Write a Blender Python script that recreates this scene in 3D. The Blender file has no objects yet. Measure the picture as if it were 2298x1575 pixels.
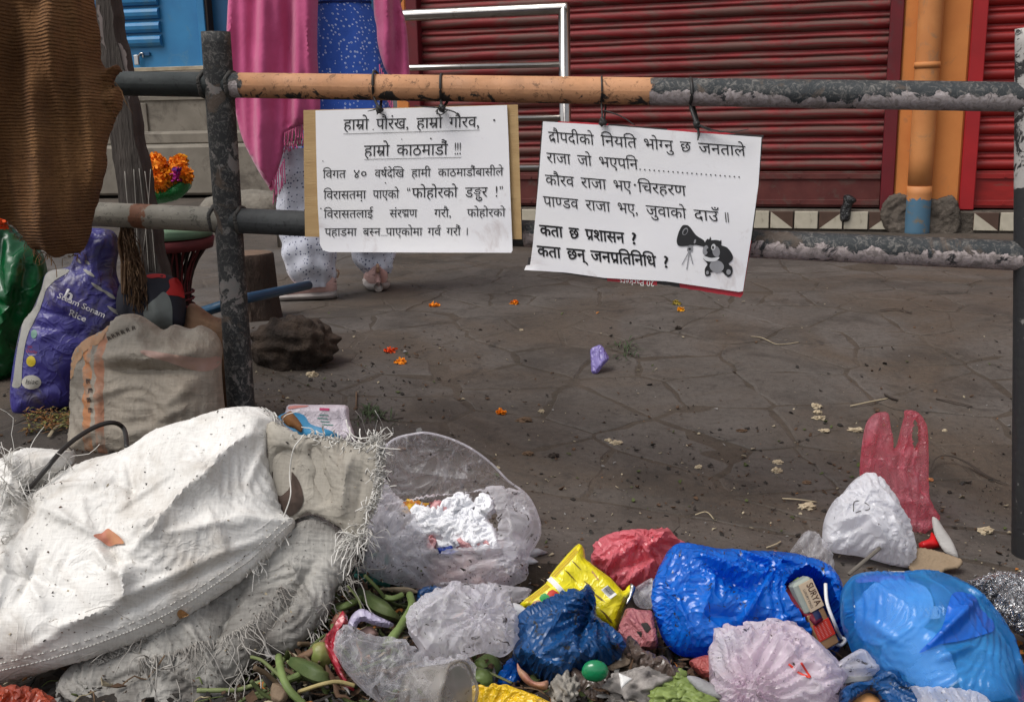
import bpy, math, random, bmesh
import numpy as np
from mathutils import Vector, Matrix, geometry

S = bpy.context.scene
# ------------------------------------------------------------------ camera, sky, sun, exposure
FPX = 2400.0; PITCH = math.atan(552/2400); ROLL = math.radians(1.26); CAM = np.array([0, 0, .72])
_F = np.array([0, math.cos(PITCH), -math.sin(PITCH)]); _R0 = np.array([1., 0, 0]); _U0 = np.array([0, math.sin(PITCH), math.cos(PITCH)])
_R = _R0*math.cos(ROLL)-_U0*math.sin(ROLL); _U = _U0*math.cos(ROLL)+_R0*math.sin(ROLL)
cd = bpy.data.cameras.new('camera'); cd.sensor_width = 36; cd.lens = 36*FPX/2298; cd.clip_start = .05; cd.clip_end = 200
cam = bpy.data.objects.new('camera', cd); S.collection.objects.link(cam); S.camera = cam
cam.matrix_world = Matrix(((_R[0], _U[0], -_F[0], 0), (_R[1], _U[1], -_F[1], 0), (_R[2], _U[2], -_F[2], .72), (0, 0, 0, 1)))
SUN_EL, SUN_AZ = 60, 238     # azimuth measured from +Y clockwise: the light comes from behind the viewer
w = bpy.data.worlds.new('World'); S.world = w; w.use_nodes = True; wn = w.node_tree
sky = wn.nodes.new('ShaderNodeTexSky'); sky.sky_type = 'NISHITA'; sky.sun_disc = False
sky.sun_elevation = math.radians(SUN_EL); sky.sun_rotation = math.radians(SUN_AZ); sky.air_density = 1.0; sky.dust_density = 3.0
hs = wn.nodes.new('ShaderNodeHueSaturation'); hs.inputs['Saturation'].default_value = .22
wn.links.new(sky.outputs[0], hs.inputs['Color']); wn.links.new(hs.outputs[0], wn.nodes['Background'].inputs[0])
wn.nodes['Background'].inputs[1].default_value = .103
sl = bpy.data.lights.new('sun', 'SUN'); sl.energy = 1.25; sl.angle = math.radians(30); sl.color = (1, .96, .9)
so = bpy.data.objects.new('sun', sl); S.collection.objects.link(so)
_el, _az = math.radians(SUN_EL), math.radians(SUN_AZ)
so.rotation_euler = Vector((math.sin(_az)*math.cos(_el), math.cos(_az)*math.cos(_el), math.sin(_el))).to_track_quat('Z', 'Y').to_euler()
S.view_settings.view_transform = 'Standard'; S.view_settings.look = 'None'; S.view_settings.exposure = .66; S.view_settings.gamma = 1
S.cycles.max_bounces = 7; S.cycles.transparent_max_bounces = 12; S.cycles.use_denoising = True
try: S.cycles.caustics_reflective = False; S.cycles.caustics_refractive = False
except Exception: pass

# ------------------------------------------------------------------ geometry of the place
BA = np.array([-.92246, 2.44, 0]); BD = np.array([.96792, -.25124, 0]); BN = np.array([.25124, .96792, 0])   # barrier line
WN = np.array([.292, .9564, 0]); WD = np.array([.9564, -.292, 0]); WC = 6.21                                  # shop front plane

def ray(x, y): return _F*FPX+_R*(x-1149)-_U*(y-787.5)
def P(x, y, Y):
    d = ray(x, y); return CAM+d*(Y/d[1])
def PL(x, y, n, c):
    d = ray(x, y); return CAM+d*((c-CAM@n)/(d@n))
BC = float(BA@BN)
def B(x, y, off=0): return PL(x, y, BN, BC+off)
def W(x, y, off=0): return PL(x, y, WN, WC+off)
def uv_of(p): return float((p-BA)@BD), float((p-BA)@BN)
def UV(u, v): return BA+BD*u+BN*v
def ss(t): t = min(1, max(0, t)); return t*t*(3-2*t)
def zg(p):
    u, v = uv_of(np.array([p[0], p[1], 0]))
    u = max(-.15, min(2.6, u)); return (.03-.095*u)*ss(1-v/1.8)
def G(x, y, h=0):
    z = 0.0; d = ray(x, y)
    for i in range(10):
        p = CAM+d*((z+h-CAM[2])/d[2]); z = zg(p)
    return CAM+d*((z+h-CAM[2])/d[2])
def Z(x, y, z):
    d = ray(x, y); return CAM+d*((z-CAM[2])/d[2])

# ------------------------------------------------------------------ objects
def tag(o, label=None, cat=None, group=None, kind=None):
    if label: o['label'] = label
    if cat: o['category'] = cat
    if group: o['group'] = group
    if kind: o['kind'] = kind
    return o
def thing(name, loc, label, cat, group=None):
    o = bpy.data.objects.new(name, None); S.collection.objects.link(o); o.location = tuple(float(c) for c in loc)
    o.empty_display_size = .05
    bpy.context.evaluated_depsgraph_get if 0 else None
    return tag(o, label, cat, group)
def wloc(o):
    l = Vector((0, 0, 0))
    while o is not None: l += o.location; o = o.parent
    return l
def mk(name, V, Fc, mat, parent=None, smooth=False, uv=None, origin=None, mi=None):
    V = np.asarray(V, float).reshape(-1, 3)
    if origin is None:
        origin = np.array([(V[:, 0].min()+V[:, 0].max())/2, (V[:, 1].min()+V[:, 1].max())/2, V[:, 2].min()]) if len(V) else np.zeros(3)
    origin = np.asarray(origin, float)
    me = bpy.data.meshes.new(name); me.from_pydata((V-origin).tolist(), [], Fc)
    mats = mat if isinstance(mat, (list, tuple)) else [mat]
    for m in mats: me.materials.append(m)
    if smooth: me.polygons.foreach_set('use_smooth', [True]*len(me.polygons))
    if mi is not None: me.polygons.foreach_set('material_index', mi)
    if uv is not None:
        L = me.uv_layers.new(name='UVMap'); li = np.zeros(len(me.loops), int); me.loops.foreach_get('vertex_index', li)
        L.data.foreach_set('uv', np.asarray(uv, float)[li].astype(np.float32).ravel())
    me.update()
    o = bpy.data.objects.new(name, me); S.collection.objects.link(o)
    if parent is not None:
        o.parent = parent; o.location = Vector(origin.tolist())-wloc(parent)
    else: o.location = origin.tolist()
    return o
class MB:
    def __init__(s): s.V = []; s.F = []; s.U = []; s.M = []; s.n = 0
    def add(s, V, Fc, uv=None, m=0):
        V = np.asarray(V, float).reshape(-1, 3); s.V.append(V); s.F += [tuple(i+s.n for i in f) for f in Fc]
        s.U.append(np.asarray(uv, float) if uv is not None else V[:, :2].copy()); s.M += [m]*len(Fc); s.n += len(V); return s
    def build(s, name, mat, parent=None, smooth=False, origin=None):
        return mk(name, np.concatenate(s.V), s.F, mat, parent, smooth, np.concatenate(s.U), origin, s.M if isinstance(mat, (list, tuple)) else None)

def obox(c, ax, ay, az, hx, hy, hz, bev=0):
    """box centred c with axes; bevelled on its edges when bev>0"""
    ax, ay, az = [np.asarray(a, float)/np.linalg.norm(a) for a in (ax, ay, az)]
    if bev <= 0:
        V = [c+ax*hx*i+ay*hy*j+az*hz*k for k in (-1, 1) for j in (-1, 1) for i in (-1, 1)]
        return V, [(0, 2, 3, 1), (4, 5, 7, 6), (0, 1, 5, 4), (2, 6, 7, 3), (0, 4, 6, 2), (1, 3, 7, 5)]
    bm = bmesh.new(); bmesh.ops.create_cube(bm, size=2)
    for v in bm.verts: v.co = Vector((v.co.x*hx, v.co.y*hy, v.co.z*hz))
    bmesh.ops.bevel(bm, geom=bm.edges[:], offset=bev, segments=1, affect='EDGES', profile=.5)
    V = [c+ax*v.co.x+ay*v.co.y+az*v.co.z for v in bm.verts]; bm.verts.index_update()
    Fc = [tuple(v.index for v in f.verts) for f in bm.faces]; bm.free(); return V, Fc
def tube(pts, r, n=12, cap=True, up=(0, 0, 1), flat=1.0):
    pts = [np.asarray(p, float) for p in pts]; m = len(pts); rr = r if hasattr(r, '__len__') else [r]*m
    V = []; U = []; L = 0; up = np.asarray(up, float)
    for i, p in enumerate(pts):
        t = pts[min(i+1, m-1)]-pts[max(i-1, 0)]; t = t/(np.linalg.norm(t)+1e-12)
        a = np.cross(t, up)
        if np.linalg.norm(a) < 1e-3: a = np.cross(t, (1, 0, .01))
        a /= np.linalg.norm(a); b = np.cross(a, t)
        if i: L += np.linalg.norm(p-pts[i-1])
        for k in range(n+1):
            an = 2*math.pi*k/n; V.append(p+a*math.cos(an)*rr[i]+b*math.sin(an)*rr[i]*flat); U.append((L, k/n))
    Fc = []
    for i in range(m-1):
        for k in range(n): q = i*(n+1)+k; Fc.append((q, q+1, q+n+2, q+n+1))
    if cap: Fc.append(tuple(range(n-1, -1, -1))); Fc.append(tuple((m-1)*(n+1)+k for k in range(n)))
    return V, Fc, U
def spl(pts, k=8, closed=False):
    pts = [np.asarray(p, float) for p in pts]; n = len(pts); out = []
    rng = range(n if closed else n-1)
    for i in rng:
        p0 = pts[(i-1) % n] if closed else pts[max(i-1, 0)]; p1 = pts[i]; p2 = pts[(i+1) % n]; p3 = pts[(i+2) % n] if closed else pts[min(i+2, n-1)]
        for j in range(k):
            t = j/k; out.append(.5*((2*p1)+(-p0+p2)*t+(2*p0-5*p1+4*p2-p3)*t*t+(-p0+3*p1-3*p2+p3)*t**3))
    if not closed: out.append(pts[-1])
    return out
def snoise(x, y, seed, sc, n=10):
    r = np.random.RandomState(seed); o = np.zeros_like(np.asarray(x, float))
    for i in range(n):
        a = r.uniform(0, 6.283); k = 2*math.pi/sc*r.uniform(.5, 1.6); o = o+np.sin((x*math.cos(a)+y*math.sin(a))*k+r.uniform(0, 6.28))
    return o/math.sqrt(n)
def tri(t): return np.abs(2*(t-np.floor(t))-1)*2-1
def crumple(x, y, seed, sc, amp, n=7):
    r = np.random.RandomState(seed); x = np.asarray(x, float); y = np.asarray(y, float); o = np.zeros_like(x)
    wx = snoise(x, y, seed+1, sc*2.5, 6)*sc*.35; wy = snoise(x, y, seed+2, sc*2.5, 6)*sc*.35
    for i in range(n):
        a = r.uniform(0, 6.283); f = r.uniform(.45, 1.7)/sc; m = np.clip(snoise(x, y, seed+10+i, sc*3, 5)*.6+.5, 0, 1.3)
        o = o+m*tri(((x+wx)*math.cos(a)+(y+wy)*math.sin(a))*f*.5+r.uniform())/(f*sc)
    return o*amp/math.sqrt(n)
def area(px): return .5*sum(px[i-1][0]*px[i][1]-px[i][0]*px[i-1][1] for i in range(len(px)))

def wrinkle(V, F, g, seed, its=110, hold=.02, bend=.45, init=.0015, wl=.03, pin=None, px=None, knots=(), ani=.8, dirn=None):
    """let a skin of too much cloth buckle into folds while it stays near its form"""
    F = np.array(F); e = np.concatenate([F[:, [0, 1]], F[:, [1, 2]], F[:, [2, 0]]]); o = np.concatenate([F[:, 2], F[:, 0], F[:, 1]])
    es = np.sort(e, 1); key = es[:, 0].astype(np.int64)*len(V)+es[:, 1]; order = np.argsort(key, kind='stable'); ks = key[order]
    same = np.nonzero(ks[1:] == ks[:-1])[0]; B_ = np.stack([o[order[same]], o[order[same+1]]], 1); _, ui = np.unique(key, return_index=True); E_ = es[ui]
    N = np.zeros_like(V); fn = np.cross(V[F[:, 1]]-V[F[:, 0]], V[F[:, 2]]-V[F[:, 0]])
    for k in range(3): np.add.at(N, F[:, k], fn)
    N /= np.linalg.norm(N, axis=1)[:, None]+1e-12
    nz = lambda sd, sc: snoise(V[:, 0]+V[:, 2]*.37, V[:, 1]+V[:, 2]*.8, sd, sc, 9)
    r = np.random.RandomState(seed); gf = np.clip(1+.7*nz(seed+5, wl*5), .1, 2.2)*g
    X = V+N*((1-2*np.abs(np.tanh(nz(seed+6, wl*1.6))))*init*1.5+nz(seed+7, wl)*init+r.normal(size=len(V))*init*.25)[:, None]
    th = 1.6*snoise(px[:, 0], px[:, 1], seed+9, 420, 6)+r.uniform(0, 3)
    if dirn is not None: th = dirn+.25*snoise(px[:, 0], px[:, 1], seed+9, 300, 6)
    fx, fy = np.cos(th), np.sin(th)
    for kn in knots:
        ax_, ay_ = px[:, 0]-kn[0], px[:, 1]-kn[1]; rr_ = np.hypot(ax_, ay_)+1; w_ = np.exp(-rr_/(kn[4]*2.2)); sg = np.sign(fx*ax_+fy*ay_+1e-9); fx = fx*(1-w_)+w_*sg*ax_/rr_; fy = fy*(1-w_)+w_*sg*ay_/rr_
    fl_ = np.hypot(fx, fy)+1e-9; fx, fy = fx/fl_, fy/fl_
    def rest(P):
        e_ = px[P[:, 1]]-px[P[:, 0]]; e_ = e_/(np.linalg.norm(e_, axis=1)[:, None]+1e-9); al = (e_[:, 0]*fx[P[:, 0]]+e_[:, 1]*fy[P[:, 0]])**2
        return np.linalg.norm(V[P[:, 0]]-V[P[:, 1]], axis=1)*(1+.5*(gf[P[:, 0]]+gf[P[:, 1]])*(1.35*(1-ani*al)))
    Ls = [(E_, rest(E_), 1.0), (B_, rest(B_), bend)]; n = len(V)
    degs = [np.bincount(P.ravel(), minlength=n)+1e-9 for P, _, _ in Ls]; hd = np.full(n, hold)
    if pin is not None: hd = np.maximum(hd, pin)
    vel = np.zeros_like(X)
    for it in range(its):
        X0 = X.copy(); X = X+vel*.85
        for (P, L, k), dg in zip(Ls, degs):
            d = X[P[:, 1]]-X[P[:, 0]]; l = np.linalg.norm(d, axis=1)+1e-9; c = d*((l-L)/l*.5*k)[:, None]
            for a in range(3): X[:, a] += (np.bincount(P[:, 0], c[:, a], n)-np.bincount(P[:, 1], c[:, a], n))/dg*1.6
        X += (V-X)*hd[:, None]; vel = X-X0
    return X
class Surf:
    """a sheet or cushion over an outline seen in the photograph, standing on its own plane in the world"""
    def __init__(s, outline, p0, n, T=.03, R=60, prof=2.0, folds=(), cr=(), knots=(), wob=0, sm=3, rag=0, seed=1, fn=None, ground=False, closed=True, lift=.5, hole=None, grow=None):
        s.grow = grow; s.sim = None
        s.n = np.asarray(n, float); s.n /= np.linalg.norm(s.n); s.p0 = np.asarray(p0, float)
        o = [np.array(q, float) for q in outline]
        if area(o) < 0: o = o[::-1]
        o = spl(o, sm, True) if sm > 1 else o
        rnd = random.Random(seed)
        s.seed = seed; s.rag = rag
        s.out = np.array(o); s.T = T; s.R = R; s.prof = prof; s.folds = folds; s.cr = cr; s.knots = knots; s.fn = fn; s.ground = ground
        v = CAM-s.p0; v /= np.linalg.norm(v); s.dir = s.n*(1-lift)+v*lift; s.dir /= np.linalg.norm(s.dir)
        a = np.cross(s.n, (0, 0, 1.)); a = a if np.linalg.norm(a) > .05 else np.array([-1., 0, 0]); s.a = -a/np.linalg.norm(a); s.b = np.cross(s.n, s.a)
        c = s.out.mean(0); q0 = s.flat(c[None])[0]; q1 = s.flat(c[None]+[[1, 0]])[0]; s.mpp = np.linalg.norm(q1-q0)
        s.hole = hole
    def flat(s, px):
        px = np.asarray(px, float); d = _F[None]*FPX+_R[None]*(px[:, :1]-1149)-_U[None]*(px[:, 1:2]-787.5)
        t = ((s.p0-CAM)@s.n)/(d@s.n); return CAM[None]+d*t[:, None]
    def dist(s, px, poly=None):
        poly = s.out if poly is None else poly
        a = poly; b = np.roll(poly, -1, 0); px = np.asarray(px, float); best = np.full(len(px), 1e9)
        for i in range(len(a)):
            ab = b[i]-a[i]; L = ab@ab+1e-9; t = np.clip(((px-a[i])@ab)/L, 0, 1); q = a[i]+t[:, None]*ab; best = np.minimum(best, np.hypot(px[:, 0]-q[:, 0], px[:, 1]-q[:, 1]))
        return best
    def H(s, px, fade=None):
        px = np.asarray(px, float); x, y = px[:, 0], px[:, 1]; m = s.mpp
        d = s.dist(px); e = np.clip(d/s.R, 0, 1); h = s.T*(1-(1-e)**s.prof)**(1/s.prof)
        k = np.clip(d/14, 0.08, 1)
        for f in s.folds:
            x1, y1, x2, y2, amp, wd = f[:6]; sharp = f[6] if len(f) > 6 else 1
            ab = np.array([x2-x1, y2-y1], float); L = np.linalg.norm(ab); ab /= L; tt = ((px-[x1, y1])@ab)/L; q = np.clip(tt, 0, 1)
            dd = np.hypot(x-(x1+ab[0]*L*q), y-(y1+ab[1]*L*q)); side = (x-x1)*ab[1]-(y-y1)*ab[0]
            wv = snoise(x, y, int(abs(x1*3+y2)) % 9999, 90, 5)*wd*.25; dd = np.sqrt(np.abs(dd+wv)**2+22)-3 if sharp else dd
            tp = np.clip(1-np.abs(q*2-1)**3, .15, 1)
            h = h+k*amp*tp*(np.exp(-dd/wd) if sharp else np.exp(-(dd/wd)**2))
        for c in s.cr: h = h+k*crumple(x*m, y*m, c[0], c[1], c[2])
        for kn in s.knots:
            cx, cy, amp, num, reach = kn[:5]; r = np.hypot(x-cx, y-cy); an = np.arctan2(y-cy, x-cx)
            t = an*num/(2*math.pi)+.35*snoise(x, y, int(cx) % 997, 120, 5)
            h = h+k*amp*tri(t)*np.exp(-r/reach)*np.clip(r/18, 0, 1)
        if s.fn is not None: h = h+s.fn(x, y)*(k if s.T else 1)
        return h
    def pts(s, px, off=0):
        px = np.asarray(px, float); p = s.flat(px)+s.dir[None]*(s.H(px)+off)[:, None]
        if s.sim is not None:
            q, D = s.sim; d2 = ((px[:, None]-q[None])**2).sum(2); idx = np.argpartition(d2, 3, axis=1)[:, :3]; w_ = 1/(np.take_along_axis(d2, idx, 1)+1); w_ /= w_.sum(1)[:, None]; p = p+(D[idx]*w_[:, :, None]).sum(1)
        if s.ground:
            for i in range(len(p)):
                z = zg(p[i])+.004
                if p[i, 2] < z: p[i, 2] = z
        return p
    def build(s, name, mat, parent=None, res=7, back=.35, origin=None, film=False):
        o = s.out; B0 = []
        n = len(o); rnd = random.Random(s.seed)
        for i in range(n):
            a, b = o[i], o[(i+1) % n]; L = np.linalg.norm(b-a); k = max(1, int(L/res))
            for j in range(k): B0.append(a+(b-a)*j/k)
        B0 = np.array(B0)
        if s.rag: B0 = B0+np.array([[rnd.gauss(0, s.rag), rnd.gauss(0, s.rag)] for _ in B0])
        x0, y0 = o.min(0); x1, y1 = o.max(0); pts = []
        ys = np.arange(y0, y1, res*.87)
        for j, yy in enumerate(ys):
            for xx in np.arange(x0+(res/2 if j % 2 else 0), x1, res): pts.append((xx+rnd.uniform(-.2, .2)*res, yy+rnd.uniform(-.2, .2)*res))
        pts = np.array(pts)
        if len(pts):
            dd = s.dist(pts, B0); pts = pts[dd > res*.55]
        nb = len(B0); ed = [(i, (i+1) % nb) for i in range(nb)]; allp = np.concatenate([B0, pts]) if len(pts) else B0
        hole_edges = []
        r = geometry.delaunay_2d_cdt([Vector((float(a), float(-b))) for a, b in allp], ed, [], 1, 1e-4)
        v2 = np.array([(v.x, -v.y) for v in r[0]]); Fc = [tuple(f) for f in r[2]]
        if s.hole is not None:
            hp = np.array(spl([np.array(q, float) for q in s.hole], 3, True))
            def ins(pt):
                x, y = pt; c = False
                for i in range(len(hp)):
                    xa, ya = hp[i]; xb, yb = hp[i-1]
                    if (ya > y) != (yb > y) and x < (xb-xa)*(y-ya)/(yb-ya)+xa: c = not c
                return c
            Fc = [f for f in Fc if not ins(v2[list(f)].mean(0))]
        # orient towards the normal
        V = s.pts(v2); f = Fc[0]; nn = np.cross(V[f[1]]-V[f[0]], V[f[2]]-V[f[0]])
        fl = s.flat(v2); acc = 0
        for f in Fc[:20]: acc += np.cross(fl[f[1]]-fl[f[0]], fl[f[2]]-fl[f[0]])@s.n
        if acc < 0: Fc = [f[::-1] for f in Fc]
        uv = np.stack([(fl-s.p0)@s.a, (fl-s.p0)@s.b], 1)
        if s.grow:
            g = dict(s.grow); g.pop('sharp', 0); used = np.unique(np.array(Fc)); V = np.array(V); rm = np.full(len(V), -1); rm[used] = np.arange(len(used)); dd_ = s.dist(v2[used])
            X = wrinkle(V[used], rm[np.array(Fc)], g.pop('g', .1), s.seed, px=v2[used], knots=s.knots, pin=np.where(dd_ < 1.5, g.pop('edge', .25), 0), **g); D = np.zeros_like(V); D[used] = X-V[used]; V = V+D; s.sim = (v2, D)
        sh_ = s.grow.get('sharp', 20 if s.grow.get('g', .1) >= .1 else 60) if s.grow else (35 if s.T == 0 else None)
        def fin(o):
            if sh_ is not None: o.data.set_sharp_from_angle(angle=math.radians(sh_))
            return o
        if film: return fin(mk(name, V, Fc, mat, parent, True, uv, origin))
        # back skin
        from collections import Counter
        ec = Counter()
        for f in Fc:
            for i in range(3): ec[(f[i], f[(i+1) % 3])] += 1
        bd = [e for e in ec if (e[1], e[0]) not in ec]
        bset = {v for e in bd for v in e}
        e = np.clip(s.dist(v2)/s.R, 0, 1); hb = max(.0015, 0)+s.T*back*(1-(1-e)**2)**.5
        Vb = fl-s.dir[None]*hb[:, None]
        if s.ground:
            for i in range(len(Vb)): Vb[i, 2] = max(Vb[i, 2], zg(Vb[i])+.002)
        N = len(V); allF = Fc+[tuple(i+N for i in f[::-1]) for f in Fc]+[(e[1], e[0], e[0]+N, e[1]+N) for e in bd]
        return fin(mk(name, np.concatenate([V, Vb]), allF, mat, parent, True, np.concatenate([uv, uv]), origin))

# ------------------------------------------------------------------ materials
class MT:
    def __init__(s, name):
        s.m = bpy.data.materials.new(name); s.m.use_nodes = True; s.t = s.m.node_tree; s.b = s.t.nodes['Principled BSDF']; s.out = s.t.nodes['Material Output']
        s.tc = s.t.nodes.new('ShaderNodeTexCoord')
    def n(s, typ, **kw):
        nd = s.t.nodes.new('ShaderNode'+typ)
        for k, v in kw.items():
            if k.startswith('_'): setattr(nd, k[1:], v)
            else: s.i(nd, k.replace('_', ' '), v)
        return nd
    def i(s, nd, k, v):
        sk = nd.inputs[int(k)] if k.strip().isdigit() else nd.inputs[k]
        if isinstance(v, bpy.types.NodeSocket): s.t.links.new(v, sk)
        elif isinstance(v, (tuple, list)) and len(v) == 3 and sk.type == 'RGBA': sk.default_value = (*v, 1)
        else: sk.default_value = v
    def noise(s, sc, det=4, dist=0, co=None, rough=.55):
        nd = s.n('TexNoise', Scale=sc, Detail=det, Distortion=dist, Roughness=rough); s.t.links.new(co if co is not None else s.tc.outputs['Object'], nd.inputs['Vector']); return nd.outputs[0]
    def ramp(s, f, a, b, interp='LINEAR'):
        nd = s.n('MapRange', _clamp=True); s.i(nd, 'Value', f); s.i(nd, 'From Min', a); s.i(nd, 'From Max', b); return nd.outputs[0]
    def mix(s, f, a, b, mode='MIX'):
        nd = s.n('MixRGB', _blend_type=mode); s.i(nd, '0', f); s.i(nd, '1', a); s.i(nd, '2', b); return nd.outputs[0]
    def math(s, op, a, b=0.0, c=None):
        nd = s.n('Math', _operation=op); s.i(nd, '0', a); s.i(nd, '1', b)
        if c is not None: s.i(nd, '2', c)
        return nd.outputs[0]
    def bump(s, h, strg=.3, dist=.01, prev=None):
        nd = s.n('Bump', Strength=strg, Distance=dist); s.i(nd, 'Height', h)
        if prev is not None: s.i(nd, 'Normal', prev)
        return nd.outputs[0]
    def done(s, col=None, rough=None, nrm=None, **kw):
        if col is not None: s.i(s.b, 'Base Color', col)
        if rough is not None: s.i(s.b, 'Roughness', rough)
        if nrm is not None: s.i(s.b, 'Normal', nrm)
        for k, v in kw.items(): s.i(s.b, k.replace('_', ' '), v)
        return s.m
_mc = {}
def M(name, c1, c2=None, sc=12, rough=.7, bump=.3, bsc=60, bd=.004, dirt=None, dsc=6, damt=.55, spec=.4, metal=0, co='Object', crease=0, csc=25, stretch=None, **kw):
    if name in _mc: return _mc[name]
    t = MT(name); v = t.tc.outputs[co]
    if stretch:
        mp = t.n('Mapping'); t.t.links.new(v, mp.inputs['Vector']); mp.inputs['Scale'].default_value = stretch; v = mp.outputs[0]
    c2 = c2 or tuple(x*.7 for x in c1)
    col = t.mix(t.ramp(t.noise(sc, 5, .3, v), .35, .65), c1, c2)
    if dirt:
        f = t.math('MULTIPLY', t.ramp(t.noise(dsc, 8, .6, v, .68), .68-.34*damt, .80-.34*damt), .85); col = t.mix(f, col, dirt)
    nr = t.bump(t.noise(bsc, 6, 0, v, .6), bump, bd)
    if crease:
        nr = t.bump(t.math('ADD', ridges(t, v, csc*.6, 4, 1.5), t.math('MULTIPLY', ridges(t, v, csc*1.6, 3, 1), .5)), crease, .006, nr)
    m = t.done(col, rough, nr, Metallic=metal, Specular_IOR_Level=spec, **kw); _mc[name] = m; return m
def ridges(t, v, sc, p=5.0, dist=1.2, det=2.0):
    n = t.noise(sc, det, dist, v, .5); return t.math('POWER', t.math('SUBTRACT', 1.0, t.math('MULTIPLY', t.math('ABSOLUTE', t.math('SUBTRACT', n, .5)), 4.0), .0) if False else t.ramp(t.math('MULTIPLY', t.math('ABSOLUTE', t.math('SUBTRACT', n, .5)), 2.0), .16, 0.0), p*.5)
def film(name, c, op=.5, rough=.25, c2=None, sc=14, dirt=None, damt=.4, crease=.6, csc=30, trl=.5, spec=.7, tint=.5):
    """thin plastic film: part clear, part scattering, whiter along its creases, where painted streak highlights add opacity"""
    if name in _mc: return _mc[name]
    t = MT(name); v3 = t.tc.outputs['Object']
    col = t.mix(t.ramp(t.noise(sc, 4, .5, v3), .4, .65), c, c2 or tuple(x*.8 for x in c)); opf = t.math('ADD', op, t.math('MULTIPLY', t.math('SUBTRACT', t.noise(9, 4, 1.0, v3), .5), .4))
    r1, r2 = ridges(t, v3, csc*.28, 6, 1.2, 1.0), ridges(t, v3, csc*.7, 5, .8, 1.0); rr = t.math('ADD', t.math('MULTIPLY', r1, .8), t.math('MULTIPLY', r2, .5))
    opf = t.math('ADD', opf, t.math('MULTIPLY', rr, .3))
    if dirt:
        f = t.ramp(t.noise(55, 8, .8, v3, .75), .70-.3*damt, .73-.3*damt); col = t.mix(f, col, dirt); opf = t.math('ADD', opf, t.math('MULTIPLY', f, .5))
    nr = t.bump(rr, crease, .006, t.bump(t.noise(csc*.8, 2, 1.5, v3), .3, .008))
    lw = t.n('LayerWeight', Blend=.4); t.i(lw, 'Normal', nr)
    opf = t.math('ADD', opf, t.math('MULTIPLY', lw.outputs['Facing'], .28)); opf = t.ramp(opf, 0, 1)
    t.done(col, rough, nr, Specular_IOR_Level=spec)
    tl = t.n('BsdfTranslucent', Color=col); t.i(tl, 'Normal', nr); ms = t.n('MixShader', Fac=trl*.6); t.i(ms, '1', t.b.outputs[0]); t.i(ms, '2', tl.outputs[0])
    tr = t.n('BsdfTransparent'); t.i(tr, 'Color', tuple(1-tint+tint*x for x in c)); m2 = t.n('MixShader'); t.i(m2, 'Fac', opf); t.i(m2, '1', tr.outputs[0]); t.i(m2, '2', ms.outputs[0])
    t.t.links.new(m2.outputs[0], t.out.inputs[0]); _mc[name] = t.m; return t.m
def woven(name, c1, c2, pitch=.004, dirt=(.12, .1, .08), damt=.4, dsc=5, bump=.5, rough=.75, stripes=(), warp=0.0, bd=.0015, ws=2.0, rows=False):
    """woven sacking: crossing bands laid along the cloth"""
    if name in _mc: return _mc[name]
    t = MT(name); v = t.tc.outputs['UV']
    wv = t.n('MixRGB', _blend_type='ADD'); nz = t.n('TexNoise', Scale=ws, Detail=2.0); t.t.links.new(v, nz.inputs['Vector']); t.i(wv, '0', warp); t.i(wv, '1', v); t.t.links.new(nz.outputs['Color'], wv.inputs[2]); vv = wv.outputs[0]
    def wave(dr, sc):
        q = t.n('TexWave', _wave_type='BANDS', _bands_direction=dr, Scale=sc, Distortion=2.5 if rows else 1.2, Detail=3.0, Detail_Scale=1.2); t.t.links.new(vv, q.inputs['Vector']); return q.outputs['Fac']
    def thr(sx, sy):
        mp = t.n('Mapping'); t.t.links.new(vv, mp.inputs['Vector']); mp.inputs['Scale'].default_value = (sx, sy, 1); return t.noise(1.0, 2, 0, mp.outputs[0], .5)
    if rows: h = t.math('ADD', t.math('MULTIPLY', wave('Y', .314/pitch), t.math('ADD', .15, t.ramp(t.noise(9, 4, .5), .3, .7))), t.math('ADD', t.math('MULTIPLY', thr(.9/pitch, .5/pitch), 1.1), t.math('MULTIPLY', t.noise(220, 3), .5)))
    else: h = t.math('ADD', thr(1/pitch, .09/pitch), thr(.09/pitch, 1/pitch))
    col = t.mix(t.ramp(t.noise(7, 5, .4), .35, .65), c1, c2); col = t.mix(t.math('MULTIPLY', t.ramp(h, 1.1, .5) if not rows else t.ramp(h, 1.6, .8), .35), col, tuple(x*.45 for x in c2))
    for (axis, lo, hi, c) in stripes:
        sp = t.n('SeparateXYZ'); t.t.links.new(v, sp.inputs[0]); s_ = t.math('ADD', sp.outputs[axis], t.math('MULTIPLY', t.noise(30, 2), .006))
        f = t.math('MULTIPLY', t.math('GREATER_THAN', s_, lo), t.math('LESS_THAN', s_, hi)); f = t.math('MULTIPLY', f, t.ramp(t.noise(25, 6), .3, .55)); col = t.mix(f, col, c)
    if dirt: col = t.mix(t.math('MULTIPLY', t.ramp(t.noise(dsc, 8, .6, None, .68), .66-.34*damt, .85-.34*damt), .75), col, dirt); col = t.mix(t.ramp(t.noise(55, 8, .6, None, .78), .63, .66), col, tuple(x*.6 for x in dirt))
    nr = t.bump(t.math('ADD', t.noise(28, 6, .6), t.math('MULTIPLY', ridges(t, t.tc.outputs['Object'], 16, 3, 1.5), .35)), .35, .006, t.bump(h, bump, bd))
    m = t.done(col, rough, nr, Specular_IOR_Level=.35); _mc[name] = m; return m
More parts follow.
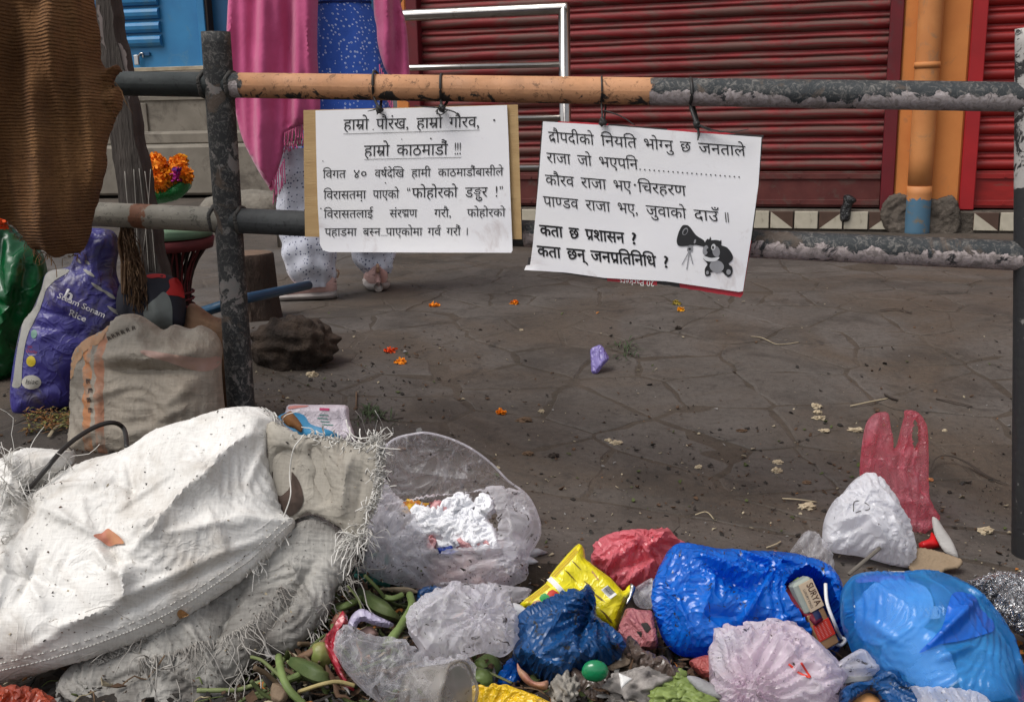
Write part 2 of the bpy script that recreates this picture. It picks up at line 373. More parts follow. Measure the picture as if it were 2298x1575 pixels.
# ------------------------------------------------------------------ the ground
stone_m = None
def ground_mat(name, c1, c2, dust):
    t = MT(name); geo = t.n('NewGeometry'); v = geo.outputs['Position']
    col = t.mix(t.ramp(t.noise(3, 6, .5, v), .3, .7), c1, c2)
    col = t.mix(t.ramp(t.noise(1.3, 7, .8, v, .6), .45, .6), col, dust)
    col = t.mix(t.math('MULTIPLY', t.ramp(t.noise(2.6, 9, .5, v, .7), .5, .62), .6), col, tuple(x*.45 for x in c2))
    col = t.mix(t.math('MULTIPLY', t.ramp(t.noise(60, 8, 0, v, .8), .48, .7), .7), col, tuple(x*.4 for x in c2))
    col = t.mix(t.ramp(t.noise(7, 8, 1, v, .78), .55, .66), col, tuple(x*.55 for x in c2))
    col = t.mix(t.ramp(t.noise(150, 5, 0, v, .85), .62, .66), col, (.2, .17, .14))
    oi = t.n('ObjectInfo'); col = t.mix(t.math('MULTIPLY', oi.outputs['Random'], .18), col, (.05, .045, .04))
    nr = t.bump(t.noise(190, 5, 0, v, .7), .35, .003, t.bump(t.noise(16, 8, .5, v, .65), .45, .01))
    rg = t.ramp(t.noise(4, 5, .5, v), .2, .8); r_ = t.n('MapRange'); t.i(r_, 'Value', rg); r_.inputs['To Min'].default_value = .62; r_.inputs['To Max'].default_value = .92
    return t.done(col, r_.outputs[0], nr, Specular_IOR_Level=.3)
paver_m = ground_mat('worn_stone', (.118, .104, .095), (.075, .064, .056), (.085, .065, .05))
dirt_m = ground_mat('joint_dirt', (.085, .066, .052), (.05, .04, .03), (.09, .07, .055))
kerb_m = ground_mat('kerb_stone', (.11, .094, .084), (.078, .066, .058), (.07, .052, .04))
def sheet(name, u0, u1, v0, v1, zf, mat, nu=60, nv=60):
    V = []; Fc = []
    for j in range(nv+1):
        for i in range(nu+1):
            p = UV(u0+(u1-u0)*i/nu, v0+(v1-v0)*j/nv); p[2] = zf(p); V.append(p)
    for j in range(nv):
        for i in range(nu): q = j*(nu+1)+i; Fc.append((q, q+1, q+nu+2, q+nu+1))
    return mk(name, V, Fc, mat, None, True)
KV0, KV1 = -.40, -.085
pavement = tag(sheet('pavement', -14, 14, KV0+.01, 9, lambda p: zg(p)-.0015, dirt_m, 140, 90), kind='structure')
road = tag(sheet('road', -40, 40, -30, KV0+.03, lambda p: -.34, dirt_m, 20, 20), kind='structure')
# irregular flagstones: Voronoi cells of jittered seeds
rs = random.Random(5); seeds = []
step = .255
for j in range(-1, 13):
    for i in range(-6, 18):
        u = -1.0+i*step+(step/2 if j % 2 else 0)+rs.uniform(-.125, .125); v = .03+j*step*.87+rs.uniform(-.11, .11); seeds.append((u, v))
def clip(poly, px, py, nx, ny):
    o = []
    for i in range(len(poly)):
        a, b = poly[i-1], poly[i]; da = (a[0]-px)*nx+(a[1]-py)*ny; db = (b[0]-px)*nx+(b[1]-py)*ny
        if (da <= 0) != (db <= 0): t = da/(da-db); o.append((a[0]+(b[0]-a[0])*t, a[1]+(b[1]-a[1])*t))
        if db <= 0: o.append(b)
    return o
def inview(p, m=120):
    d = np.asarray(p)-CAM; z = d@_F
    if z < .1: return False
    x = 1149+FPX*(d@_R)/z; y = 787.5-FPX*(d@_U)/z; return -m < x < 2298+m and -m < y < 1575+m
ns = 0
def stone(poly, thick, zf, mat, name, bev=.006):
    global ns
    # jagged outline
    pp = []
    for i in range(len(poly)):
        a, b = poly[i], poly[(i+1) % len(poly)]; L = math.hypot(b[0]-a[0], b[1]-a[1]); k = max(1, int(L/.045))
        for q in range(k):
            t = q/k; jx = rs.uniform(-.009, .009) if q else 0; pp.append((a[0]+(b[0]-a[0])*t+jx, a[1]+(b[1]-a[1])*t+(rs.uniform(-.009, .009) if q else 0)))
    poly = pp; n = len(poly); cx = sum(p[0] for p in poly)/n; cy = sum(p[1] for p in poly)/n
    tx, ty, dz = rs.uniform(-.008, .008), rs.uniform(-.008, .008), rs.uniform(-.0008, .0012)
    V = []
    for s_, h in ((1, -thick), (1, -.0022), (1-bev/.11, 0)):
        for (a, b) in poly:
            p = UV(cx+(a-cx)*s_, cy+(b-cy)*s_); p[2] = zf(p)+h+dz+(a-cx)*tx+(b-cy)*ty; V.append(p)
    p = UV(cx, cy); p[2] = zf(p)+dz; V.append(p)
    Fc = []
    for r in range(2):
        for i in range(n): j = (i+1) % n; Fc.append((r*n+i, r*n+j, (r+1)*n+j, (r+1)*n+i))
    for i in range(n): Fc.append((2*n+i, 2*n+(i+1) % n, 3*n))
    mk(name, V, Fc, mat, pavement); ns += 1
for k, (u, v) in enumerate(seeds):
    c = UV(u, v); c[2] = zg(c)
    if not inview(c): continue
    poly = [(u-.4, v-.4), (u+.4, v-.4), (u+.4, v+.4), (u-.4, v+.4)]
    for (a, b) in seeds:
        if (a, b) != (u, v) and abs(a-u) < .8 and abs(b-v) < .8:
            L = math.hypot(a-u, b-v); poly = clip(poly, (a+u)/2-(a-u)/L*.0035, (b+v)/2-(b-v)/L*.0035, a-u, b-v)
            if not poly: break
    if poly: poly = clip(poly, 0, KV1+.006, 0, -1)
    if len(poly) < 3 or abs(area(poly)) < .004: continue
    stone(poly, .05, zg, paver_m, 'flagstone')
u = -2.0
while u < 3.4:
    L = rs.uniform(.38, .52); stone([(u+.004, KV0), (u+L-.004, KV0), (u+L-.004, KV1-.004), (u+.004, KV1-.004)], .2, zg, kerb_m, 'kerb_stone'); u += L
print('stones', ns)

# ------------------------------------------------------------------ shop front with shutters
paint_red = M('red_shutter_paint', (.21, .012, .014), (.125, .009, .010), sc=5, rough=.62, bump=.25, bsc=90, dirt=(.10, .05, .04), dsc=3, damt=.62, spec=.4, stretch=(1, 1, 5))
paint_red_bright = M('bright_red_shutter_paint', (.3, .014, .013), (.21, .011, .010), sc=5, rough=.45, bump=.2, dirt=(.15, .05, .04), dsc=4, damt=.45, stretch=(1, 1, 5))
dust_red = M('dusty_red_paint', (.115, .028, .024), (.085, .018, .016), sc=9, rough=.8, bump=.2, dirt=(.09, .06, .05), damt=.45)
frame_red = M('maroon_frame_paint', (.14, .008, .014), (.1, .007, .011), sc=4, rough=.55, bump=.1, dirt=(.07, .03, .03), damt=.35)
frame_bright = M('red_frame_paint', (.36, .01, .014), (.28, .009, .012), sc=4, rough=.55, bump=.1)
orange_m = M('orange_wall_paint', (.62, .23, .062), (.55, .19, .05), sc=5, rough=.85, bump=.25, bsc=40, dirt=(.4, .17, .07), damt=.3)
orange_pipe = M('orange_pipe_paint', (.56, .23, .075), (.48, .18, .055), sc=5, rough=.7, bump=.15, dirt=(.3, .17, .09), dsc=8, damt=.35)
cement_m = M('rough_cement', (.12, .098, .08), (.075, .062, .05), sc=8, rough=.95, bump=.9, bsc=30, bd=.02, dirt=(.05, .04, .03), damt=.5)
shop = thing('shop_building', W(1800, 520)*[1, 1, 0], 'orange walled shop building with dark red roller shutters behind the barrier', 'building')
def wq(x0, y0, x1, y1, off, th):  # box on the shop front from photo coordinates
    a = W(x0, y0, off); b = W(x1, y0, off); c = W(x1, y1, off); s0 = (a-np.array([0, 0, 0]))@WD; s1 = b@WD; z0 = min(W((x0+x1)/2, y1, off)[2], 9); z1 = W((x0+x1)/2, y0, off)[2]
    return s0, s1, z0, z1
def wbox(s0, s1, z0, z1, off0, off1, bev=0):
    c = WD*(s0+s1)/2+WN*(WC+(off0+off1)/2)+np.array([0, 0, (z0+z1)/2]); return obox(c, WD, WN, (0, 0, 1), (s1-s0)/2, abs(off1-off0)/2, (z1-z0)/2, bev)
def ws(x, y=300, off=0): return float(W(x, y, off)@WD)
def wz(x, y, off=0): return float(W(x, y, off)[2])
ZT = 3.2
S1a, S1b = ws(948, 300), ws(1983, 300); fr = ws(2013, 300); pilR = ws(2163, 300); fr2 = ws(2197, 300)
# wall body behind, with its orange pilasters
def wall_part(name, s0, s1, z0, z1, o0, o1, m, bev=.004): V, Fc = wbox(s0, s1, z0, z1, o0, o1, bev); return mk(name, V, Fc, m, shop)
wall_part('wall', ws(893), 9, 0, ZT+2.5, .25, .6, orange_m)
wall_part('lintel', ws(893), 9, ZT+.02, ZT+2.5, -.02, .25, orange_m)
wall_part('pilaster', fr+.001, pilR-.001, .12, ZT, .0, .25, orange_m, .01)
wall_part('pilaster', ws(893), ws(922), 0, ZT, .0, .25, orange_m, .01)
wall_part('frame', ws(923)+.001, S1a-.001, .1, ZT, -.015, .25, frame_red)
wall_part('frame', S1b+.001, fr, .1, ZT, -.015, .25, frame_red)
tag(wall_part('frame', pilR, fr2, .12, ZT, -.015, .25, frame_bright), 'bright red shutter frame')
# plinth with tiles
zt0, zt1 = wz(1800, 520, -.06), wz(1800, 490, -.06)
wall_part('plinth', ws(893), 9, -.05, .115, -.02, .3, cement_m, .01)
tile_w = M('cream_tile', (.5, .45, .36), (.4, .36, .28), rough=.5, bump=.1, dirt=(.1, .08, .06), dsc=9, damt=.42)
tile_d = M('brown_tile', (.09, .05, .035), rough=.5, bump=.1)
s = ws(893)
k = 0; rt = random.Random(4)
while s < 6:
    wd = .132; z0, z1 = .012, .108; o0 = -.034
    if not (ws(2030) < s < ws(2150)):
        V, Fc = wbox(s, s+wd-.008, z0, z1, o0, -.0215, .002); mk('tile', V, Fc, tile_w if k % 2 == 0 else tile_d, shop)
        if k % 2 == 1:
            w2 = rt.choice([0, 1]); Vt = [WD*a+WN*(WC-.0365)+np.array([0, 0, z]) for a, z in (((s+.002, z0+.002), (s+wd-.01, z0+.002), (s+wd-.01, z1-.002)) if w2 else ((s+.002, z0+.002), (s+wd-.01, z0+.002), (s+.002, z1-.002)))]
            Vt += [p+WN*.002 for p in Vt]; mk('tile_inlay', Vt, [(0, 1, 2), (3, 5, 4), (0, 3, 4, 1), (1, 4, 5, 2), (2, 5, 3, 0)], tile_w, shop)
    s += wd; k += 1
def shutter(name, s0, s1, label, zb, zt, pm, dm, seed):
    r = random.Random(seed); sh = thing(name, WD*(s0+s1)/2+WN*(WC+.05)+np.array([0, 0, zb]), label, 'shutter')
    pitch = .0935; n = int((zt-zb-.2)/pitch)
    # slat cross section: one broad roll, a groove, a narrow roll
    prof = [(0, .012), (.004, .002), (.012, -.006), (.022, -.011), (.032, -.0125), (.042, -.010), (.05, -.003), (.054, .007), (.058, .008), (.062, .001), (.069, -.003), (.076, .0), (.082, .007), (.0885, .012), (.0935, .012)]
    V0 = []; N = len(prof)
    for a in range(13):
        for (h, o) in prof: V0.append((s0+(s1-s0)*a/12, h, o))
    Fc = [(a*N+i, (a+1)*N+i, (a+1)*N+i+1, a*N+i+1) for a in range(12) for i in range(N-1)]
    mesh = None
    for k in range(n):
        z = zb+.2+k*pitch; V = []
        sg = [r.gauss(0, .0012) for _ in range(13)]
        for j, (a, h, o) in enumerate(V0): V.append(WD*a+WN*(WC+.06+o+sg[j//N])+np.array([0, 0, z+h+sg[(j//N+3) % 13]*.8]))
        uv = [(a, h) for (a, h, o) in V0]
        o = mk('slat', V, Fc, pm, sh, True, uv, origin=WD*(s0+s1)/2+WN*(WC+.06)+np.array([0, 0, z]))
    V, Fc = wboxo(s0, s1, zb, zb+.197, .045, .062); mk('bottom_plate', V, Fc, dm, sh)
    for h in (zb+.012, zb+.155):
        V, Fc = wboxo(s0+.002, s1-.002, h, h+.03, .036, .0445); mk('bottom_rail', V, Fc, dm, sh)
    q = s0+.15
    while q < s1-.05:
        for h in (zb+.027, zb+.17):
            V, Fc, U = tube([WD*q+WN*(WC+.036)+np.array([0, 0, h]), WD*q+WN*(WC+.031)+np.array([0, 0, h])], .007, 8); mk('rivet', V, Fc, dm, sh)
        q += .26
    return sh
def wboxo(s0, s1, z0, z1, o0, o1, bev=.002): return wbox(s0, s1, z0, z1, o0, o1, bev)
shutter('rolling_shutter', S1a, S1b, 'wide dark maroon roller shutter behind the two paper signs', .125, ZT, paint_red, dust_red, 1)
shutter('rolling_shutter', fr2, fr2+2.4, 'brighter red roller shutter right of the orange pillar with pipe', .125, ZT, paint_red_bright, paint_red_bright, 2)
# drain pipe
pp = thing('drain_pipe', W(2055, 530, -.07)*[1, 1, 0], 'drain pipe in the orange pillar painted orange above bare blue', 'pipe')
sp_ = ws(2075, 250, -.06)
def wp(s, o, z): return WD*s+WN*(WC+o)+np.array([0, 0, z])
V, Fc, U = tube([wp(sp_, -.045, z) for z in np.linspace(.235, ZT+2, 30)], .062, 24); mk('upper_pipe', V, Fc, orange_pipe, pp, True, U)
def blue_pvc():
    t = MT('blue_pvc'); sp = t.n('SeparateXYZ'); t.t.links.new(t.tc.outputs['UV'], sp.inputs[0]); f = t.math('GREATER_THAN', t.math('ADD', sp.outputs[0], t.math('MULTIPLY', t.noise(16, 6, .5), .16)), .30)
    c = t.mix(t.noise(7), (.075, .17, .25), (.055, .12, .19)); c = t.mix(t.ramp(t.noise(20, 8, .5, None, .7), .56, .62), c, (.16, .14, .11)); c = t.mix(f, c, (.5, .2, .065)); return t.done(c, .65, t.bump(f, .3, .003))
V, Fc, U = tube([wp(sp_, -.045, z) for z in np.linspace(-.03, .25, 8)], .064, 24); mk('lower_pipe', V, Fc, blue_pvc(), pp, True, U)
V, Fc, U = tube([wp(sp_, -.045, z) for z in (.86, .89)], .066, 24); mk('collar', V, Fc, orange_pipe, pp, True, U)
# ragged lower edge of the orange paint (drips over the cement patch)
# cement patch lumps round the pillar foot
def lump(name, c, r, mat, parent=None, seed=1, amp=.25, fl=1, sub=3, uvn=None):
    bm = bmesh.new(); bmesh.ops.create_icosphere(bm, subdivisions=sub, radius=1); V = np.array([v.co[:] for v in bm.verts]); Fc = [tuple(v.index for v in f.verts) for f in bm.faces]; bm.free()
    k = 1+amp*(.6*snoise(V[:, 0]*1.+V[:, 2]*.7, V[:, 1]*1.-V[:, 2]*.6, seed, 1.6)+.3*snoise(V[:, 0]+V[:, 1]*.4, V[:, 2]+V[:, 1]*.3, seed+3, .5))
    V = V*k[:, None]*np.asarray(r)[None]; uv = V[:, :2]
    return mk(name, V+np.asarray(c)[None], Fc, mat, parent, fl == 1, uv)
for (pts_, sd) in (([(678, 1120), (700, 1085), (745, 1058), (822, 1068), (825, 1180), (815, 1295), (720, 1275), (668, 1190)], 3), ([(915, 1100), (980, 1085), (1050, 1062), (1088, 1100), (1100, 1180), (1088, 1265), (1000, 1302), (912, 1295)], 5)):
    pz = [(1700+x/2.423, y/2.423) for x, y in pts_]; Surf(pz, W(*pz[-1], -.03), -WN, T=.022, R=6, cr=[(sd, .09, .012), (sd+1, .03, .006)], seed=sd, rag=.8, sm=2, lift=0).build('cement_patch', cement_m, shop, 3, 2.5)
# padlock wrapped in black plastic on the shutter
blk_pl = M('black_plastic', (.012, .012, .013), (.02, .02, .022), rough=.25, bump=.4, bsc=50, crease=.6, csc=40, spec=.6)
o_ = Surf([(1893, 440), (1905, 437), (1918, 444), (1922, 452), (1912, 462), (1908, 492), (1896, 499), (1884, 494), (1886, 468), (1892, 455)], W(1900, 470, -.03), -WN, .03, 12, cr=[(3, .02, .006)], seed=4).build('padlock_cover', blk_pl, None, 3)
tag(o_, 'shutter padlock wrapped in shiny black plastic on the maroon shutter', 'padlock')

# ------------------------------------------------------------------ blue shop front far left
blue_m = M('blue_door_paint', (.035, .21, .43), (.028, .17, .37), sc=4, rough=.45, bump=.08, dirt=(.07, .2, .33), dsc=5, damt=.35)
blue_d = M('deep_blue_paint', (.01, .07, .17), (.012, .085, .2), sc=3, rough=.4, bump=.05)
conc_m = M('dusty_concrete', (.22, .195, .16), (.165, .145, .118), sc=4, rough=.92, bump=.35, bsc=30, dirt=(.1, .085, .07), dsc=3, damt=.5)
sill_m = M('cream_sill', (.42, .36, .26), (.33, .27, .19), rough=.85, bump=.3, dirt=(.2, .15, .1), damt=.4)
bn = np.array([.2, .98, 0]); bn /= np.linalg.norm(bn); bdv = np.array([bn[1], -bn[0], 0]); bc = 9.3
def Q(x, y, off=0): return PL(x, y, bn, bc+off)
def qbox(x0, x1, y0, y1, o0, o1, bev=.004, ym=None):
    ym = (y0+y1)/2; s0, s1 = Q(x0, ym, o0)@bdv, Q(x1, ym, o0)@bdv; xm = (x0+x1)/2; z0, z1 = Q(xm, y1, o0)[2], Q(xm, y0, o0)[2]
    c = bdv*(s0+s1)/2+bn*(bc+(o0+o1)/2)+np.array([0, 0, (z0+z1)/2]); return obox(c, bdv, bn, (0, 0, 1), (s1-s0)/2, abs(o1-o0)/2, (z1-z0)/2, bev)
bshop = thing('blue_shop_building', Q(350, 430)*[1, 1, 0], 'blue painted shop front above grey concrete steps, far left behind', 'building')
def qp(name, *a, m=None, par=None, **k): V, Fc = qbox(*a, **k); return mk(name, V, Fc, m, par or bshop)
qp('wall', -500, 900, -900, 155, .25, .5, m=blue_d)
qp('panel', 446, 700, -700, 152, .12, .24, m=blue_d)
dr = qp('door', 180, 436, -600, 157, .06, .24, m=blue_m)
qp('post', 421, 437, -600, 158, .0, .055, m=blue_m, par=dr)
dk = M('dark_brown_trim', (.03, .02, .018), rough=.6)
qp('edge_strip', 438, 445, -600, 152, .02, .2, m=dk)
y = -560
while y < 90:
    c0 = (180+362)/2
    V = []; s0, s1 = Q(180, 60, .06)@bdv, Q(362, 60, .06)@bdv; zA, zB = Q(300, y, .06)[2], Q(300, y+26, .06)[2]; h = zA-zB
    pf = [(0, .055), (.05, .03), (.3, .012), (.6, .008), (.85, .02), (.93, .036), (1, .055)]
    for sx in (s0, s1):
        for (t, o) in pf: V.append(bdv*sx+bn*(bc+o-.004)+np.array([0, 0, zB+h*t]))
    n = len(pf); mk('louvre', V, [(i, n+i, n+i+1, i+1) for i in range(n-1)]+[tuple(range(n)), tuple(range(2*n-1, n-1, -1))], blue_m, dr)
    y += 30.5
qp('rail', 180, 366, 103, 109, .045, .058, m=blue_m, par=dr)
steel = M('steel', (.6, .6, .6), (.5, .5, .5), rough=.35, bump=.05, metal=1)
pad = thing('padlock', Q(308, 150, .0), 'small silver padlock hanging on the blue louvred door', 'padlock')
V, Fc = qbox(300, 310, 124, 146, .0, .03, .004); mk('body', V, Fc, steel, pad)
V, Fc, U = tube(spl([Q(311, 134, .02), Q(313, 122, .02), Q(320, 120, .02), Q(321, 130, .02)], 5), .006, 8); mk('shackle', V, Fc, steel, pad, True, U)
V, Fc = qbox(312, 335, 118, 126, .03, .058, .003); mk('hasp', V, Fc, blue_d, dr)
qp('sill', -200, 460, 158, 167, -.06, .2, m=sill_m)
steps = thing('concrete_steps', Q(380, 430, -.5)*[1, 1, 0], 'grey concrete step wall with recessed panel below the blue door', 'steps')
qp('wall', -400, 640, 168, 300, -.1, .25, m=conc_m, par=steps)
qp('moulding', -400, 640, 222, 232, -.115, -.1025, m=conc_m, par=steps)
qp('pier', 300, 330, 232, 300, -.12, -.1025, m=conc_m, par=steps)
qp('step', -400, 625, 301, 330, -.45, .25, m=conc_m, par=steps, bev=.02)
qp('step', -400, 620, 331, 440, -.8, .25, m=conc_m, par=steps, bev=.02)
# sloping rough cement corner of the steps
c = P(560, 410, 7.6); lump('cement_slope', c*[1, 1, 0]+[0, 0, .02], (.36, .25, .17), M('pale_cement', (.2, .18, .15), (.13, .115, .095), rough=.95, bump=.8, bsc=20, bd=.02), steps, 7, .15)

# ------------------------------------------------------------------ steel handrail in front of the shutter
hr = thing('steel_handrail', P(1270, 560, 5.35)*[1, 1, 0], 'stainless steel handrail of round tubes standing before the maroon shutter', 'handrail')
brs = M('brushed_steel', (.52, .5, .48), (.4, .38, .36), sc=8, rough=.28, bump=.05, metal=1, dirt=(.15, .12, .1), damt=.3)
hn = WN; hc = float(P(1270, 300, 5.3)@WN)
def Hh(x, y): return PL(x, y, hn, hc)
def rod(name, a, b, r, par, m, n=16, seg=2): V, Fc, U = tube([a+(b-a)*t for t in np.linspace(0, 1, seg)], r, n); return mk(name, V, Fc, m, par, True, U)
pt = Hh(1266, 22); pbm = pt.copy(); pbm[2] = -.01
V, Fc, U = tube(spl([Hh(560, 52), Hh(900, 36), Hh(1240, 20), Hh(1264, 20), ], 8), .027, 16); mk('top_rail', V, Fc, brs, hr, True, U)
rod('post', pt+[0, 0, .012], pbm, .028, hr, brs)
pl_ = Hh(600, 60); plb = pl_.copy(); plb[2] = -.01; rod('post', pl_, plb, .028, hr, brs)
for (ya, yb) in ((152, 145), (263, 264), (369, 376)): rod('rail', Hh(600, ya+8), Hh(1266, yb), .0145, hr, brs, 12)
# ------------------------------------------------------------------ painted pipe barrier
def barrier_mat(name, base, patches, flake, flake_lo, seed=0, lowbias=.9):
    """old gloss paint; patches = (from, to, colour) along the pipe in metres; flaking shows the undercoat on the lower side"""
    t = MT(name); v = t.tc.outputs['Object']; sp = t.n('SeparateXYZ'); t.t.links.new(t.tc.outputs['UV'], sp.inputs[0]); L, A = sp.outputs[0], sp.outputs[1]
    mp = t.n('Mapping'); t.t.links.new(v, mp.inputs['Vector']); mp.inputs['Location'].default_value = (seed*3.1, seed, 0); v = mp.outputs[0]
    col = t.mix(t.ramp(t.noise(14, 6, .6, v), .35, .65), base, tuple(x*.6+.012 for x in base))
    col = t.mix(t.ramp(t.noise(70, 8, 1.2, v, .8), .5, .62), col, (.15, .14, .13)); col = t.mix(t.math('MULTIPLY', t.ramp(t.noise(9, 7, .8, v, .7), .54, .6), .7), col, (.10, .07, .05))
    # angle 0.5..1 of the tube is the lower side: 0.75 is straight down
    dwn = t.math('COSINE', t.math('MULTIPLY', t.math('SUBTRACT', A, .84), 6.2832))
    hgt = []
    for (a, b, c, lo, under) in patches:
        e = t.math('MULTIPLY', t.math('SUBTRACT', t.noise(22, 5, .3, v), .5), .09)
        f = t.math('MULTIPLY', t.ramp(t.math('ADD', L, e), a, a+.004), t.math('SUBTRACT', 1.0, t.ramp(t.math('ADD', L, e), b, b+.004)))
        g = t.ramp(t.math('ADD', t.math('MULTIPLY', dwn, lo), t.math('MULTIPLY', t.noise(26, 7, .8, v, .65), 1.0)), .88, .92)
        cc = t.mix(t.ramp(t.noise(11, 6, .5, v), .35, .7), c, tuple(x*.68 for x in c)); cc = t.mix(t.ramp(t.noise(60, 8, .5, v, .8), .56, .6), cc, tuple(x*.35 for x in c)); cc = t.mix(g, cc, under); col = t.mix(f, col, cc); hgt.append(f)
    if flake is not None:
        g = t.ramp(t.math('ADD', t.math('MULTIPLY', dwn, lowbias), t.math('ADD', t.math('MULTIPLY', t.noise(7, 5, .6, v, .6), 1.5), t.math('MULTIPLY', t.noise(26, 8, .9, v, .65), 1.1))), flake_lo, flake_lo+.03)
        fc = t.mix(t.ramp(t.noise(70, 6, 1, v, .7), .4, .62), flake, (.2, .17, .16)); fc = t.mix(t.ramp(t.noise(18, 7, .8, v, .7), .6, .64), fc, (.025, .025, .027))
        for (a, b, c, lo, under) in patches:
            inside = t.math('MULTIPLY', t.math('GREATER_THAN', L, a), t.math('LESS_THAN', L, b)); g = t.math('MULTIPLY', g, t.math('SUBTRACT', 1.0, inside))
        col = t.mix(g, col, fc); hb = g
    else: hb = t.noise(30, 6, .5, v)
    nr = t.bump(t.noise(120, 6, .3, v, .7), .4, .003, t.bump(hb, .35, .002))
    return t.done(col, t.ramp(t.noise(12, 4, .3, v), -.5, .9), nr, Specular_IOR_Level=.45)
DK = (.022, .027, .031)
bar = thing('pipe_barrier', BA*[1, 1, 0]+BD*.3+[0, 0, -.02], 'dark painted pipe barrier with two rails carrying the two paper signs', 'barrier')
a, b = B(150, 186), B(2420, 220); Ltot = np.linalg.norm(b-a)
def lx(x): return float(np.linalg.norm(B(x, 190)-a))
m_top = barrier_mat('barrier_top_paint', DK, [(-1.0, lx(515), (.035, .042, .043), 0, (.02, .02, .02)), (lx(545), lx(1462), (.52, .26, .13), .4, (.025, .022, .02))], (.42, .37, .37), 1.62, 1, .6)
# the left part has no white flakes; keep them to the right by a second patch of plain dark paint
V, Fc, U = tube([a+(b-a)*t for t in np.linspace(0, 1, 60)], .0262, 32)
V = np.array(V); U = np.array(U); mk('top_rail', V, Fc, m_top, bar, True, U)
a2, b2 = B(150, 478), B(2420, 580)
def lx2(x): return float(np.linalg.norm(B(x, 500)-a2))
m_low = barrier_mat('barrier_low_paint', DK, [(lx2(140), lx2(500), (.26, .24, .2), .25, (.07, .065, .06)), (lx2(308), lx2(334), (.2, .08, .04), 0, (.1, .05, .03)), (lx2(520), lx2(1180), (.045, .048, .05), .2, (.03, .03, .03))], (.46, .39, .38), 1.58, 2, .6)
V, Fc, U = tube([a2+(b2-a2)*t for t in np.linspace(0, 1, 60)], .0275, 32); mk('bottom_rail', V, Fc, m_low, bar, True, U)
m_post = barrier_mat('barrier_post_paint', (.020, .021, .022), [], (.17, .165, .155), 1.43, 3, .0)
p0, p1 = B(484, 72), B(542, 925); p1 = p1+(p1-p0)*.12
V, Fc, U = tube([p0+(p1-p0)*t for t in np.linspace(0, 1, 40)], [.0305+.0006*math.sin(t*9) for t in np.linspace(0, 1, 40)], 32); mk('post', V, Fc, m_post, bar, True, U)
# weld beads where the rails meet the posts
weld = M('weld_bead', (.05, .048, .045), (.09, .08, .07), rough=.7, bump=1, bsc=90, bd=.01)
def ring(c, ax, r, tr):
    ax = ax/np.linalg.norm(ax); e1 = np.cross(ax, (0, 0, 1.)); e1 /= np.linalg.norm(e1); e2 = np.cross(ax, e1)
    return spl([c+e1*math.cos(q)*r+e2*math.sin(q)*r+ax*.002*math.sin(q*5) for q in np.linspace(0, 2*math.pi, 14)], 3)
rd = (b-a)/Ltot
for cc, sgn in ((B(490, 190), 1), (B(490, 190), -1), (B(512, 492), 1), (B(512, 492), -1)):
    V, Fc, U = tube(ring(cc+rd*sgn*.0315, rd, .027, .004), .0045, 8); mk('weld', V, Fc, weld, bar, True, U)
q0, q1 = B(2316, 62), B(2304, 1245); q1 = q1+(q1-q0)*.06
def post_r():
    t = MT('right_post_paint'); v = t.tc.outputs['Object']; sp = t.n('SeparateXYZ'); t.t.links.new(t.tc.outputs['UV'], sp.inputs[0]); L = sp.outputs[0]
    w1 = t.math('MULTIPLY', t.math('LESS_THAN', t.math('ADD', L, t.math('MULTIPLY', t.noise(20), .03)), .295), t.math('GREATER_THAN', t.noise(9, 6), .36))
    col = t.mix(w1, (.018, .018, .02), (.4, .38, .36)); col = t.mix(t.ramp(t.noise(24, 8, .8, None, .75), .49, .52), col, (.02, .02, .02)); col = t.mix(t.math('MULTIPLY', t.ramp(t.noise(30, 8, .4, None, .7), .62, .66), t.math('GREATER_THAN', L, .3)), col, (.2, .19, .18))
    return t.done(col, .6, t.bump(t.noise(90, 6), .5, .003))
V, Fc, U = tube([q0+(q1-q0)*t for t in np.linspace(0, 1, 40)], .0275, 32); mk('post', V, Fc, post_r(), bar, True, U)

# ------------------------------------------------------------------ lettering
_gc = {}
def glyph(ch, off=0):
    key = (ch, off)
    if key in _gc: return _gc[key]
    def ob(body):
        c = bpy.data.curves.new('t', 'FONT'); c.body = body; c.resolution_u = 3; c.offset = off; o = bpy.data.objects.new('t', c); S.collection.objects.link(o); return c, o
    c1, o1 = ob('ह'+ch+'|'); c2, o2 = ob('ह'+'|'); c3, o3 = ob(ch); bpy.context.view_layer.update()
    def mx(o): return max(v[0] for v in o.bound_box)
    adv = mx(o1)-mx(o2); dg = bpy.context.evaluated_depsgraph_get(); e = o3.evaluated_get(dg); me = e.to_mesh()
    V = np.array([v.co[:2] for v in me.vertices]).reshape(-1, 2); Fc = [tuple(p.vertices) for p in me.polygons]; e.to_mesh_clear()
    for o, c in ((o1, c1), (o2, c2), (o3, c3)): bpy.data.objects.remove(o); bpy.data.curves.remove(c)
    _gc[key] = (V, Fc, adv); return _gc[key]
def clipx(V, Fc, x):
    """keep the part of a glyph left of x (the half form of a letter)"""
    oV = []; oF = []
    for f in Fc:
        poly = clip([tuple(V[i]) for i in f], x, 0, 1, 0)
        if len(poly) >= 3: k = len(oV); oV += poly; oF.append(tuple(range(k, k+len(poly))))
    return np.array(oV), oF
def stroke(pts, wd):
    V = []; Fc = []; n = len(pts)
    for i, p in enumerate(pts):
        p = np.array(p, float); q = np.array(pts[min(i+1, n-1)], float)-np.array(pts[max(i-1, 0)], float); q /= np.linalg.norm(q)+1e-9; nn = np.array([-q[1], q[0]])*wd/2; V += [p+nn, p-nn]
    for i in range(n-1): Fc.append((2*i, 2*i+1, 2*i+3, 2*i+2))
    return np.array(V), Fc
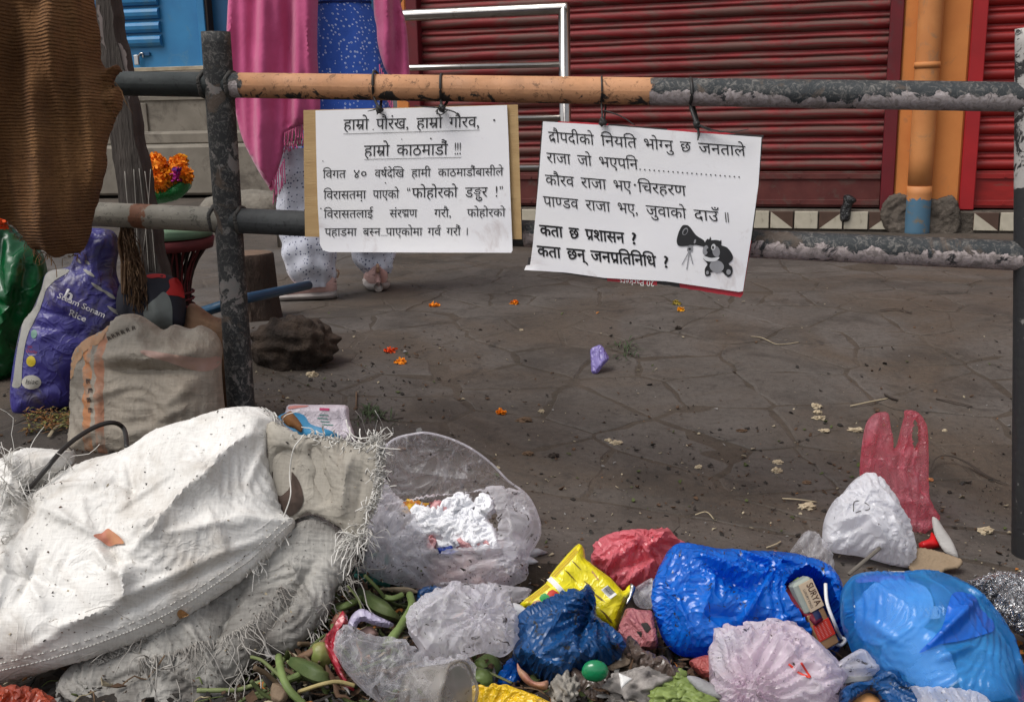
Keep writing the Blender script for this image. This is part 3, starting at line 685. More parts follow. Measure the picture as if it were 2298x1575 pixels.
# marks: < half form of the next letter, ^ rakar under the letter just set, ~ reph over the letter just set
def word(txt, off=0):
    Vs = []; Fs = []; n = 0; x = 0; half = False; prev = (0, 0); SW = .075
    def put(V, Fc, dx, dy=0):
        nonlocal n
        Vs.append(V+[dx, dy]); Fs.extend([tuple(i+n for i in f) for f in Fc]); n += len(V)
    bd_o = off; off = 0
    for ci, ch in enumerate(txt):
        if ch == '<': half = True; continue
        if ch == 'ि':
            nx = [c_ for c_ in txt[ci+1:] if c_ not in '<^~'][0]; na = glyph(nx, 0)[2]; xs = x+.12; xe = x+.235+na-.13
            put(*stroke([(xs, 0), (xs, .6)], SW), 0); put(*stroke([(x-.01, .6), (x+.24, .6)], SW), 0); put(*stroke([(xs, .6), (xs-.05, .68), (xs-.03, .78), (xs+.1, .85), ((xs+xe)/2+.02, .86), (xe-.08, .78), (xe, .62)], SW*.9), 0); x += .235; continue
        if ch == '^':
            x0 = prev[1]-.13; put(*stroke([(x0, .26), (x0-.12, .16), (x0-.27, .03)], SW), 0); continue
        if ch == '~':
            x0 = prev[1]-.11; put(*stroke([(x0, .60), (x0-.13, .69), (x0-.14, .78), (x0-.04, .83), (x0+.06, .80)], SW*.9), 0); continue
        if ch == '{':  # ksha
            put(*stroke([(0, .6), (.66, .6)], SW), x); put(*stroke([(.54, .6), (.54, 0)], SW), x)
            put(*stroke([(.40, .6), (.36, .5), (.26, .47), (.14, .52), (.07, .45), (.10, .36), (.22, .33), (.34, .27), (.40, .17), (.34, .07), (.24, .07), (.20, .15), (.28, .22), (.42, .25), (.54, .24)], SW*.9), x); prev = (x, x+.66); x += .66; continue
        if ch == '}':  # nga over ga, stacked
            V, Fc, adv = glyph('ङ', off); put(V*[1, .72], Fc, x, .17); g, gf, ga = glyph('ग', off); put(g*[.55, .45], gf, x+.2, -.16); prev = (x, x+adv); x += adv; continue
        if ch == ' ': x += .28; continue
        V, Fc, adv = glyph(ch, off)
        if half:
            V, Fc = clipx(V, Fc, adv-.21); adv = adv-.21; half = False
        if len(V): put(V, Fc, x)
        if adv > .05: prev = (x, x+adv)
        x += adv
    if bd_o:
        b_ = np.concatenate(Vs); m_ = len(b_); F0 = list(Fs); o_l = [b_]
        for q_, (ax_, ay_) in enumerate(((bd_o*1.2, 0), (-bd_o*1.2, 0), (0, bd_o), (0, -bd_o))): o_l.append(b_+[ax_, ay_]); Fs = Fs+[tuple(i+(q_+1)*m_ for i in f) for f in F0]
        return np.concatenate(o_l), Fs, x
    return np.concatenate(Vs), Fs, x
def write(mb, surf, words, off=.0012, bold=0, m=0, zoom=(0, 0, 1), hook=1.0, ybase=None, hpx=None):
    """words: (text, x0, x1) in zoomed picture units, base line y at two x, letter height in the same units"""
    ox, oy, sc = zoom; (xa, ya, xb, yb) = ybase
    for (txt, x0, x1) in words:
        V, Fc, wd = word(txt, bold); s_ = hpx/.60
        px = x0+(V[:, 0]/wd)*(x1-x0); bl = ya+(px-xa)*(yb-ya)/(xb-xa); py = bl-V[:, 1]*s_; px = px+(V[:, 1]*s_)*(-(ya-yb)/(xb-xa))*-1*hook
        q = np.stack([ox+px/sc, oy+py/sc], 1)
        mb.add(surf.pts(q, off), [f if True else f for f in Fc], q)
INK = M('black_ink', (.012, .012, .014), (.02, .02, .022), rough=.6, bump=0)
paper_m = M('sign_paper', (.80, .79, .80), (.76, .75, .78), sc=6, rough=.55, bump=.12, bsc=12, bd=.01, dirt=(.55, .5, .5), dsc=9, damt=.28)
card_m = M('cardboard', (.46, .31, .15), (.4, .26, .12), sc=4, rough=.85, bump=.3, bsc=50, dirt=(.3, .19, .09), damt=.3, stretch=(1, 1, 12))
# sign one
sg1 = thing('protest_sign', B(925, 560, -.07), 'level paper sign on brown cardboard with an underlined heading, hung nearer the left post', 'sign', 'paper signs tied to the barrier')
z1 = (680, 220, 4.144)
def zz(pts, z): return [(z[0]+x/z[2], z[1]+y/z[2]) for x, y in pts]
nB = -BN+np.array([0, 0, .04]); o1 = B(925, 400, -.045)
cs = Surf(zz([(5, 115), (1000, 88), (1997, 62), (2016, 700), (2035, 1315), (1000, 1305), (20, 1290), (10, 700)], z1), o1, nB, T=.0, sm=1, folds=[(700, 400, 1165, 395, .001, 20)], fn=lambda x, y: .0012*np.sin(x*.02)); cs.build('cardboard', card_m, sg1, 12, 0)
ps = Surf(zz([(117, 118), (700, 103), (1300, 86), (1897, 68), (1912, 400), (1925, 800), (1950, 1415), (1938, 1437), (1200, 1436), (250, 1432), (190, 1415), (160, 1360), (140, 1000), (125, 500)], z1), o1-BN*.004, nB, T=0, sm=1, fn=lambda x, y: .004*np.clip((y-520)/50, 0, 1)**2+.0010*np.sin(x*.013+y*.011)+.0016)
pap = ps.build('paper', paper_m, sg1, 9, 0)
mb = MB()
write(mb, ps, [('हाम^रो', 378, 612), ('पौरंख,', 682, 985), ('हाम^रो'.replace('र', ''), 1055, 1297), ('गौरव,', 1360, 1642)], zoom=z1, ybase=(378, 300, 1640, 270), hpx=95) if 0 else None
HM = 'हाम^ो'
write(mb, ps, [(HM, 378, 612), ('पौरंख,', 682, 985), (HM, 1055, 1297), ('गौरव,', 1360, 1642)], zoom=z1, ybase=(378, 300, 1640, 272), hpx=93)
write(mb, ps, [(HM, 570, 805), ('काठमाडौं', 872, 1345), ('!!!', 1405, 1472)], zoom=z1, ybase=(570, 545, 1470, 526), hpx=97)
write(mb, ps, [('विगत'.replace('वि', 'िव'), 188, 400), ('४०', 468, 600), ('वष~देिख', 668, 940), ('हामी', 1008, 1187), ('काठमाडौंबासीले', 1255, 1862)], zoom=z1, ybase=(188, 748, 1860, 722), hpx=69)
write(mb, ps, [('िवरासतमा', 195, 587), ('पाएको', 650, 893)], zoom=z1, ybase=(195, 942, 1860, 918), hpx=72)
write(mb, ps, [('“', 965, 1000), ('फोहोरको', 1012, 1437), ('ड}ुर', 1508, 1715), ('!', 1785, 1815), ('”', 1825, 1862)], zoom=z1, ybase=(195, 940, 1860, 918), hpx=86)
write(mb, ps, [('िवरासतलाई', 197, 652), ('संर{ण', 805, 1062), ('गरौ,', 1220, 1380), ('फोहोरको', 1525, 1882)], zoom=z1, ybase=(197, 1117, 1880, 1102), hpx=69)
write(mb, ps, [('पहाडमा', 205, 500), ('ब<स्न'.replace('्', ''), 558, 720), ('पाएकोमा', 770, 1110), ('गव~', 1160, 1282), ('गरौं', 1335, 1467), ('।', 1508, 1540)], zoom=z1, ybase=(205, 1283, 1530, 1277), hpx=68)
def rule(mb, surf, x0, y0, x1, y1, w_, z, off=.0012):
    n = 24; q = np.array([[x0+(x1-x0)*i/n, y0+(y1-y0)*i/n-w_/2] for i in range(n+1)]+[[x0+(x1-x0)*i/n, y0+(y1-y0)*i/n+w_/2] for i in range(n+1)]); q = np.array(zz(q, z)); mb.add(surf.pts(q, off), [(i, n+1+i, n+2+i, i+1) for i in range(n)], q)
rule(mb, ps, 380, 337, 1643, 300, 4, z1); rule(mb, ps, 572, 573, 1472, 553, 4, z1)
def dot(mb, surf, x, y, r, z, off=.0012, sx=1.0):
    q = np.array([[x+r*sx*math.cos(k*.785), y+r*math.sin(k*.785)] for k in range(8)]); q = np.array(zz(q, z)); mb.add(surf.pts(q, off), [tuple(range(7, -1, -1))], q)
for (x, y, r) in ((1778, 208, 10), (920, 385, 5), (1190, 378, 8), (188, 588, 5), (768, 790, 6), (545, 955, 7), (170, 1028, 7), (655, 295, 5)): dot(mb, ps, x, y, r, z1)
rule(mb, ps, 725, 1278, 790, 1278, 3, z1)
mb.build('lettering', INK, pap)
# sign two
sg2 = thing('protest_sign', B(1440, 650, -.08), 'tilted paper sign with a black bear and telescope drawing, hung right', 'sign', 'paper signs tied to the barrier')
z2 = (1160, 240, 3.579); o2_ = B(1440, 460, -.05)
bk = Surf(zz([(203, 110), (700, 135), (1500, 200), (1980, 230), (1900, 1000), (1815, 1505), (1795, 1530), (1740, 1520), (1180, 1430), (720, 1385), (75, 1300), (95, 1210), (130, 1205), (165, 600)], z2), o2_, nB, T=0, sm=1, folds=[], fn=lambda x, y: .001*np.sin(x*.02), seed=3, rag=.5)
def box_print():
    t = MT('printed_carton'); sp = t.n('SeparateXYZ'); t.t.links.new(t.tc.outputs['Object'], sp.inputs[0])
    n_ = t.noise(5, 2); f = t.math('GREATER_THAN', t.math('ADD', sp.outputs[0], t.math('MULTIPLY', n_, .1)), .0)
    col = t.mix(t.math('GREATER_THAN', t.noise(6, 1), .5), (.03, .025, .025), (.42, .02, .035)); return t.done(col, .5)
bkm = box_print(); bk.build('backing_board', bkm, sg2, 12, 0)
rdm = M('red_print', (.45, .03, .045), rough=.5, bump=.1); wt_ink = M('white_print', (.75, .74, .72), rough=.5, bump=0)
st = Surf(zz([(725, 1360), (1125, 1400), (1125, 1432), (725, 1398)], z2), o2_-BN*.003, nB, T=0, sm=1); stp = st.build('red_strip', rdm, sg2, 12, 0)
mb = MB(); V, Fc, wd = word('20 Packets'); q = np.stack([z2[0]+(1105-V[:, 0]/wd*280)/z2[2], z2[1]+(1376+V[:, 1]*72+(280-V[:, 0]/wd*280)*.06)/z2[2]], 1); mb.add(st.pts(q, .0012), Fc, q); mb.build('lettering', wt_ink, stp)
ps2 = Surf(zz([(210, 118), (800, 155), (1500, 212), (1965, 245), (1940, 620), (1880, 1060), (1815, 1480), (1780, 1485), (1200, 1400), (700, 1372), (400, 1330), (62, 1308), (75, 1275), (108, 1268), (130, 1100), (175, 600)], z2), o2_-BN*.0045, nB, T=0, sm=1, fn=lambda x, y: .0010*np.sin(x*.012-y*.012)+.0008*np.sin(y*.02+x*.01)+.0018+.004*np.clip((1215-x)/20, 0, 1)*np.clip((y-590)/20, 0, 1))
pap2 = ps2.build('paper', paper_m, sg2, 9, 0)
mb = MB()
write(mb, ps2, [('द^ौपदीको', 256, 622), ('िनयित', 680, 965), ('भो<गनु', 1020, 1257), ('छ', 1315, 1400), ('जनताले', 1462, 1838)], zoom=z2, ybase=(258, 280, 1830, 397), hpx=78)
write(mb, ps2, [('राजा', 243, 434), ('जो', 490, 604), ('भएपिन', 660, 975)], zoom=z2, ybase=(243, 447, 985, 506), hpx=77)
for k in range(22): dot(mb, ps2, 990+k*37.8, 502+k*37.8*.078, 6, z2)
write(mb, ps2, [('कौरव', 233, 462), ('राजा', 518, 720), ('भए', 775, 920), ('िचरहरण', 975, 1360)], zoom=z2, ybase=(235, 624, 1358, 715), hpx=77)
dot(mb, ps2, 948, 627, 9, z2)
write(mb, ps2, [('पा<णडव', 218, 497), ('राजा', 555, 752), ('भए,', 810, 975), ('जुवाको', 1040, 1363), ('दाउँ', 1425, 1620), ('॥', 1660, 1712)], zoom=z2, ybase=(220, 797, 1700, 928), hpx=77)
write(mb, ps2, [('कता', 190, 372), ('छ', 425, 502), ('प^शासन', 555, 865), ('?', 920, 968)], zoom=z2, ybase=(190, 1030, 862, 1094), hpx=80, bold=.018)
write(mb, ps2, [('कता', 170, 355), ('छन्', 408, 552), ('जनप^ितिनिध', 598, 1120), ('?', 1178, 1225)], zoom=z2, ybase=(170, 1197, 1120, 1282), hpx=80, bold=.018)
mb.build('lettering', INK, pap2)
gry = M('grey_ink', (.3, .3, .32), rough=.6, bump=.1); wht = M('pale_ink', (.75, .75, .77), rough=.6, bump=0)
def shape(mb, pts, m=0, off=.0013, sm=4):
    pp = spl([np.array(p, float) for p in pts], sm, True); q = np.array(zz(pp, z2)); tr = geometry.tessellate_polygon([[Vector((a, b, 0)) for a, b in pp]])
    Fc = [tuple(f) for f in tr]; o = []
    for f in Fc:
        A_, B_, C_ = q[f[0]], q[f[1]], q[f[2]]; o.append(f if (B_[0]-A_[0])*(C_[1]-A_[1])-(B_[1]-A_[1])*(C_[0]-A_[0]) < 0 else f[::-1])
    mb.add(ps2.pts(q, off), o, q, m)
def ell(cx, cy, rx, ry, rot=0, n=12):
    c, s_ = math.cos(rot), math.sin(rot); return [(cx+rx*math.cos(k*6.283/n)*c-ry*math.sin(k*6.283/n)*s_, cy+rx*math.cos(k*6.283/n)*s_+ry*math.sin(k*6.283/n)*c) for k in range(n)]
mb = MB()
shape(mb, [(1345, 948), (1385, 960), (1440, 1030), (1505, 1075), (1500, 1118), (1440, 1108), (1400, 1112), (1310, 1118), (1284, 1085), (1295, 1020), (1320, 965)])       # telescope
shape(mb, ell(1352, 1000, 20, 32, .5), 1, .0017); shape(mb, ell(1352, 1003, 13, 24, .5), 0, .002); shape(mb, ell(1430, 1080, 8, 18, .3), 1, .0017)
shape(mb, [(1378, 1112), (1410, 1114), (1408, 1160), (1368, 1158)], 1, .0013); shape(mb, ell(1388, 1140, 10, 9), 0, .0018)
for (x0, y0, x1, y1) in ((1383, 1160, 1325, 1268), (1386, 1160, 1364, 1305), (1388, 1160, 1413, 1262), (1340, 1220, 1405, 1228)): shape(mb, [(x0-4, y0), (x0+4, y0), (x1+4, y1), (x1-4, y1)], 1, .0013, 1)
shape(mb, [(1505, 1100), (1530, 1060), (1552, 1070), (1600, 1068), (1640, 1080), (1642, 1110), (1690, 1130), (1732, 1190), (1728, 1230), (1700, 1258), (1730, 1290), (1728, 1340), (1700, 1365), (1670, 1345), (1640, 1320), (1560, 1325), (1555, 1350), (1515, 1355), (1510, 1300), (1530, 1260), (1498, 1220), (1508, 1190), (1495, 1150)])
shape(mb, [(1530, 1068), (1545, 1062), (1553, 1042), (1560, 1068)]); shape(mb, [(1612, 1075), (1625, 1085), (1640, 1066), (1642, 1098), (1632, 1104)])
shape(mb, ell(1600, 1160, 30, 45, -.2), 1, .0018); shape(mb, ell(1515, 1150, 22, 40, .2), 1, .0018); shape(mb, ell(1578, 1125, 17, 26, .2), 2, .0022); shape(mb, ell(1575, 1128, 8, 14), 0, .0026); shape(mb, ell(1543, 1150, 20, 17), 0, .0024)
shape(mb, [(1500, 1195), (1560, 1212), (1625, 1205), (1600, 1235), (1540, 1240), (1505, 1225)], 2, .0022); shape(mb, ell(1605, 1280, 58, 48, .2), 1, .0018); shape(mb, ell(1700, 1325, 18, 22), 1, .0018); shape(mb, ell(1530, 1330, 12, 15), 1, .0018)
mb.build('bear_drawing', [INK, gry, wht], pap2)
# ties
tie_m = M('black_tie', (.015, .014, .014), (.03, .028, .026), rough=.5, bump=.3)
def tie(x, ytop, ybot, par, r=.0028, tails=(), sx=0):
    c = B(x, ytop); R_ = .0292; pts = [B(x+sx, ybot, -.052)]
    for k in range(9): an = -.9+k*(math.pi+1.8)/8; pts.append(c+np.array([-BN[0], -BN[1], 0])*R_*math.cos(an-.0)*1.0+np.array([0, 0, 1.])*R_*math.sin(an)+BD*.003*math.sin(k))
    pts.append(B(x+sx+3, ybot-2, .0))
    V, Fc, U = tube(spl(pts, 4), r, 8); mk('tie', V, Fc, tie_m, par, True, U)
    kn = B(x+sx, ybot, -.058); lump('knot', kn, (.007, .006, .008), tie_m, par, int(x), .4)
    for t_ in tails:
        V, Fc, U = tube(spl([B(a_, b_, -.058-.004*i) for i, (a_, b_) in enumerate(t_)], 5), np.linspace(.0035, .0015, 5*(len(t_)-1)+1), 6, flat=.5); mk('tie_end', V, Fc, tie_m, par, True, U)
tie(845, 193, 246, sg1, tails=[[(850, 243), (835, 248), (825, 250)], [(850, 244), (846, 258)]], sx=6)
tie(995, 200, 243, sg1, tails=[[(990, 240), (980, 250), (990, 258), (1005, 247)], [(996, 245), (1020, 252), (1030, 262)], [(985, 242), (950, 240), (930, 238)]], sx=-3)
tie(1353, 206, 275, sg2, .0018, tails=[[(1353, 272), (1350, 285)], [(1355, 248), (1395, 262), (1425, 282)]])
tie(1552, 212, 280, sg2, .0034, tails=[[(1565, 285), (1568, 300), (1566, 315)], [(1568, 280), (1600, 292), (1640, 297), (1680, 290)], [(1562, 278), (1580, 288), (1600, 296)]], sx=12)

# ------------------------------------------------------------------ the woman in the pink shawl
YW = 4.12
wm = thing('person', P(740, 668, YW), 'person seen from behind in pink shawl, blue dotted dress, white trousers and pink shoes', 'person')
skin_m = M('skin', (.42, .24, .16), (.38, .21, .14), rough=.55, bump=.1); hair_m = M('dark_hair', (.02, .015, .012), rough=.5, bump=.5, stretch=(1, 1, .1), bsc=200)
def dots_mat(name, base, dotc, sc, r0, r1, dens=.0, base2=None):
    t = MT(name); mp = t.n('Mapping'); t.t.links.new(t.tc.outputs['UV'], mp.inputs['Vector']); vo = t.n('TexVoronoi', Scale=sc, Randomness=.75); t.t.links.new(mp.outputs[0], vo.inputs['Vector'])
    d = vo.outputs['Distance']; f = t.math('MULTIPLY', t.math('GREATER_THAN', d, r0), t.math('LESS_THAN', d, r1))
    if dens: f = t.math('MULTIPLY', f, t.ramp(t.noise(22, 2, .5, mp.outputs[0]), dens, dens+.03))
    b_ = t.mix(t.ramp(t.noise(5, 4), .3, .7), base, base2 or tuple(x*.8 for x in base)); return t.done(t.mix(f, b_, dotc), .85, t.bump(t.noise(14, 5, .8), .35, .02), Specular_IOR_Level=.2, Sheen_Weight=.2)
blue_dress = dots_mat('blue_dotted_cloth', (.055, .15, .62), (.55, .65, .9), 78, .12, .30)
trouser_m = dots_mat('white_dotted_cloth', (.60, .61, .69), (.06, .07, .14), 92, .0, .3, .4)
shawl_m = M('pink_shawl_cloth', (.56, .10, .24), (.47, .078, .19), sc=6, rough=.85, bump=.35, bsc=70, spec=.15, Sheen_Weight=.3)
def loft(rings, n=40, folds=0, fa=.004, seed=1, cap=False):
    """rings: (xl, xr, y, depth_offset, thickness ratio) in the photograph at the woman's distance"""
    rings = np.array(rings, float); k = len(rings); ks = np.linspace(0, k-1, (k-1)*6+1); V = []; U = []
    def cr_(i):
        i0 = int(min(k-2, i)); t = i-i0; p = [rings[max(0, min(k-1, i0+q))] for q in (-1, 0, 1, 2)]
        return .5*(2*p[1]+(p[2]-p[0])*t+(2*p[0]-5*p[1]+4*p[2]-p[3])*t*t+(3*p[1]-p[0]-3*p[2]+p[3])*t**3)
    for r in ks:
        xl, xr, y, do, th = cr_(r); c = P((xl+xr)/2, y, YW+do); hw = np.linalg.norm(P(xr, y, YW+do)-P(xl, y, YW+do))/2
        for j in range(n+1):
            a_ = 2*math.pi*j/n; f = fa*(math.sin(a_*7+c[2]*9+seed)+.6*math.sin(a_*13-c[2]*14+seed*2))+(folds*math.sin(c[2]*70+2*math.sin(a_*2+seed)) if folds else 0)
            V.append(c+np.array([math.cos(a_)*(hw+f), -math.sin(a_)*(hw*th+f), 0])); U.append((a_*hw, c[2]))
    Fc = [(i*(n+1)+j, i*(n+1)+j+1, (i+1)*(n+1)+j+1, (i+1)*(n+1)+j) for i in range(len(ks)-1) for j in range(n)]
    if cap: Fc += [tuple(range(n-1, -1, -1)), tuple((len(ks)-1)*(n+1)+j for j in range(n))]
    Fc = [f[::-1] for f in Fc]
    return V, Fc, U
# body: one continuous skin from ankles to head
def skinbody():
    me = bpy.data.meshes.new('body'); J = {}; vs = []; rr = []
    def j(name, p, r): J[name] = len(vs); vs.append(tuple(float(c) for c in p)); rr.append(r)
    hx, hy, _z = P(775, 300, YW)
    j('pel', (hx, hy+.02, .93), .07); j('wai', (hx, hy+.02, 1.08), .06); j('che', (hx, hy, 1.28), .085); j('nek', (hx, hy, 1.46), .052); j('neck', (hx, hy, 1.53), .05); j('head', (hx-.005, hy+.01, 1.63), .09); j('top', (hx-.01, hy+.01, 1.70), .078)
    la = P(715, 632, YW-.02); rA = P(850, 612, YW+.22)
    j('lh', (hx-.08, hy, .86), .065); j('lk', ((hx-.1+la[0])/2, hy+.0, .5), .062); j('la', (la[0], la[1], .1), .03); j('lf', (la[0]-.02, la[1]-.01, .06), .018)
    j('rh', (hx+.08, hy, .86), .065); j('rk', ((hx+.1+rA[0])/2, (hy+rA[1])/2, .5), .062); j('ra', (rA[0], rA[1], .1), .03); j('rf', (rA[0], rA[1]+.02, .06), .018)
    for s_, q in ((-1, 'l'), (1, 'r')):
        j(q+'s', (hx+s_*.17, hy, 1.4), .055); j(q+'e', (hx+s_*.22, hy+.04, 1.14), .04); j(q+'w', (hx+s_*.1, hy+.2, 1.02), .026); j(q+'p', (hx+s_*.05, hy+.25, 1.03), .028)
    E = [('pel', 'wai'), ('wai', 'che'), ('che', 'nek'), ('nek', 'neck'), ('neck', 'head'), ('head', 'top'), ('pel', 'lh'), ('lh', 'lk'), ('lk', 'la'), ('la', 'lf'), ('pel', 'rh'), ('rh', 'rk'), ('rk', 'ra'), ('ra', 'rf'), ('che', 'ls'), ('ls', 'le'), ('le', 'lw'), ('lw', 'lp'), ('che', 'rs'), ('rs', 're'), ('re', 'rw'), ('rw', 'rp')]
    me.from_pydata(vs, [(J[a], J[b]) for a, b in E], []); o = bpy.data.objects.new('tmp', me); S.collection.objects.link(o)
    md = o.modifiers.new('s', 'SKIN'); md.use_smooth_shade = True
    sk = me.skin_vertices[0].data if me.skin_vertices else None
    if sk is None:
        bm = bmesh.new(); bm.from_mesh(me); bm.verts.layers.skin.verify(); bm.to_mesh(me); bm.free(); sk = me.skin_vertices[0].data
    for i, r in enumerate(rr): sk[i].radius = (r, r)
    sk[0].use_root = True
    o.modifiers.new('d', 'SUBSURF').levels = 2
    dg = bpy.context.evaluated_depsgraph_get(); e = o.evaluated_get(dg); m2 = e.to_mesh(); V = [v.co[:] for v in m2.vertices]; Fc = [tuple(p.vertices) for p in m2.polygons]; e.to_mesh_clear(); bpy.data.objects.remove(o)
    return V, Fc
V, Fc = skinbody(); bd_ = mk('body', V, Fc, skin_m, wm, True)
hx, hy, _z = P(775, 300, YW)
lump('hair', (hx-.008, hy-.012, 1.655), (.1, .108, .115), hair_m, wm, 5, .05); lump('hair_bun', (hx-.005, hy-.12, 1.6), (.05, .045, .05), hair_m, wm, 6, .1)
V, Fc, U = loft([(612, 760, 330, .0, .8), (616, 762, 380, 0, .8), (625, 755, 450, 0, .8), (630, 752, 520, -.01, .8), (634, 752, 560, -.02, .85), (640, 752, 595, -.02, .85), (655, 748, 622, -.02, .85), (672, 742, 640, -.02, .9)], folds=.0045, fa=.006, seed=2); mk('trouser_leg', V, Fc, trouser_m, wm, True, U)
V, Fc, U = loft([(745, 905, 330, .1, .8), (760, 900, 420, .14, .8), (780, 893, 520, .18, .8), (794, 886, 562, .2, .85), (797, 882, 588, .2, .85), (806, 884, 600, .2, .85), (820, 876, 612, .2, .9)], folds=.005, fa=.006, seed=5); mk('trouser_leg', V, Fc, trouser_m, wm, True, U)
V, Fc, U = loft([(735, 820, -240, 0, .6), (700, 862, -200, .0, .6), (690, 872, -60, .0, .62), (705, 832, 0, .0, .66), (700, 845, 40, .0, .66), (692, 862, 100, 0, .66), (684, 874, 200, 0, .66), (678, 886, 300, 0, .66), (672, 895, 372, 0, .66)], seed=3, fa=.004); dr_ = mk('dress', V, Fc, blue_dress, wm, True, U)
V, Fc, U = loft([(704, 833, 5, .0, .67), (704, 834, 10, .0, .67)], seed=3, fa=.004)
mk('waist_seam', V, Fc, M('dark_blue_cloth', (.015, .03, .16), rough=.9), wm, True, U)
# shoes
shoe_m = M('pink_knit_shoe', (.62, .40, .36), (.54, .33, .30), sc=10, rough=.85, bump=.5, bsc=160); sole_m = M('grey_rubber_sole', (.34, .30, .28), (.26, .23, .22), rough=.75, bump=.1, dirt=(.13, .1, .08), damt=.4)
def shoe(heel, toe, L=None):
    heel = np.asarray(heel); toe = np.asarray(toe); heel[2] = toe[2] = 0; d = toe-heel; L = np.linalg.norm(d); d /= L; s_ = np.array([-d[1], d[0], 0]); rr = []
    root = thing('shoe_tmp', heel, None, None)
    def sec(t): return .036+.012*math.sin(min(1, t/.75)*math.pi*.9)**1 if t < .75 else .045*math.sqrt(max(0, 1-((t-.75)/.26)**2))
    def build(name, zlo, zhi, grow, mat, topfn=None):
        V = []; U = []; n = 24; N = 14
        for i in range(N+1):
            t = i/N; c = heel+d*L*t; wd = sec(max(.0, t)); wd = wd*(1 if t > .1 else math.sqrt(max(.05, 1-((.1-t)/.1)**2)*.9+.05))+grow; zh = zhi if topfn is None else topfn(t)
            for j in range(n+1):
                a_ = 2*math.pi*j/n; e = abs(math.cos(a_))**.7*(1 if math.cos(a_) > 0 else -1); z = zlo+(zh-zlo)*(.5+.5*math.sin(a_)); V.append(c+s_*wd*e*(1 if math.sin(a_) < 0 else .5+.5*math.cos(a_)**2)+[0, 0, z]); U.append((t*L, j/n*.1))
        Fc = [(i*(n+1)+j, i*(n+1)+j+1, (i+1)*(n+1)+j+1, (i+1)*(n+1)+j) for i in range(N) for j in range(n)]+[tuple(range(n)), tuple(N*(n+1)+j for j in range(n-1, -1, -1))]
        return mk(name, V, Fc, mat, root, True, U)
    build('sole', .0, .04, .006, sole_m); build('upper', .02, .07, 0, shoe_m, lambda t: .108-.012*math.sin(t*3) if t < .3 else .103-.062*ss((t-.3)/.55))
    V, Fc, U = tube(spl([heel+[0, 0, .08]-d*.004, heel+[0, 0, .10]-d*.012, heel+[0, 0, .112]-d*.002, heel+[0, 0, .1]+d*.006], 4), .006, 8, flat=.5); mk('heel_tab', V, Fc, M('tan_tab', (.5, .3, .2), rough=.8), root, True, U)
    return root
for (hp, dv) in (((757, 669), (-.235, -.03, 0)), ((850, 655), (-.05, .235, 0))):
    rt_ = shoe(Z(*hp, 0.0), Z(*hp, 0.0)+np.array(dv))
    for ch in [c for c in bpy.data.objects if c.parent == rt_]:
        pass
    rt_.name = 'shoe'; rt_.parent = wm; rt_.location = rt_.location-wm.location
    # the shoe is a part of the person and its pieces sub-parts: turn the sole into the part itself
    kids = [c for c in bpy.data.objects if c.parent == rt_]; up = [c for c in kids if c.name.startswith('upper')][0]
    up.parent = wm; up.location = up.location+rt_.location; up.name = 'shoe'
    for c in kids:
        if c is not up: c.parent = up; c.location = c.location+rt_.location-up.location
    bpy.data.objects.remove(rt_)
# shawl: two panels and the back yoke
def shfold(x, y): return .018*np.sin(x*.075+.004*y)+.010*np.sin(x*.16+1)+.006*np.sin(x*.03-y*.012)
p0 = P(640, 200, YW-.16)
Surf([(560, -330), (640, -420), (720, -440), (740, -300), (722, -100), (714, 0), (712, 120), (718, 210), (714, 262), (680, 280), (640, 300), (636, 340), (618, 400), (610, 428), (600, 415), (575, 375), (545, 315), (528, 250), (512, 180), (508, 110), (512, 0), (522, -150)], p0, (-.15, -1, .03), T=.035, R=50, fn=shfold, folds=[(690, -100, 700, 230, .03, 10), (600, -100, 612, 400, .022, 12), (650, 0, 648, 280, -.02, 8), (565, 0, 590, 350, .012, 14), (630, 40, 625, 330, -.02, 6)], seed=3, sm=4, grow=dict(g=.05, hold=.02, wl=.06, ani=.95, dirn=1.5)).build('shawl_panel', shawl_m, wm, 6, .3)
Surf([(830, -300), (800, -440), (860, -430), (925, -330), (890, -100), (898, 0), (912, 60), (918, 140), (922, 225), (900, 215), (880, 180), (862, 150), (848, 100), (845, 60), (838, 0)], P(880, 100, YW-.12), (.15, -1, .03), T=.03, R=40, fn=shfold, folds=[(862, -50, 885, 170, .02, 8), (880, 0, 903, 200, -.015, 7)], seed=4, sm=4, grow=dict(g=.05, hold=.02, wl=.05, ani=.95, dirn=1.5)).build('shawl_panel', shawl_m, wm, 6, .3)
V, Fc, U = loft([(735, 815, -455, 0, 1.0), (650, 900, -420, .0, .62), (560, 925, -330, 0, .5), (540, 915, -220, 0, .5), (530, 905, -110, 0, .45)], seed=8, fa=.006); mk('shawl_yoke', V, Fc, shawl_m, wm, True, U)
mb = MB(); rf = random.Random(9)
for k in range(17):
    x = 640+k*4.6; y = 300-k*2.2; L = rf.uniform(38, 48); pts = [P(x, y-3, YW-.18)]+[P(x+rf.uniform(-2, 2)-2*q, y+L*q, YW-.18+rf.uniform(-.01, .01)) for q in (.4, .75, 1)]; V, Fc, U = tube(spl(pts, 3), .0028, 5); mb.add(V, Fc, U)
for k in range(9):
    x = 612+k*3.2; y = 405-k*6; pts = [P(x, y, YW-.18)]+[P(x+2*q+rf.uniform(-2, 2), y+55*q, YW-.18) for q in (.5, 1)]; V, Fc, U = tube(spl(pts, 3), .0022, 5); mb.add(V, Fc, U)
for k in range(8):
    x = 852+k*4; y = 145+k*9; pts = [P(x, y, YW-.17)]+[P(x+3*q+rf.uniform(-1, 1), y+50*q, YW-.17) for q in (.5, 1)]; V, Fc, U = tube(spl(pts, 3), .0025, 5); mb.add(V, Fc, U)
tag(mb.build('fringe', shawl_m, wm, True), kind='stuff')
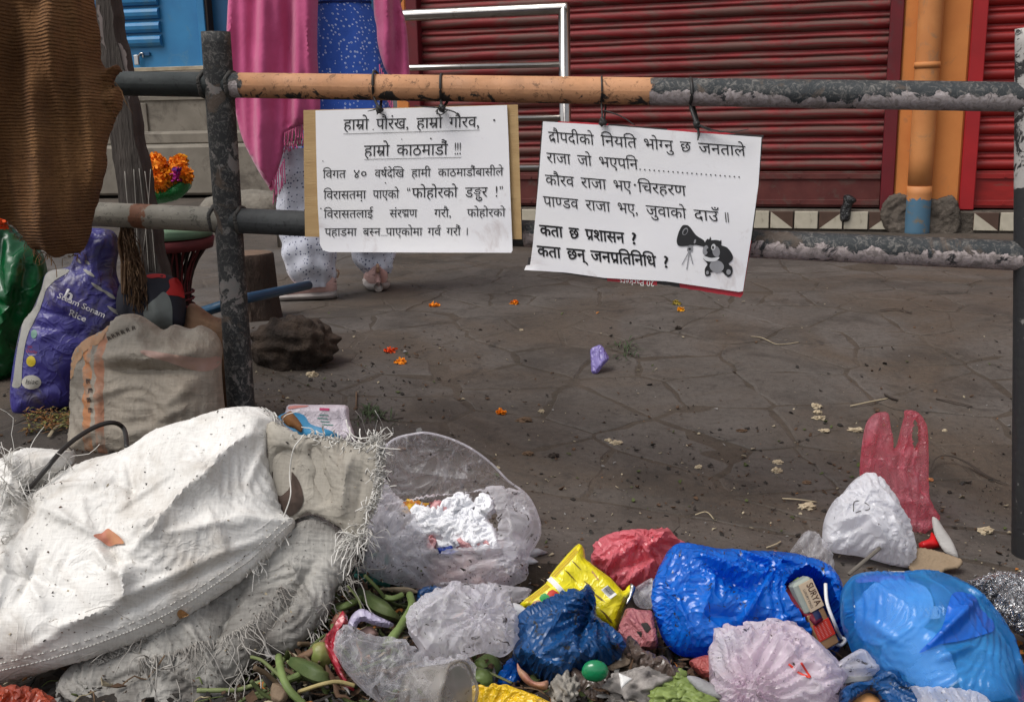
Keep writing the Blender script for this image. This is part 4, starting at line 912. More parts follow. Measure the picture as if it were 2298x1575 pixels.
# ------------------------------------------------------------------ loose things: shared helpers
def nrm(t, yaw=0):
    t, yaw = math.radians(t), math.radians(yaw); return np.array([math.sin(yaw)*math.cos(t), -math.cos(yaw)*math.cos(t), math.sin(t)])
def cloth(name, mat, out, p0, tilt=0, yaw=0, parent=None, res=7, back=.35, film=False, **k):
    s_ = Surf(out, p0, nrm(tilt, yaw), **k); return s_, s_.build(name, mat, parent, res, back, None, film)
def threads(mb, surf, line, n, L, r=.0011, spread=1.0, seed=1, down=.3, side=1, off=0.0):
    """loose threads growing out of an edge line given in photo units"""
    rd_ = random.Random(seed); line = spl([np.array(p, float) for p in line], 6); m = len(line)
    Q0, Q1, Q2 = [], [], []
    for k in range(n):
        i = rd_.uniform(0, m-1.01); a_, b_ = line[int(i)], line[int(i)+1]; p = a_+(b_-a_)*(i-int(i)); t_ = (b_-a_)/np.linalg.norm(b_-a_); nn = np.array([t_[1], -t_[0]])*side; Q0.append(p); Q1.append(p+nn*6); Q2.append(p+t_*6)
    A_ = surf.pts(np.array(Q0+Q1+Q2), off)
    for k in range(n):
        w0, w1, w2 = A_[k], A_[n+k], A_[2*n+k]; d = w1-w0; d /= np.linalg.norm(d)+1e-9; tt = w2-w0; tt /= np.linalg.norm(tt)+1e-9
        dr = d+tt*rd_.gauss(0, .5*spread)+surf.n*rd_.gauss(.1, .35*spread); LL = L*min(2.6, rd_.expovariate(1.2)+.2); pts = [w0-d*.004]; cur = dr.copy(); p_ = w0.copy()
        for q in range(4):
            cur = cur+np.array([rd_.gauss(0, .45), rd_.gauss(0, .45), rd_.gauss(-down, .45)])*spread; cur /= np.linalg.norm(cur); p_ = p_+cur*LL/4; pts.append(p_.copy())
        V, Fc, U = tube(spl(pts, 2), r*rd_.uniform(.4, 1.2), 4, flat=rd_.uniform(.3, 1)); mb.add(V, Fc, U)
# ------------------------------------------------------------------ weathered timber and its hangings
timber_m = M('weathered_timber', (.1, .085, .075), (.055, .045, .04), sc=8, rough=.95, bump=.9, bsc=60, bd=.012, dirt=(.2, .17, .15), dsc=5, damt=.35, stretch=(3, 3, .35))
tp = thing('timber_post', P(345, 640, 2.72), 'leaning weathered grey timber post between the burlap and the black pipe post', 'post')
YT = 2.62
def tbox(pts, mat, name, parent, depth):
    V = []; Fc = []; n = len(pts); r_ = random.Random(8)
    for (xl, xr, y) in pts:
        a_, b_ = P(xl, y, YT), P(xr-14, y, YT-.01); j = [r_.uniform(-.0015, .0015) for _ in range(4)]
        V += [a_+[j[0], 0, 0], (a_+b_)/2+[0, -.004+j[1], 0], b_+[j[2], 0, 0], b_+[.006, depth, 0], a_+[-.003, depth, 0]]
    for i in range(n-1):
        for k in range(5): Fc.append((i*5+k, i*5+(k+1) % 5, (i+1)*5+(k+1) % 5, (i+1)*5+k))
    Fc.append((0, 4, 3, 2, 1)); Fc.append(tuple((n-1)*5+k for k in range(5)))
    return mk(name, V, [f[::-1] for f in Fc], mat, parent)
ys = np.linspace(-260, 700, 40)
tbox([(np.interp(y, [-260, 0, 150, 700], [190, 214, 226, 300]), np.interp(y, [-260, 0, 160, 455, 620, 700], [215, 259, 288, 343, 374, 388])+(3 if int(y) % 3 else -1), y) for y in ys], timber_m, 'timber', tp, .06)
rp = M('pale_string', (.5, .47, .42), rough=.9, bump=.2)
for (x0, y0, x1, y1) in ((280, 385, 296, 640), (300, 380, 308, 600), (312, 378, 334, 610), (325, 385, 350, 615), (338, 380, 322, 560)):
    V, Fc, U = tube(spl([P(x0, y0, YT-.012), P((x0+x1)/2+2, (y0+y1)/2, YT-.013), P(x1, y1, YT-.011)], 4), .0009, 5); mk('string', V, Fc, rp, tp, True, U)
peel = M('peeling_grey_paint', (.24, .2, .19), (.17, .14, .13), rough=.8, bump=.3)
for (out, sd) in (([(222, 10), (228, 40), (240, 60), (255, 140), (262, 150), (250, 155), (238, 120), (226, 75), (219, 30)], 1), ([(255, 110), (272, 100), (284, 130), (290, 180), (294, 260), (300, 330), (285, 345), (272, 330), (262, 250), (258, 180)], 2)):
    Surf(out, P(out[0][0], out[0][1], YT-.006), (0, -1, 0), T=0, rag=1.5, seed=sd, lift=0).build('peeling_paint', peel, tp, 5, 0)
coir = M('coir_fibre', (.13, .075, .04), (.08, .045, .025), rough=1, bump=.6)
mb = MB(); r_ = random.Random(3)
for k in range(70):
    x = r_.uniform(272, 300); y = r_.uniform(500, 530); pts = [P(x, y, 2.42)]
    for q in range(6): x += r_.gauss(6 if q < 4 else 2, 5); y += r_.uniform(22, 36); pts.append(P(min(x, 330), y, 2.42+r_.uniform(-.02, .02)))
    V, Fc, U = tube(spl(pts, 2), .0011, 4); mb.add(V, Fc, U)
for k in range(5):
    V, Fc, U = tube(spl([P(270+k*6+r_.gauss(0, 4), 470+q*38, 2.43+r_.gauss(0, .006)) for q in range(6)], 4), .004, 7); mb.add(V, Fc, U)
tag(mb.build('coir_tuft', coir, None, True), 'frayed brown coir rope hanging in front of the timber post', 'rope', kind=None); bpy.data.objects['coir_tuft'].name = 'coir_rope'
# burlap
burlap_m = woven('burlap', (.25, .125, .05), (.14, .062, .024), pitch=.0062, dirt=(.075, .035, .018), damt=.47, dsc=5, bump=1.0, rough=1, warp=.02, bd=.003, rows=True)
def bf(x, y): return .02*np.sin(x*.05+y*.004+1.2*np.sin(y*.006))+.008*np.sin(x*.11-y*.01)+.012*np.sin(y*.012+x*.01)
bs, o_ = cloth('burlap_sack', burlap_m, [(-420, -260), (-100, -300), (150, -280), (205, -200), (212, 0), (222, 60), (226, 130), (240, 155), (262, 146), (272, 160), (262, 172), (256, 190), (272, 205), (276, 235), (262, 262), (250, 290), (240, 330), (238, 370), (228, 420), (214, 470), (204, 520), (188, 562), (150, 572), (118, 576), (100, 562), (74, 560), (58, 540), (44, 520), (14, 494), (-60, 480), (-420, 470)], P(150, 560, 2.12), 2, 4, res=9, T=.1, R=130, fn=bf, folds=[(236, 160, 250, 270, -.035, 12), (120, 60, 150, 520, -.02, 12), (60, 0, 20, 400, -.02, 18), (180, 0, 200, 300, .02, 15), (40, 380, 90, 540, .012, 10)], cr=[(4, .12, .008)], rag=1.2, seed=2)
tag(o_, 'brown burlap sacking draped over the left end of the barrier rails', 'burlap')
mb = MB(); threads(mb, bs, [(14, 494), (58, 542), (100, 565), (150, 574), (190, 564)], 60, .02, .0009, 1, 4, .5); threads(mb, bs, [(262, 172), (256, 200)], 14, .025, .0008, 1, 5, .4); tag(mb.build('frayed_thread', M('burlap_thread', (.22, .115, .05), rough=1), o_, True), kind='stuff')
# ------------------------------------------------------------------ flower basket
basket = thing('flower_basket', P(378, 640, 3.05), 'green plastic lined basket of orange marigold garlands on a red cane stand', 'basket')
YB = 2.98
gpl = M('green_plastic_sheet', (.012, .26, .05), (.008, .19, .04), sc=12, rough=.3, bump=.4, bsc=60, crease=.5, csc=40, spec=.6)
Surf([(318, 428), (345, 432), (380, 424), (405, 405), (428, 400), (431, 412), (418, 432), (395, 448), (360, 456), (318, 460), (300, 445)], P(370, 455, YB), nrm(25), T=.045, R=16, folds=[(330, 445, 420, 415, .01, 3)], cr=[(2, .02, .003)], seed=5).build('lining', gpl, basket, 4, 1)
cane = M('red_cane', (.14, .018, .02), (.09, .012, .014), rough=.7, bump=.3); cane_d = M('dark_cane', (.03, .014, .012), rough=.8)
c0 = P(372, 500, YB+.16)*[1, 1, 0]
for k in range(34):
    a_ = k*2*math.pi/34
    for tw in (.55, -.55):
        if tw < 0 and k % 2: continue
        pts = []
        for t in np.linspace(0, 1, 7): r_ = .125-.075*math.sin(math.pi*min(1, t*1.02))**.8*(1 if t < .62 else 1)+(.02 if t > .8 else 0); pts.append(c0+np.array([math.cos(a_+tw*t)*r_, math.sin(a_+tw*t)*r_, .345*(1-t)+.005]))
        V, Fc, U = tube(spl(pts, 2), .0034, 5); mk('cane', V, Fc, cane if k % 3 else cane_d, basket, True, U)
V, Fc, U = tube([c0+[0, 0, z] for z in (.33, .36)], [.128, .135], 28); mk('seat', V, Fc, cane, basket, True, U)
V, Fc, U = tube([c0+[0, 0, z] for z in (.365, .385)], [.13, .13], 28); mk('rim', V, Fc, M('pale_green_rim', (.12, .2, .12), rough=.7), basket, True, U)
for z, rr_ in ((.2, .062), (.18, .06), (.16, .06)): V, Fc, U = tube([c0+np.array([math.cos(q)*rr_, math.sin(q)*rr_, z]) for q in np.linspace(0, 6.283, 20)], .004, 5); mk('binding', V, Fc, cane, basket, True, U)
V, Fc, U = tube([c0+[0, 0, .0], c0+[0, 0, .33]], .035, 14); mk('core', V, Fc, cane_d, basket, True, U)
mar = M('marigold', (.85, .27, .005), (.7, .17, .004), sc=60, rough=.8, bump=.2, Subsurface_Weight=.1); mar_y = M('yellow_marigold', (.85, .42, .01), (.75, .3, .01), sc=60, rough=.8)
def petals(name, c, r, mat, parent, n=170, seed=1, pl=.008, sq=1):
    rd_ = random.Random(seed); V = []; Fc = []
    bm = bmesh.new(); bmesh.ops.create_icosphere(bm, subdivisions=2, radius=r*.86); V = [np.array(v.co[:])*[1, 1, sq]+c for v in bm.verts]; Fc = [tuple(v.index for v in f.verts) for f in bm.faces]; bm.free()
    for k in range(n):
        z = rd_.uniform(-1, 1); a_ = rd_.uniform(0, 6.283); d = np.array([math.sqrt(1-z*z)*math.cos(a_), math.sqrt(1-z*z)*math.sin(a_), z]); t_ = np.cross(d, [rd_.gauss(0, 1) for _ in range(3)]); t_ /= np.linalg.norm(t_); b_ = np.cross(d, t_)
        q = c+d*[1, 1, sq]*r*rd_.uniform(.8, 1.0); i = len(V); l = pl*rd_.uniform(.6, 1.3); up_ = d*.8+t_*rd_.gauss(0, .6); V += [q-b_*l*.35, q+b_*l*.35, q+up_*l+b_*l*.45, q+up_*l*1.25, q+up_*l-b_*l*.45]; Fc.append((i, i+1, i+2, i+3, i+4))
    return mk(name, V, Fc, mat, parent, False)
for i, (x, y, r, yo, mm) in enumerate(((350, 375, .028, -.01, mar), (338, 402, .024, .0, mar_y), (358, 408, .026, -.03, mar), (398, 376, .026, .0, mar), (385, 396, .02, -.01, mar_y), (416, 393, .016, -.02, mar), (372, 392, .022, .02, mar), (350, 362, .016, .01, mar), (405, 362, .014, .02, mar_y))): petals('marigold', P(x, y, YB+yo), r, mm, basket, 230, i)
mag = M('magenta_flower', (.42, .01, .16), (.3, .02, .25), rough=.8); petals('magenta_flower', P(398, 392, YB-.03), .014, mag, basket, 60, 30); petals('magenta_flower', P(400, 383, YB-.03), .008, M('purple_flower', (.2, .08, .45), rough=.8), basket, 40, 31, .006)
# ------------------------------------------------------------------ green sheet far left
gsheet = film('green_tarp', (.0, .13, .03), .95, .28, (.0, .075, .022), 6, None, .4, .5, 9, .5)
s_, o_ = cloth('green_sheet', gsheet, [(-300, 470), (-40, 500), (10, 500), (55, 535), (90, 560), (105, 600), (108, 650), (92, 700), (60, 760), (48, 800), (30, 842), (0, 862), (-120, 880), (-300, 900)], G(0, 862)+[0, .1, .01], 12, -5, T=.12, R=90, folds=[(20, 520, 18, 640, -.03, 14), (60, 600, 20, 800, .02, 14), (0, 700, 80, 680, -.015, 12)], cr=[(5, .15, .006)], seed=6, res=8, grow=dict(g=.08, hold=.01, wl=.08))
tag(o_, 'green plastic sheet bundled at the far left behind the purple rice bag', 'plastic sheet')
petals('marigold_cluster', P(2, 492, 2.5), .018, M('red_orange_flower', (.8, .09, .01), rough=.8), None, 80, 40); tag(bpy.data.objects['marigold_cluster'], 'red orange flower poking out above the green sheet at the left edge', 'flower')
# ------------------------------------------------------------------ purple rice bag
purple = M('purple_print_plastic', (.042, .034, .21), (.022, .018, .12), sc=5, rough=.38, bump=.3, bsc=40, crease=.35, csc=14, dirt=(.075, .06, .055), dsc=6, damt=.58, spec=.5)
pb = thing('rice_bag', G(110, 940), 'slumped purple printed rice bag with white side strip, left of the beige sack', 'bag')
RB, o_ = cloth('bag_body', purple, [(175, 520), (215, 512), (255, 520), (268, 550), (262, 590), (262, 615), (272, 645), (290, 690), (300, 730), (240, 790), (175, 850), (170, 905), (110, 928), (50, 935), (28, 925), (22, 880), (32, 800), (48, 730), (70, 700), (92, 650), (105, 612), (150, 600), (165, 580)], G(110, 936)+[0, .07, .0], 14, 8, parent=pb, T=.058, R=70, folds=[(100, 640, 200, 740, .016, 10), (70, 730, 200, 760, -.016, 9), (90, 760, 175, 740, .012, 6), (165, 600, 210, 600, -.02, 12), (200, 610, 290, 700, .012, 9), (40, 900, 150, 850, -.01, 10), (60, 800, 150, 830, .006, 8), (200, 520, 190, 600, .014, 8), (88, 700, 200, 720, -.01, 5)], cr=[(7, .07, .004)], seed=7, grow=dict(g=.04, hold=.02, wl=.06))
grst = M('grey_side_strip', (.3, .29, .27), (.22, .21, .19), rough=.6, bump=.3, dirt=(.12, .1, .09), damt=.4)
def decal(surf, out, mat, parent, name, off=.0012, sm=3, res=5):
    out = [np.array(q, float) for q in out]; out = spl(out, sm, True) if sm > 1 else out; B0 = []
    for i in range(len(out)):
        a_, b_ = out[i], out[(i+1) % len(out)]; k = max(1, int(np.linalg.norm(b_-a_)/res)); B0 += [a_+(b_-a_)*j/k for j in range(k)]
    B0 = np.array(B0); x0, y0 = B0.min(0); x1, y1 = B0.max(0); pts = np.array([(x, y) for x in np.arange(x0+res/2, x1, res) for y in np.arange(y0+res/2, y1, res)]).reshape(-1, 2)
    if len(pts): pts = pts[surf.dist(pts, B0) > res*.4]
    al = np.concatenate([B0, pts]) if len(pts) else B0; nb = len(B0)
    r = geometry.delaunay_2d_cdt([Vector((float(p), float(-q))) for p, q in al], [(i, (i+1) % nb) for i in range(nb)], [], 1, 1e-4); v2 = np.array([(v.x, -v.y) for v in r[0]]); V = surf.pts(v2, off); fl = surf.flat(v2)
    Fc = [tuple(f) for f in r[2]]; acc = sum(np.cross(fl[f[1]]-fl[f[0]], fl[f[2]]-fl[f[0]])@surf.n for f in Fc[:9]); Fc = [f[::-1] for f in Fc] if acc < 0 else Fc
    return mk(name, V, Fc, mat, parent, True, np.stack([(fl-surf.p0)@surf.a, (fl-surf.p0)@surf.b], 1))
def print_text(surf, txt, x0, y0, x1, y1, h, mat, parent, off=.0018, name='lettering', bold=0, ital=0):
    V, Fc, wd = word(txt, bold); e = np.array([x1-x0, y1-y0], float); L = np.linalg.norm(e); e /= L; u_ = np.array([e[1], -e[0]]); s_ = h/.72
    q = np.array([x0, y0])[None]+e[None]*((V[:, 0]/wd*L)+V[:, 1]*s_*ital)[:, None]+u_[None]*(V[:, 1]*s_)[:, None]; return mk(name, surf.pts(q, off), Fc, mat, parent, False)
decal(RB, [(97, 655), (85, 690), (60, 715), (52, 750), (42, 800), (36, 850), (33, 868), (55, 866), (58, 820), (66, 770), (78, 735), (95, 700), (108, 660)], grst, pb, 'side_strip')
decal(RB, [(110, 612), (140, 606), (160, 612), (130, 635), (108, 660), (92, 690), (88, 680), (98, 650)], grst, pb, 'side_strip')
wi = M('white_ink', (.62, .6, .62), (.5, .48, .5), rough=.5, bump=0)
print_text(RB, 'h', 150, 672, 168, 679, 22, wi, pb, bold=.03); print_text(RB, 'Steam Sonam', 137, 673, 239, 717, 13, wi, pb, bold=.012); print_text(RB, 'Rice', 161, 711, 198, 726, 14, wi, pb, bold=.015)
def circ(cx, cy, rx, ry, n=14): return [(cx+rx*math.cos(k*6.283/n), cy+ry*math.sin(k*6.283/n)) for k in range(n)]
oo = decal(RB, circ(79, 812, 11, 12), M('yellow_badge', (.55, .42, .03), (.45, .33, .02), rough=.4), pb, 'badge', sm=1); oo2 = decal(RB, circ(79, 858, 22, 16), M('pale_badge', (.5, .47, .42), rough=.4), pb, 'badge', sm=1)
print_text(RB, 'Isiac', 65, 862, 94, 862, 11, INK, pb, .003, ital=.25); rule_m = INK
decal(RB, circ(85, 752, 7, 10), M('green_badge', (.12, .25, .2), rough=.5), pb, 'badge', sm=1); print_text(RB, '100%', 70, 783, 82, 783, 5, M('red_ink', (.35, .03, .05), rough=.5), pb); print_text(RB, 'Quality', 66, 791, 92, 795, 7, M('red_ink', (.35, .03, .05)), pb, ital=.2)
for (x, y, a_) in ((235, 655, .3), (245, 690, .2), (262, 697, .4), (210, 640, .1), (190, 608, .8)): decal(RB, [(x, y), (x+10, y+3), (x+24, y+12), (x+28, y+20), (x+12, y+13)], grst, pb, 'scuff')
for (x, y) in ((178, 560), (186, 545), (175, 585), (195, 590)): decal(RB, [(x, y), (x+7, y+2), (x+12, y+10), (x+4, y+8)], grst, pb, 'scuff')
# dark rear bundle
_, o_ = cloth('dark_cloth_bag', M('black_cloth', (.012, .013, .02), (.02, .02, .03), rough=.8, bump=.3), [(268, 640), (300, 620), (340, 612), (380, 618), (408, 640), (418, 690), (415, 735), (360, 745), (300, 740), (262, 700)], P(340, 745, 2.46), 8, 0, T=.05, R=40, folds=[(330, 615, 370, 730, .02, 12), (300, 650, 300, 740, -.012, 8)], seed=8)
DKs = _
tag(o_, 'black cloth bag with red trim and grey panel behind the beige sack', 'bag')
decal(DKs, [(330, 700), (360, 668), (375, 655), (388, 668), (394, 700), (388, 738), (350, 738)], M('grey_green_cloth', (.2, .22, .21), rough=.8), o_, 'side_panel')
redc = M('red_cloth', (.5, .02, .02), rough=.7); decal(DKs, [(332, 620), (345, 615), (370, 616), (376, 624), (360, 623), (345, 625)], redc, o_, 'trim'); decal(DKs, [(384, 628), (400, 624), (412, 640), (416, 668), (404, 664), (380, 660), (388, 645)], redc, o_, 'trim')
_, o_ = cloth('brown_sack', woven('brown_jute', (.2, .11, .06), (.13, .07, .04), .006), [(420, 690), (440, 683), (480, 710), (520, 720), (560, 760), (530, 900), (470, 930), (420, 880), (405, 760)], P(470, 930, 2.44), 10, -10, T=.05, R=45, folds=[(440, 700, 520, 740, .01, 8), (500, 760, 480, 900, .012, 10)], cr=[(3, .06, .005)], seed=11)
tag(o_, 'small brown jute sack squeezed between the beige sack and the pipe post', 'sack')
# ------------------------------------------------------------------ beige woven sack
bsack_m = woven('beige_sacking', (.42, .36, .29), (.27, .24, .2), pitch=.0045, dirt=(.15, .11, .08), damt=.58, dsc=4, bump=.5, stripes=((0, -.135, -.115, (.5, .22, .1)), (0, -.105, -.085, (.42, .2, .12))), warp=.01)
bsk = thing('woven_sack', G(330, 1010), 'beige woven sack with rolled open top standing before the pipe post', 'sack')
BSs, o_ = cloth('sack_body', bsack_m, [(168, 830), (175, 790), (200, 760), (240, 740), (268, 712), (290, 704), (318, 709), (345, 726), (368, 740), (392, 728), (428, 738), (452, 730), (484, 748), (499, 780), (497, 815), (500, 870), (505, 930), (500, 1000), (420, 1030), (300, 1040), (210, 1030), (160, 1010), (164, 930), (168, 870)], G(330, 1015)+[0, .06, .0], 12, -4, parent=bsk, T=.11, R=95, folds=[(240, 830, 480, 835, -.03, 9), (250, 800, 480, 800, .028, 16), (205, 760, 300, 700, .012, 10), (225, 790, 330, 735, -.018, 9), (248, 840, 250, 1000, .008, 8), (470, 840, 380, 920, .012, 14), (430, 940, 300, 950, -.012, 12), (330, 752, 400, 790, -.016, 6), (400, 745, 480, 778, -.018, 6), (372, 745, 420, 800, .014, 6), (440, 740, 430, 800, .012, 6), (200, 900, 330, 860, .010, 9), (300, 980, 460, 900, .012, 9), (300, 720, 350, 800, .012, 8), (400, 745, 390, 800, .008, 6), (450, 760, 460, 800, .008, 5), (180, 790, 240, 840, -.012, 8), (320, 705, 335, 760, .014, 6)], cr=[(12, .12, .010), (14, .05, .003)], seed=12, grow=dict(g=.06, hold=.02, wl=.06))
decal(BSs, [(176, 800), (200, 765), (240, 745), (262, 735), (250, 765), (215, 790), (190, 830), (176, 850)], M('orange_stain_cloth', (.46, .27, .15), (.38, .22, .13), rough=.85, bump=.3), bsk, 'stain_patch', .0012)
pk = M('pinkish_stain_cloth', (.45, .3, .26), (.4, .25, .18), rough=.85, bump=.3); decal(BSs, [(350, 790), (420, 800), (470, 806), (496, 800), (492, 825), (460, 835), (400, 815), (350, 800)], pk, bsk, 'stain_patch', .0015)
bk_i = M('faded_black_ink', (.09, .07, .06), rough=.8)
for (x, y) in ((262, 768), (272, 763), (282, 759), (293, 755), (304, 750), (316, 746)): print_text(BSs, 'R', x, y, x+8, y-3, 9, bk_i, bsk, bold=.02)
for (x, y) in ((222, 850), (226, 870), (224, 890), (226, 912)): print_text(BSs, 'E', x, y, x+1, y+12, 9, bk_i, bsk, bold=.02)
# orange cloth under the purple bag, dry leaves
_, o_ = cloth('orange_cloth', M('orange_brown_cloth', (.38, .12, .03), (.12, .1, .03), sc=9, rough=.8, bump=.4), [(118, 888), (145, 868), (172, 852), (178, 880), (176, 915), (150, 915), (125, 905)], G(150, 918)+[0, .03, .0], 40, T=.03, R=20, seed=13)
tag(o_, 'orange and brown cloth scrap between the purple bag and beige sack', 'cloth scrap')
# ------------------------------------------------------------------ stump, root block and blue pipes
bark = M('stump_bark', (.055, .033, .024), (.03, .019, .014), sc=12, rough=.95, bump=1, bsc=40, bd=.02, dirt=(.18, .13, .1), dsc=10, damt=.25, stretch=(1, 1, .3))
st_ = thing('tree_stump', G(560, 700), 'sawn brown tree stump behind the black pipe post, before the woman', 'stump')
cst = G(560, 720)+[0, .06, 0]; V = []; N = 36
for i, (t, r) in enumerate(((0, .094), (.03, .09), (.1, .084), (.2, .082), (.235, .081), (.24, .076))):
    for k in range(N): a_ = k*2*math.pi/N; rr_ = r*(1+.05*math.sin(a_*3+1)+.03*math.sin(a_*7+t*9)); V.append(cst+np.array([math.cos(a_)*rr_, math.sin(a_)*rr_, t*.95]))
V.append(cst+[0, 0, .225]); Fc = [(i*N+k, i*N+(k+1) % N, (i+1)*N+(k+1) % N, (i+1)*N+k) for i in range(5) for k in range(N)]+[(5*N+k, 5*N+(k+1) % N, 6*N) for k in range(N)]
mk('trunk', V, Fc[:5*N], bark, st_, True); mk('cut_face', V, Fc[5*N:], M('cut_wood', (.16, .1, .065), (.09, .06, .04), rough=.9, bump=.6), st_)
c = G(650, 835); o_ = lump('root_block', c+[0, .1, .055], (.12, .1, .085), M('muddy_root', (.06, .04, .028), (.03, .021, .016), sc=14, rough=.95, bump=1, bsc=35, bd=.03, dirt=(.14, .1, .075), dsc=9, damt=.3), None, 21, .2, 1, 5); tag(o_, 'lumpy brown root block on the paving right of the pipe post', 'root block')
bp = M('blue_pipe_paint', (.015, .07, .14), (.012, .055, .11), rough=.45, bump=.1, dirt=(.06, .07, .08), damt=.3)
V, Fc, U = tube([P(440, 705, 2.86), P(505, 684, 2.8), P(560, 668, 2.9), P(692, 640, 3.35)], .0145, 16); o_ = mk('blue_pipe', V, Fc, bp, None, True, U); tag(o_, 'short blue pipe lying behind the stump towards the pink shoe', 'pipe')
# ------------------------------------------------------------------ rubbish heap in the gutter
BZ = -.15
def bed(u, v): return BZ+.012*math.sin(u*9+v*5)+.01*math.sin(u*23-v*17)-.05*ss((-v-.95)/.5)-.14*ss((-v-1.15)/.4)
def HB(x, y, h=0): return Z(x, y, BZ+h)
soil = ground_mat('heap_soil', (.04, .028, .02), (.018, .013, .01), (.07, .05, .035))
V = []; Fc = []; r_ = random.Random(1); NU, NVv = 200, 60
for j in range(NVv+1):
    for i in range(NU+1):
        u = -1.3+i*4.2/NU; v = -2.0+(KV0+.004+2.0)*j/NVv; p = UV(u, v); p[2] = bed(u, v)+r_.gauss(0, .004); V.append(p)
for j in range(NVv):
    for i in range(NU): q = j*(NU+1)+i; Fc.append((q, q+1, q+NU+2, q+NU+1))
heap = tag(mk('rubbish_soil', V, Fc, soil, None, False), 'dark muddy rubbish layer filling the gutter below the bags', 'rubbish', kind='stuff')
def flakes(name, spots, cols, seed, par=None, label=None, cat=None):
    """small torn bits: (centre, size, flatness) joined into one object of several colours"""
    rd_ = random.Random(seed); mb = MB()
    for (c, s_, m) in spots:
        n = rd_.choice([3, 4, 5, 6]); a0 = rd_.uniform(0, 6.28); nn = np.array([rd_.gauss(0, .35), rd_.gauss(0, .35), 1]); nn /= np.linalg.norm(nn); e1 = np.cross(nn, (math.cos(a0), math.sin(a0), 0)); e1 /= np.linalg.norm(e1); e2 = np.cross(nn, e1); el = rd_.uniform(.25, 1)
        top = [c+nn*s_*rd_.uniform(.1, .3)+(e1*math.cos(k*6.283/n)+e2*math.sin(k*6.283/n)*el)*s_*rd_.uniform(.6, 1.1)+nn*s_*rd_.gauss(0, .15) for k in range(n)]; bot = [p-nn*s_*.18 for p in top]
        mb.add(top+bot, [tuple(range(n)), tuple(range(2*n-1, n-1, -1))]+[(k, n+k, n+(k+1) % n, (k+1) % n) for k in range(n)], None, m)
    return tag(mb.build(name, cols, par), label, cat, kind='stuff')
def cm(name, c, **k): return M(name, c, tuple(x*.65 for x in c), sc=40, bump=.4, **k)
bits = [cm('bit_brown', (.09, .05, .028), rough=.9), cm('bit_pale', (.38, .32, .22), rough=.8), cm('bit_dark', (.02, .016, .013), rough=.8), cm('bit_green', (.07, .09, .025), rough=.8), cm('bit_orange', (.4, .15, .03), rough=.8), cm('bit_grey', (.25, .24, .23), rough=.7)]
rd0 = random.Random(77); sp0 = []
for k in range(5200):
    u, v = rd0.uniform(-.4, 2.3), rd0.uniform(-1.1, KV0); c = UV(u, v); c[2] = bed(u, v)+rd0.uniform(0, .02); sp0.append((c, rd0.uniform(.003, .019)*rd0.uniform(.5, 1), rd0.choices(range(6), [9, 2.5, 8, 4, .8, 2.5])[0]))
flakes('rubbish_scraps', sp0, bits, 4, None, 'small torn leaf and peel scraps strewn over the rubbish heap', 'rubbish scraps')
mb = MB()
for k in range(520):
    u, v = rd0.uniform(-.3, 2.2), rd0.uniform(-1.0, KV0); c = UV(u, v); c[2] = bed(u, v)+rd0.uniform(.004, .03); a_ = rd0.uniform(0, 6.28); L = rd0.uniform(.02, .08)
    pts = [c+np.array([math.cos(a_), math.sin(a_), rd0.gauss(0, .15)])*L*t+np.array([rd0.gauss(0, .003), rd0.gauss(0, .003), .006*math.sin(t*3)]) for t in (0, .3, .6, 1)]; V, Fc, U = tube(spl(pts, 2), rd0.uniform(.0006, .0018), 4); mb.add(V, Fc, U, rd0.choice([0, 0, 1, 2]))
tag(mb.build('rubbish_straws', [cm('straw_brown', (.13, .08, .045), rough=.9), cm('straw_pale', (.4, .33, .2), rough=.8), cm('straw_green', (.12, .16, .04), rough=.8)], None, True), 'thin stalks and straws tangled in the rubbish heap', 'stalks', kind='stuff')
mb = MB()
for k in range(1700):
    zone = rd0.random()
    if zone < .55: x, y = rd0.uniform(600, 1080), rd0.uniform(1330, 1580)
    elif zone < .85: x, y = rd0.uniform(1250, 1680), rd0.uniform(1400, 1580)
    else: x, y = rd0.uniform(1080, 2250), rd0.uniform(1420, 1580)
    c = HB(x, y, rd0.uniform(.0, .05)); a_ = rd0.uniform(0, 6.28); pts = [c]; d = np.array([math.cos(a_), math.sin(a_), rd0.gauss(0, .3)]); L = rd0.uniform(.01, .05)
    for q_ in range(4): d = d+np.array([rd0.gauss(0, .45), rd0.gauss(0, .45), rd0.gauss(0, .4)]); d /= np.linalg.norm(d); pts.append(pts[-1]+d*L/4)
    w_ = rd0.uniform(.001, .007); N_ = 9; pp_ = spl(pts, 2); V, Fc, U = tube(pp_, [w_*math.sin(math.pi*(i_+.6)/(len(pp_)+.2)) for i_ in range(len(pp_))], 6, flat=rd0.uniform(.08, .5)); mb.add(V, Fc, U, rd0.choices(range(6), [9, 1.5, 8, 5, .5, 2])[0])
tag(mb.build('rubbish_shreds', bits, None, True), 'curled wet peels and shreds tangled between the bags', 'rubbish shreds', kind='stuff')
mb = MB()
for k in range(75):
    x, y = rd0.uniform(620, 1010), rd0.uniform(1345, 1570); c = HB(x, y, rd0.uniform(.01, .05)); a_ = rd0.uniform(0, 6.28); pts = [c]; d = np.array([math.cos(a_), math.sin(a_)*.6, rd0.gauss(0, .2)]); L = rd0.uniform(.05, .14)
    for q_ in range(4): d = d+np.array([rd0.gauss(0, .25), rd0.gauss(0, .25), rd0.gauss(0, .2)]); d /= np.linalg.norm(d); pts.append(pts[-1]+d*L/4)
    V, Fc, U = tube(spl(pts, 4), rd0.uniform(.0015, .0042), 7); mb.add(V, Fc, U, rd0.choice([0, 0, 1, 2]))
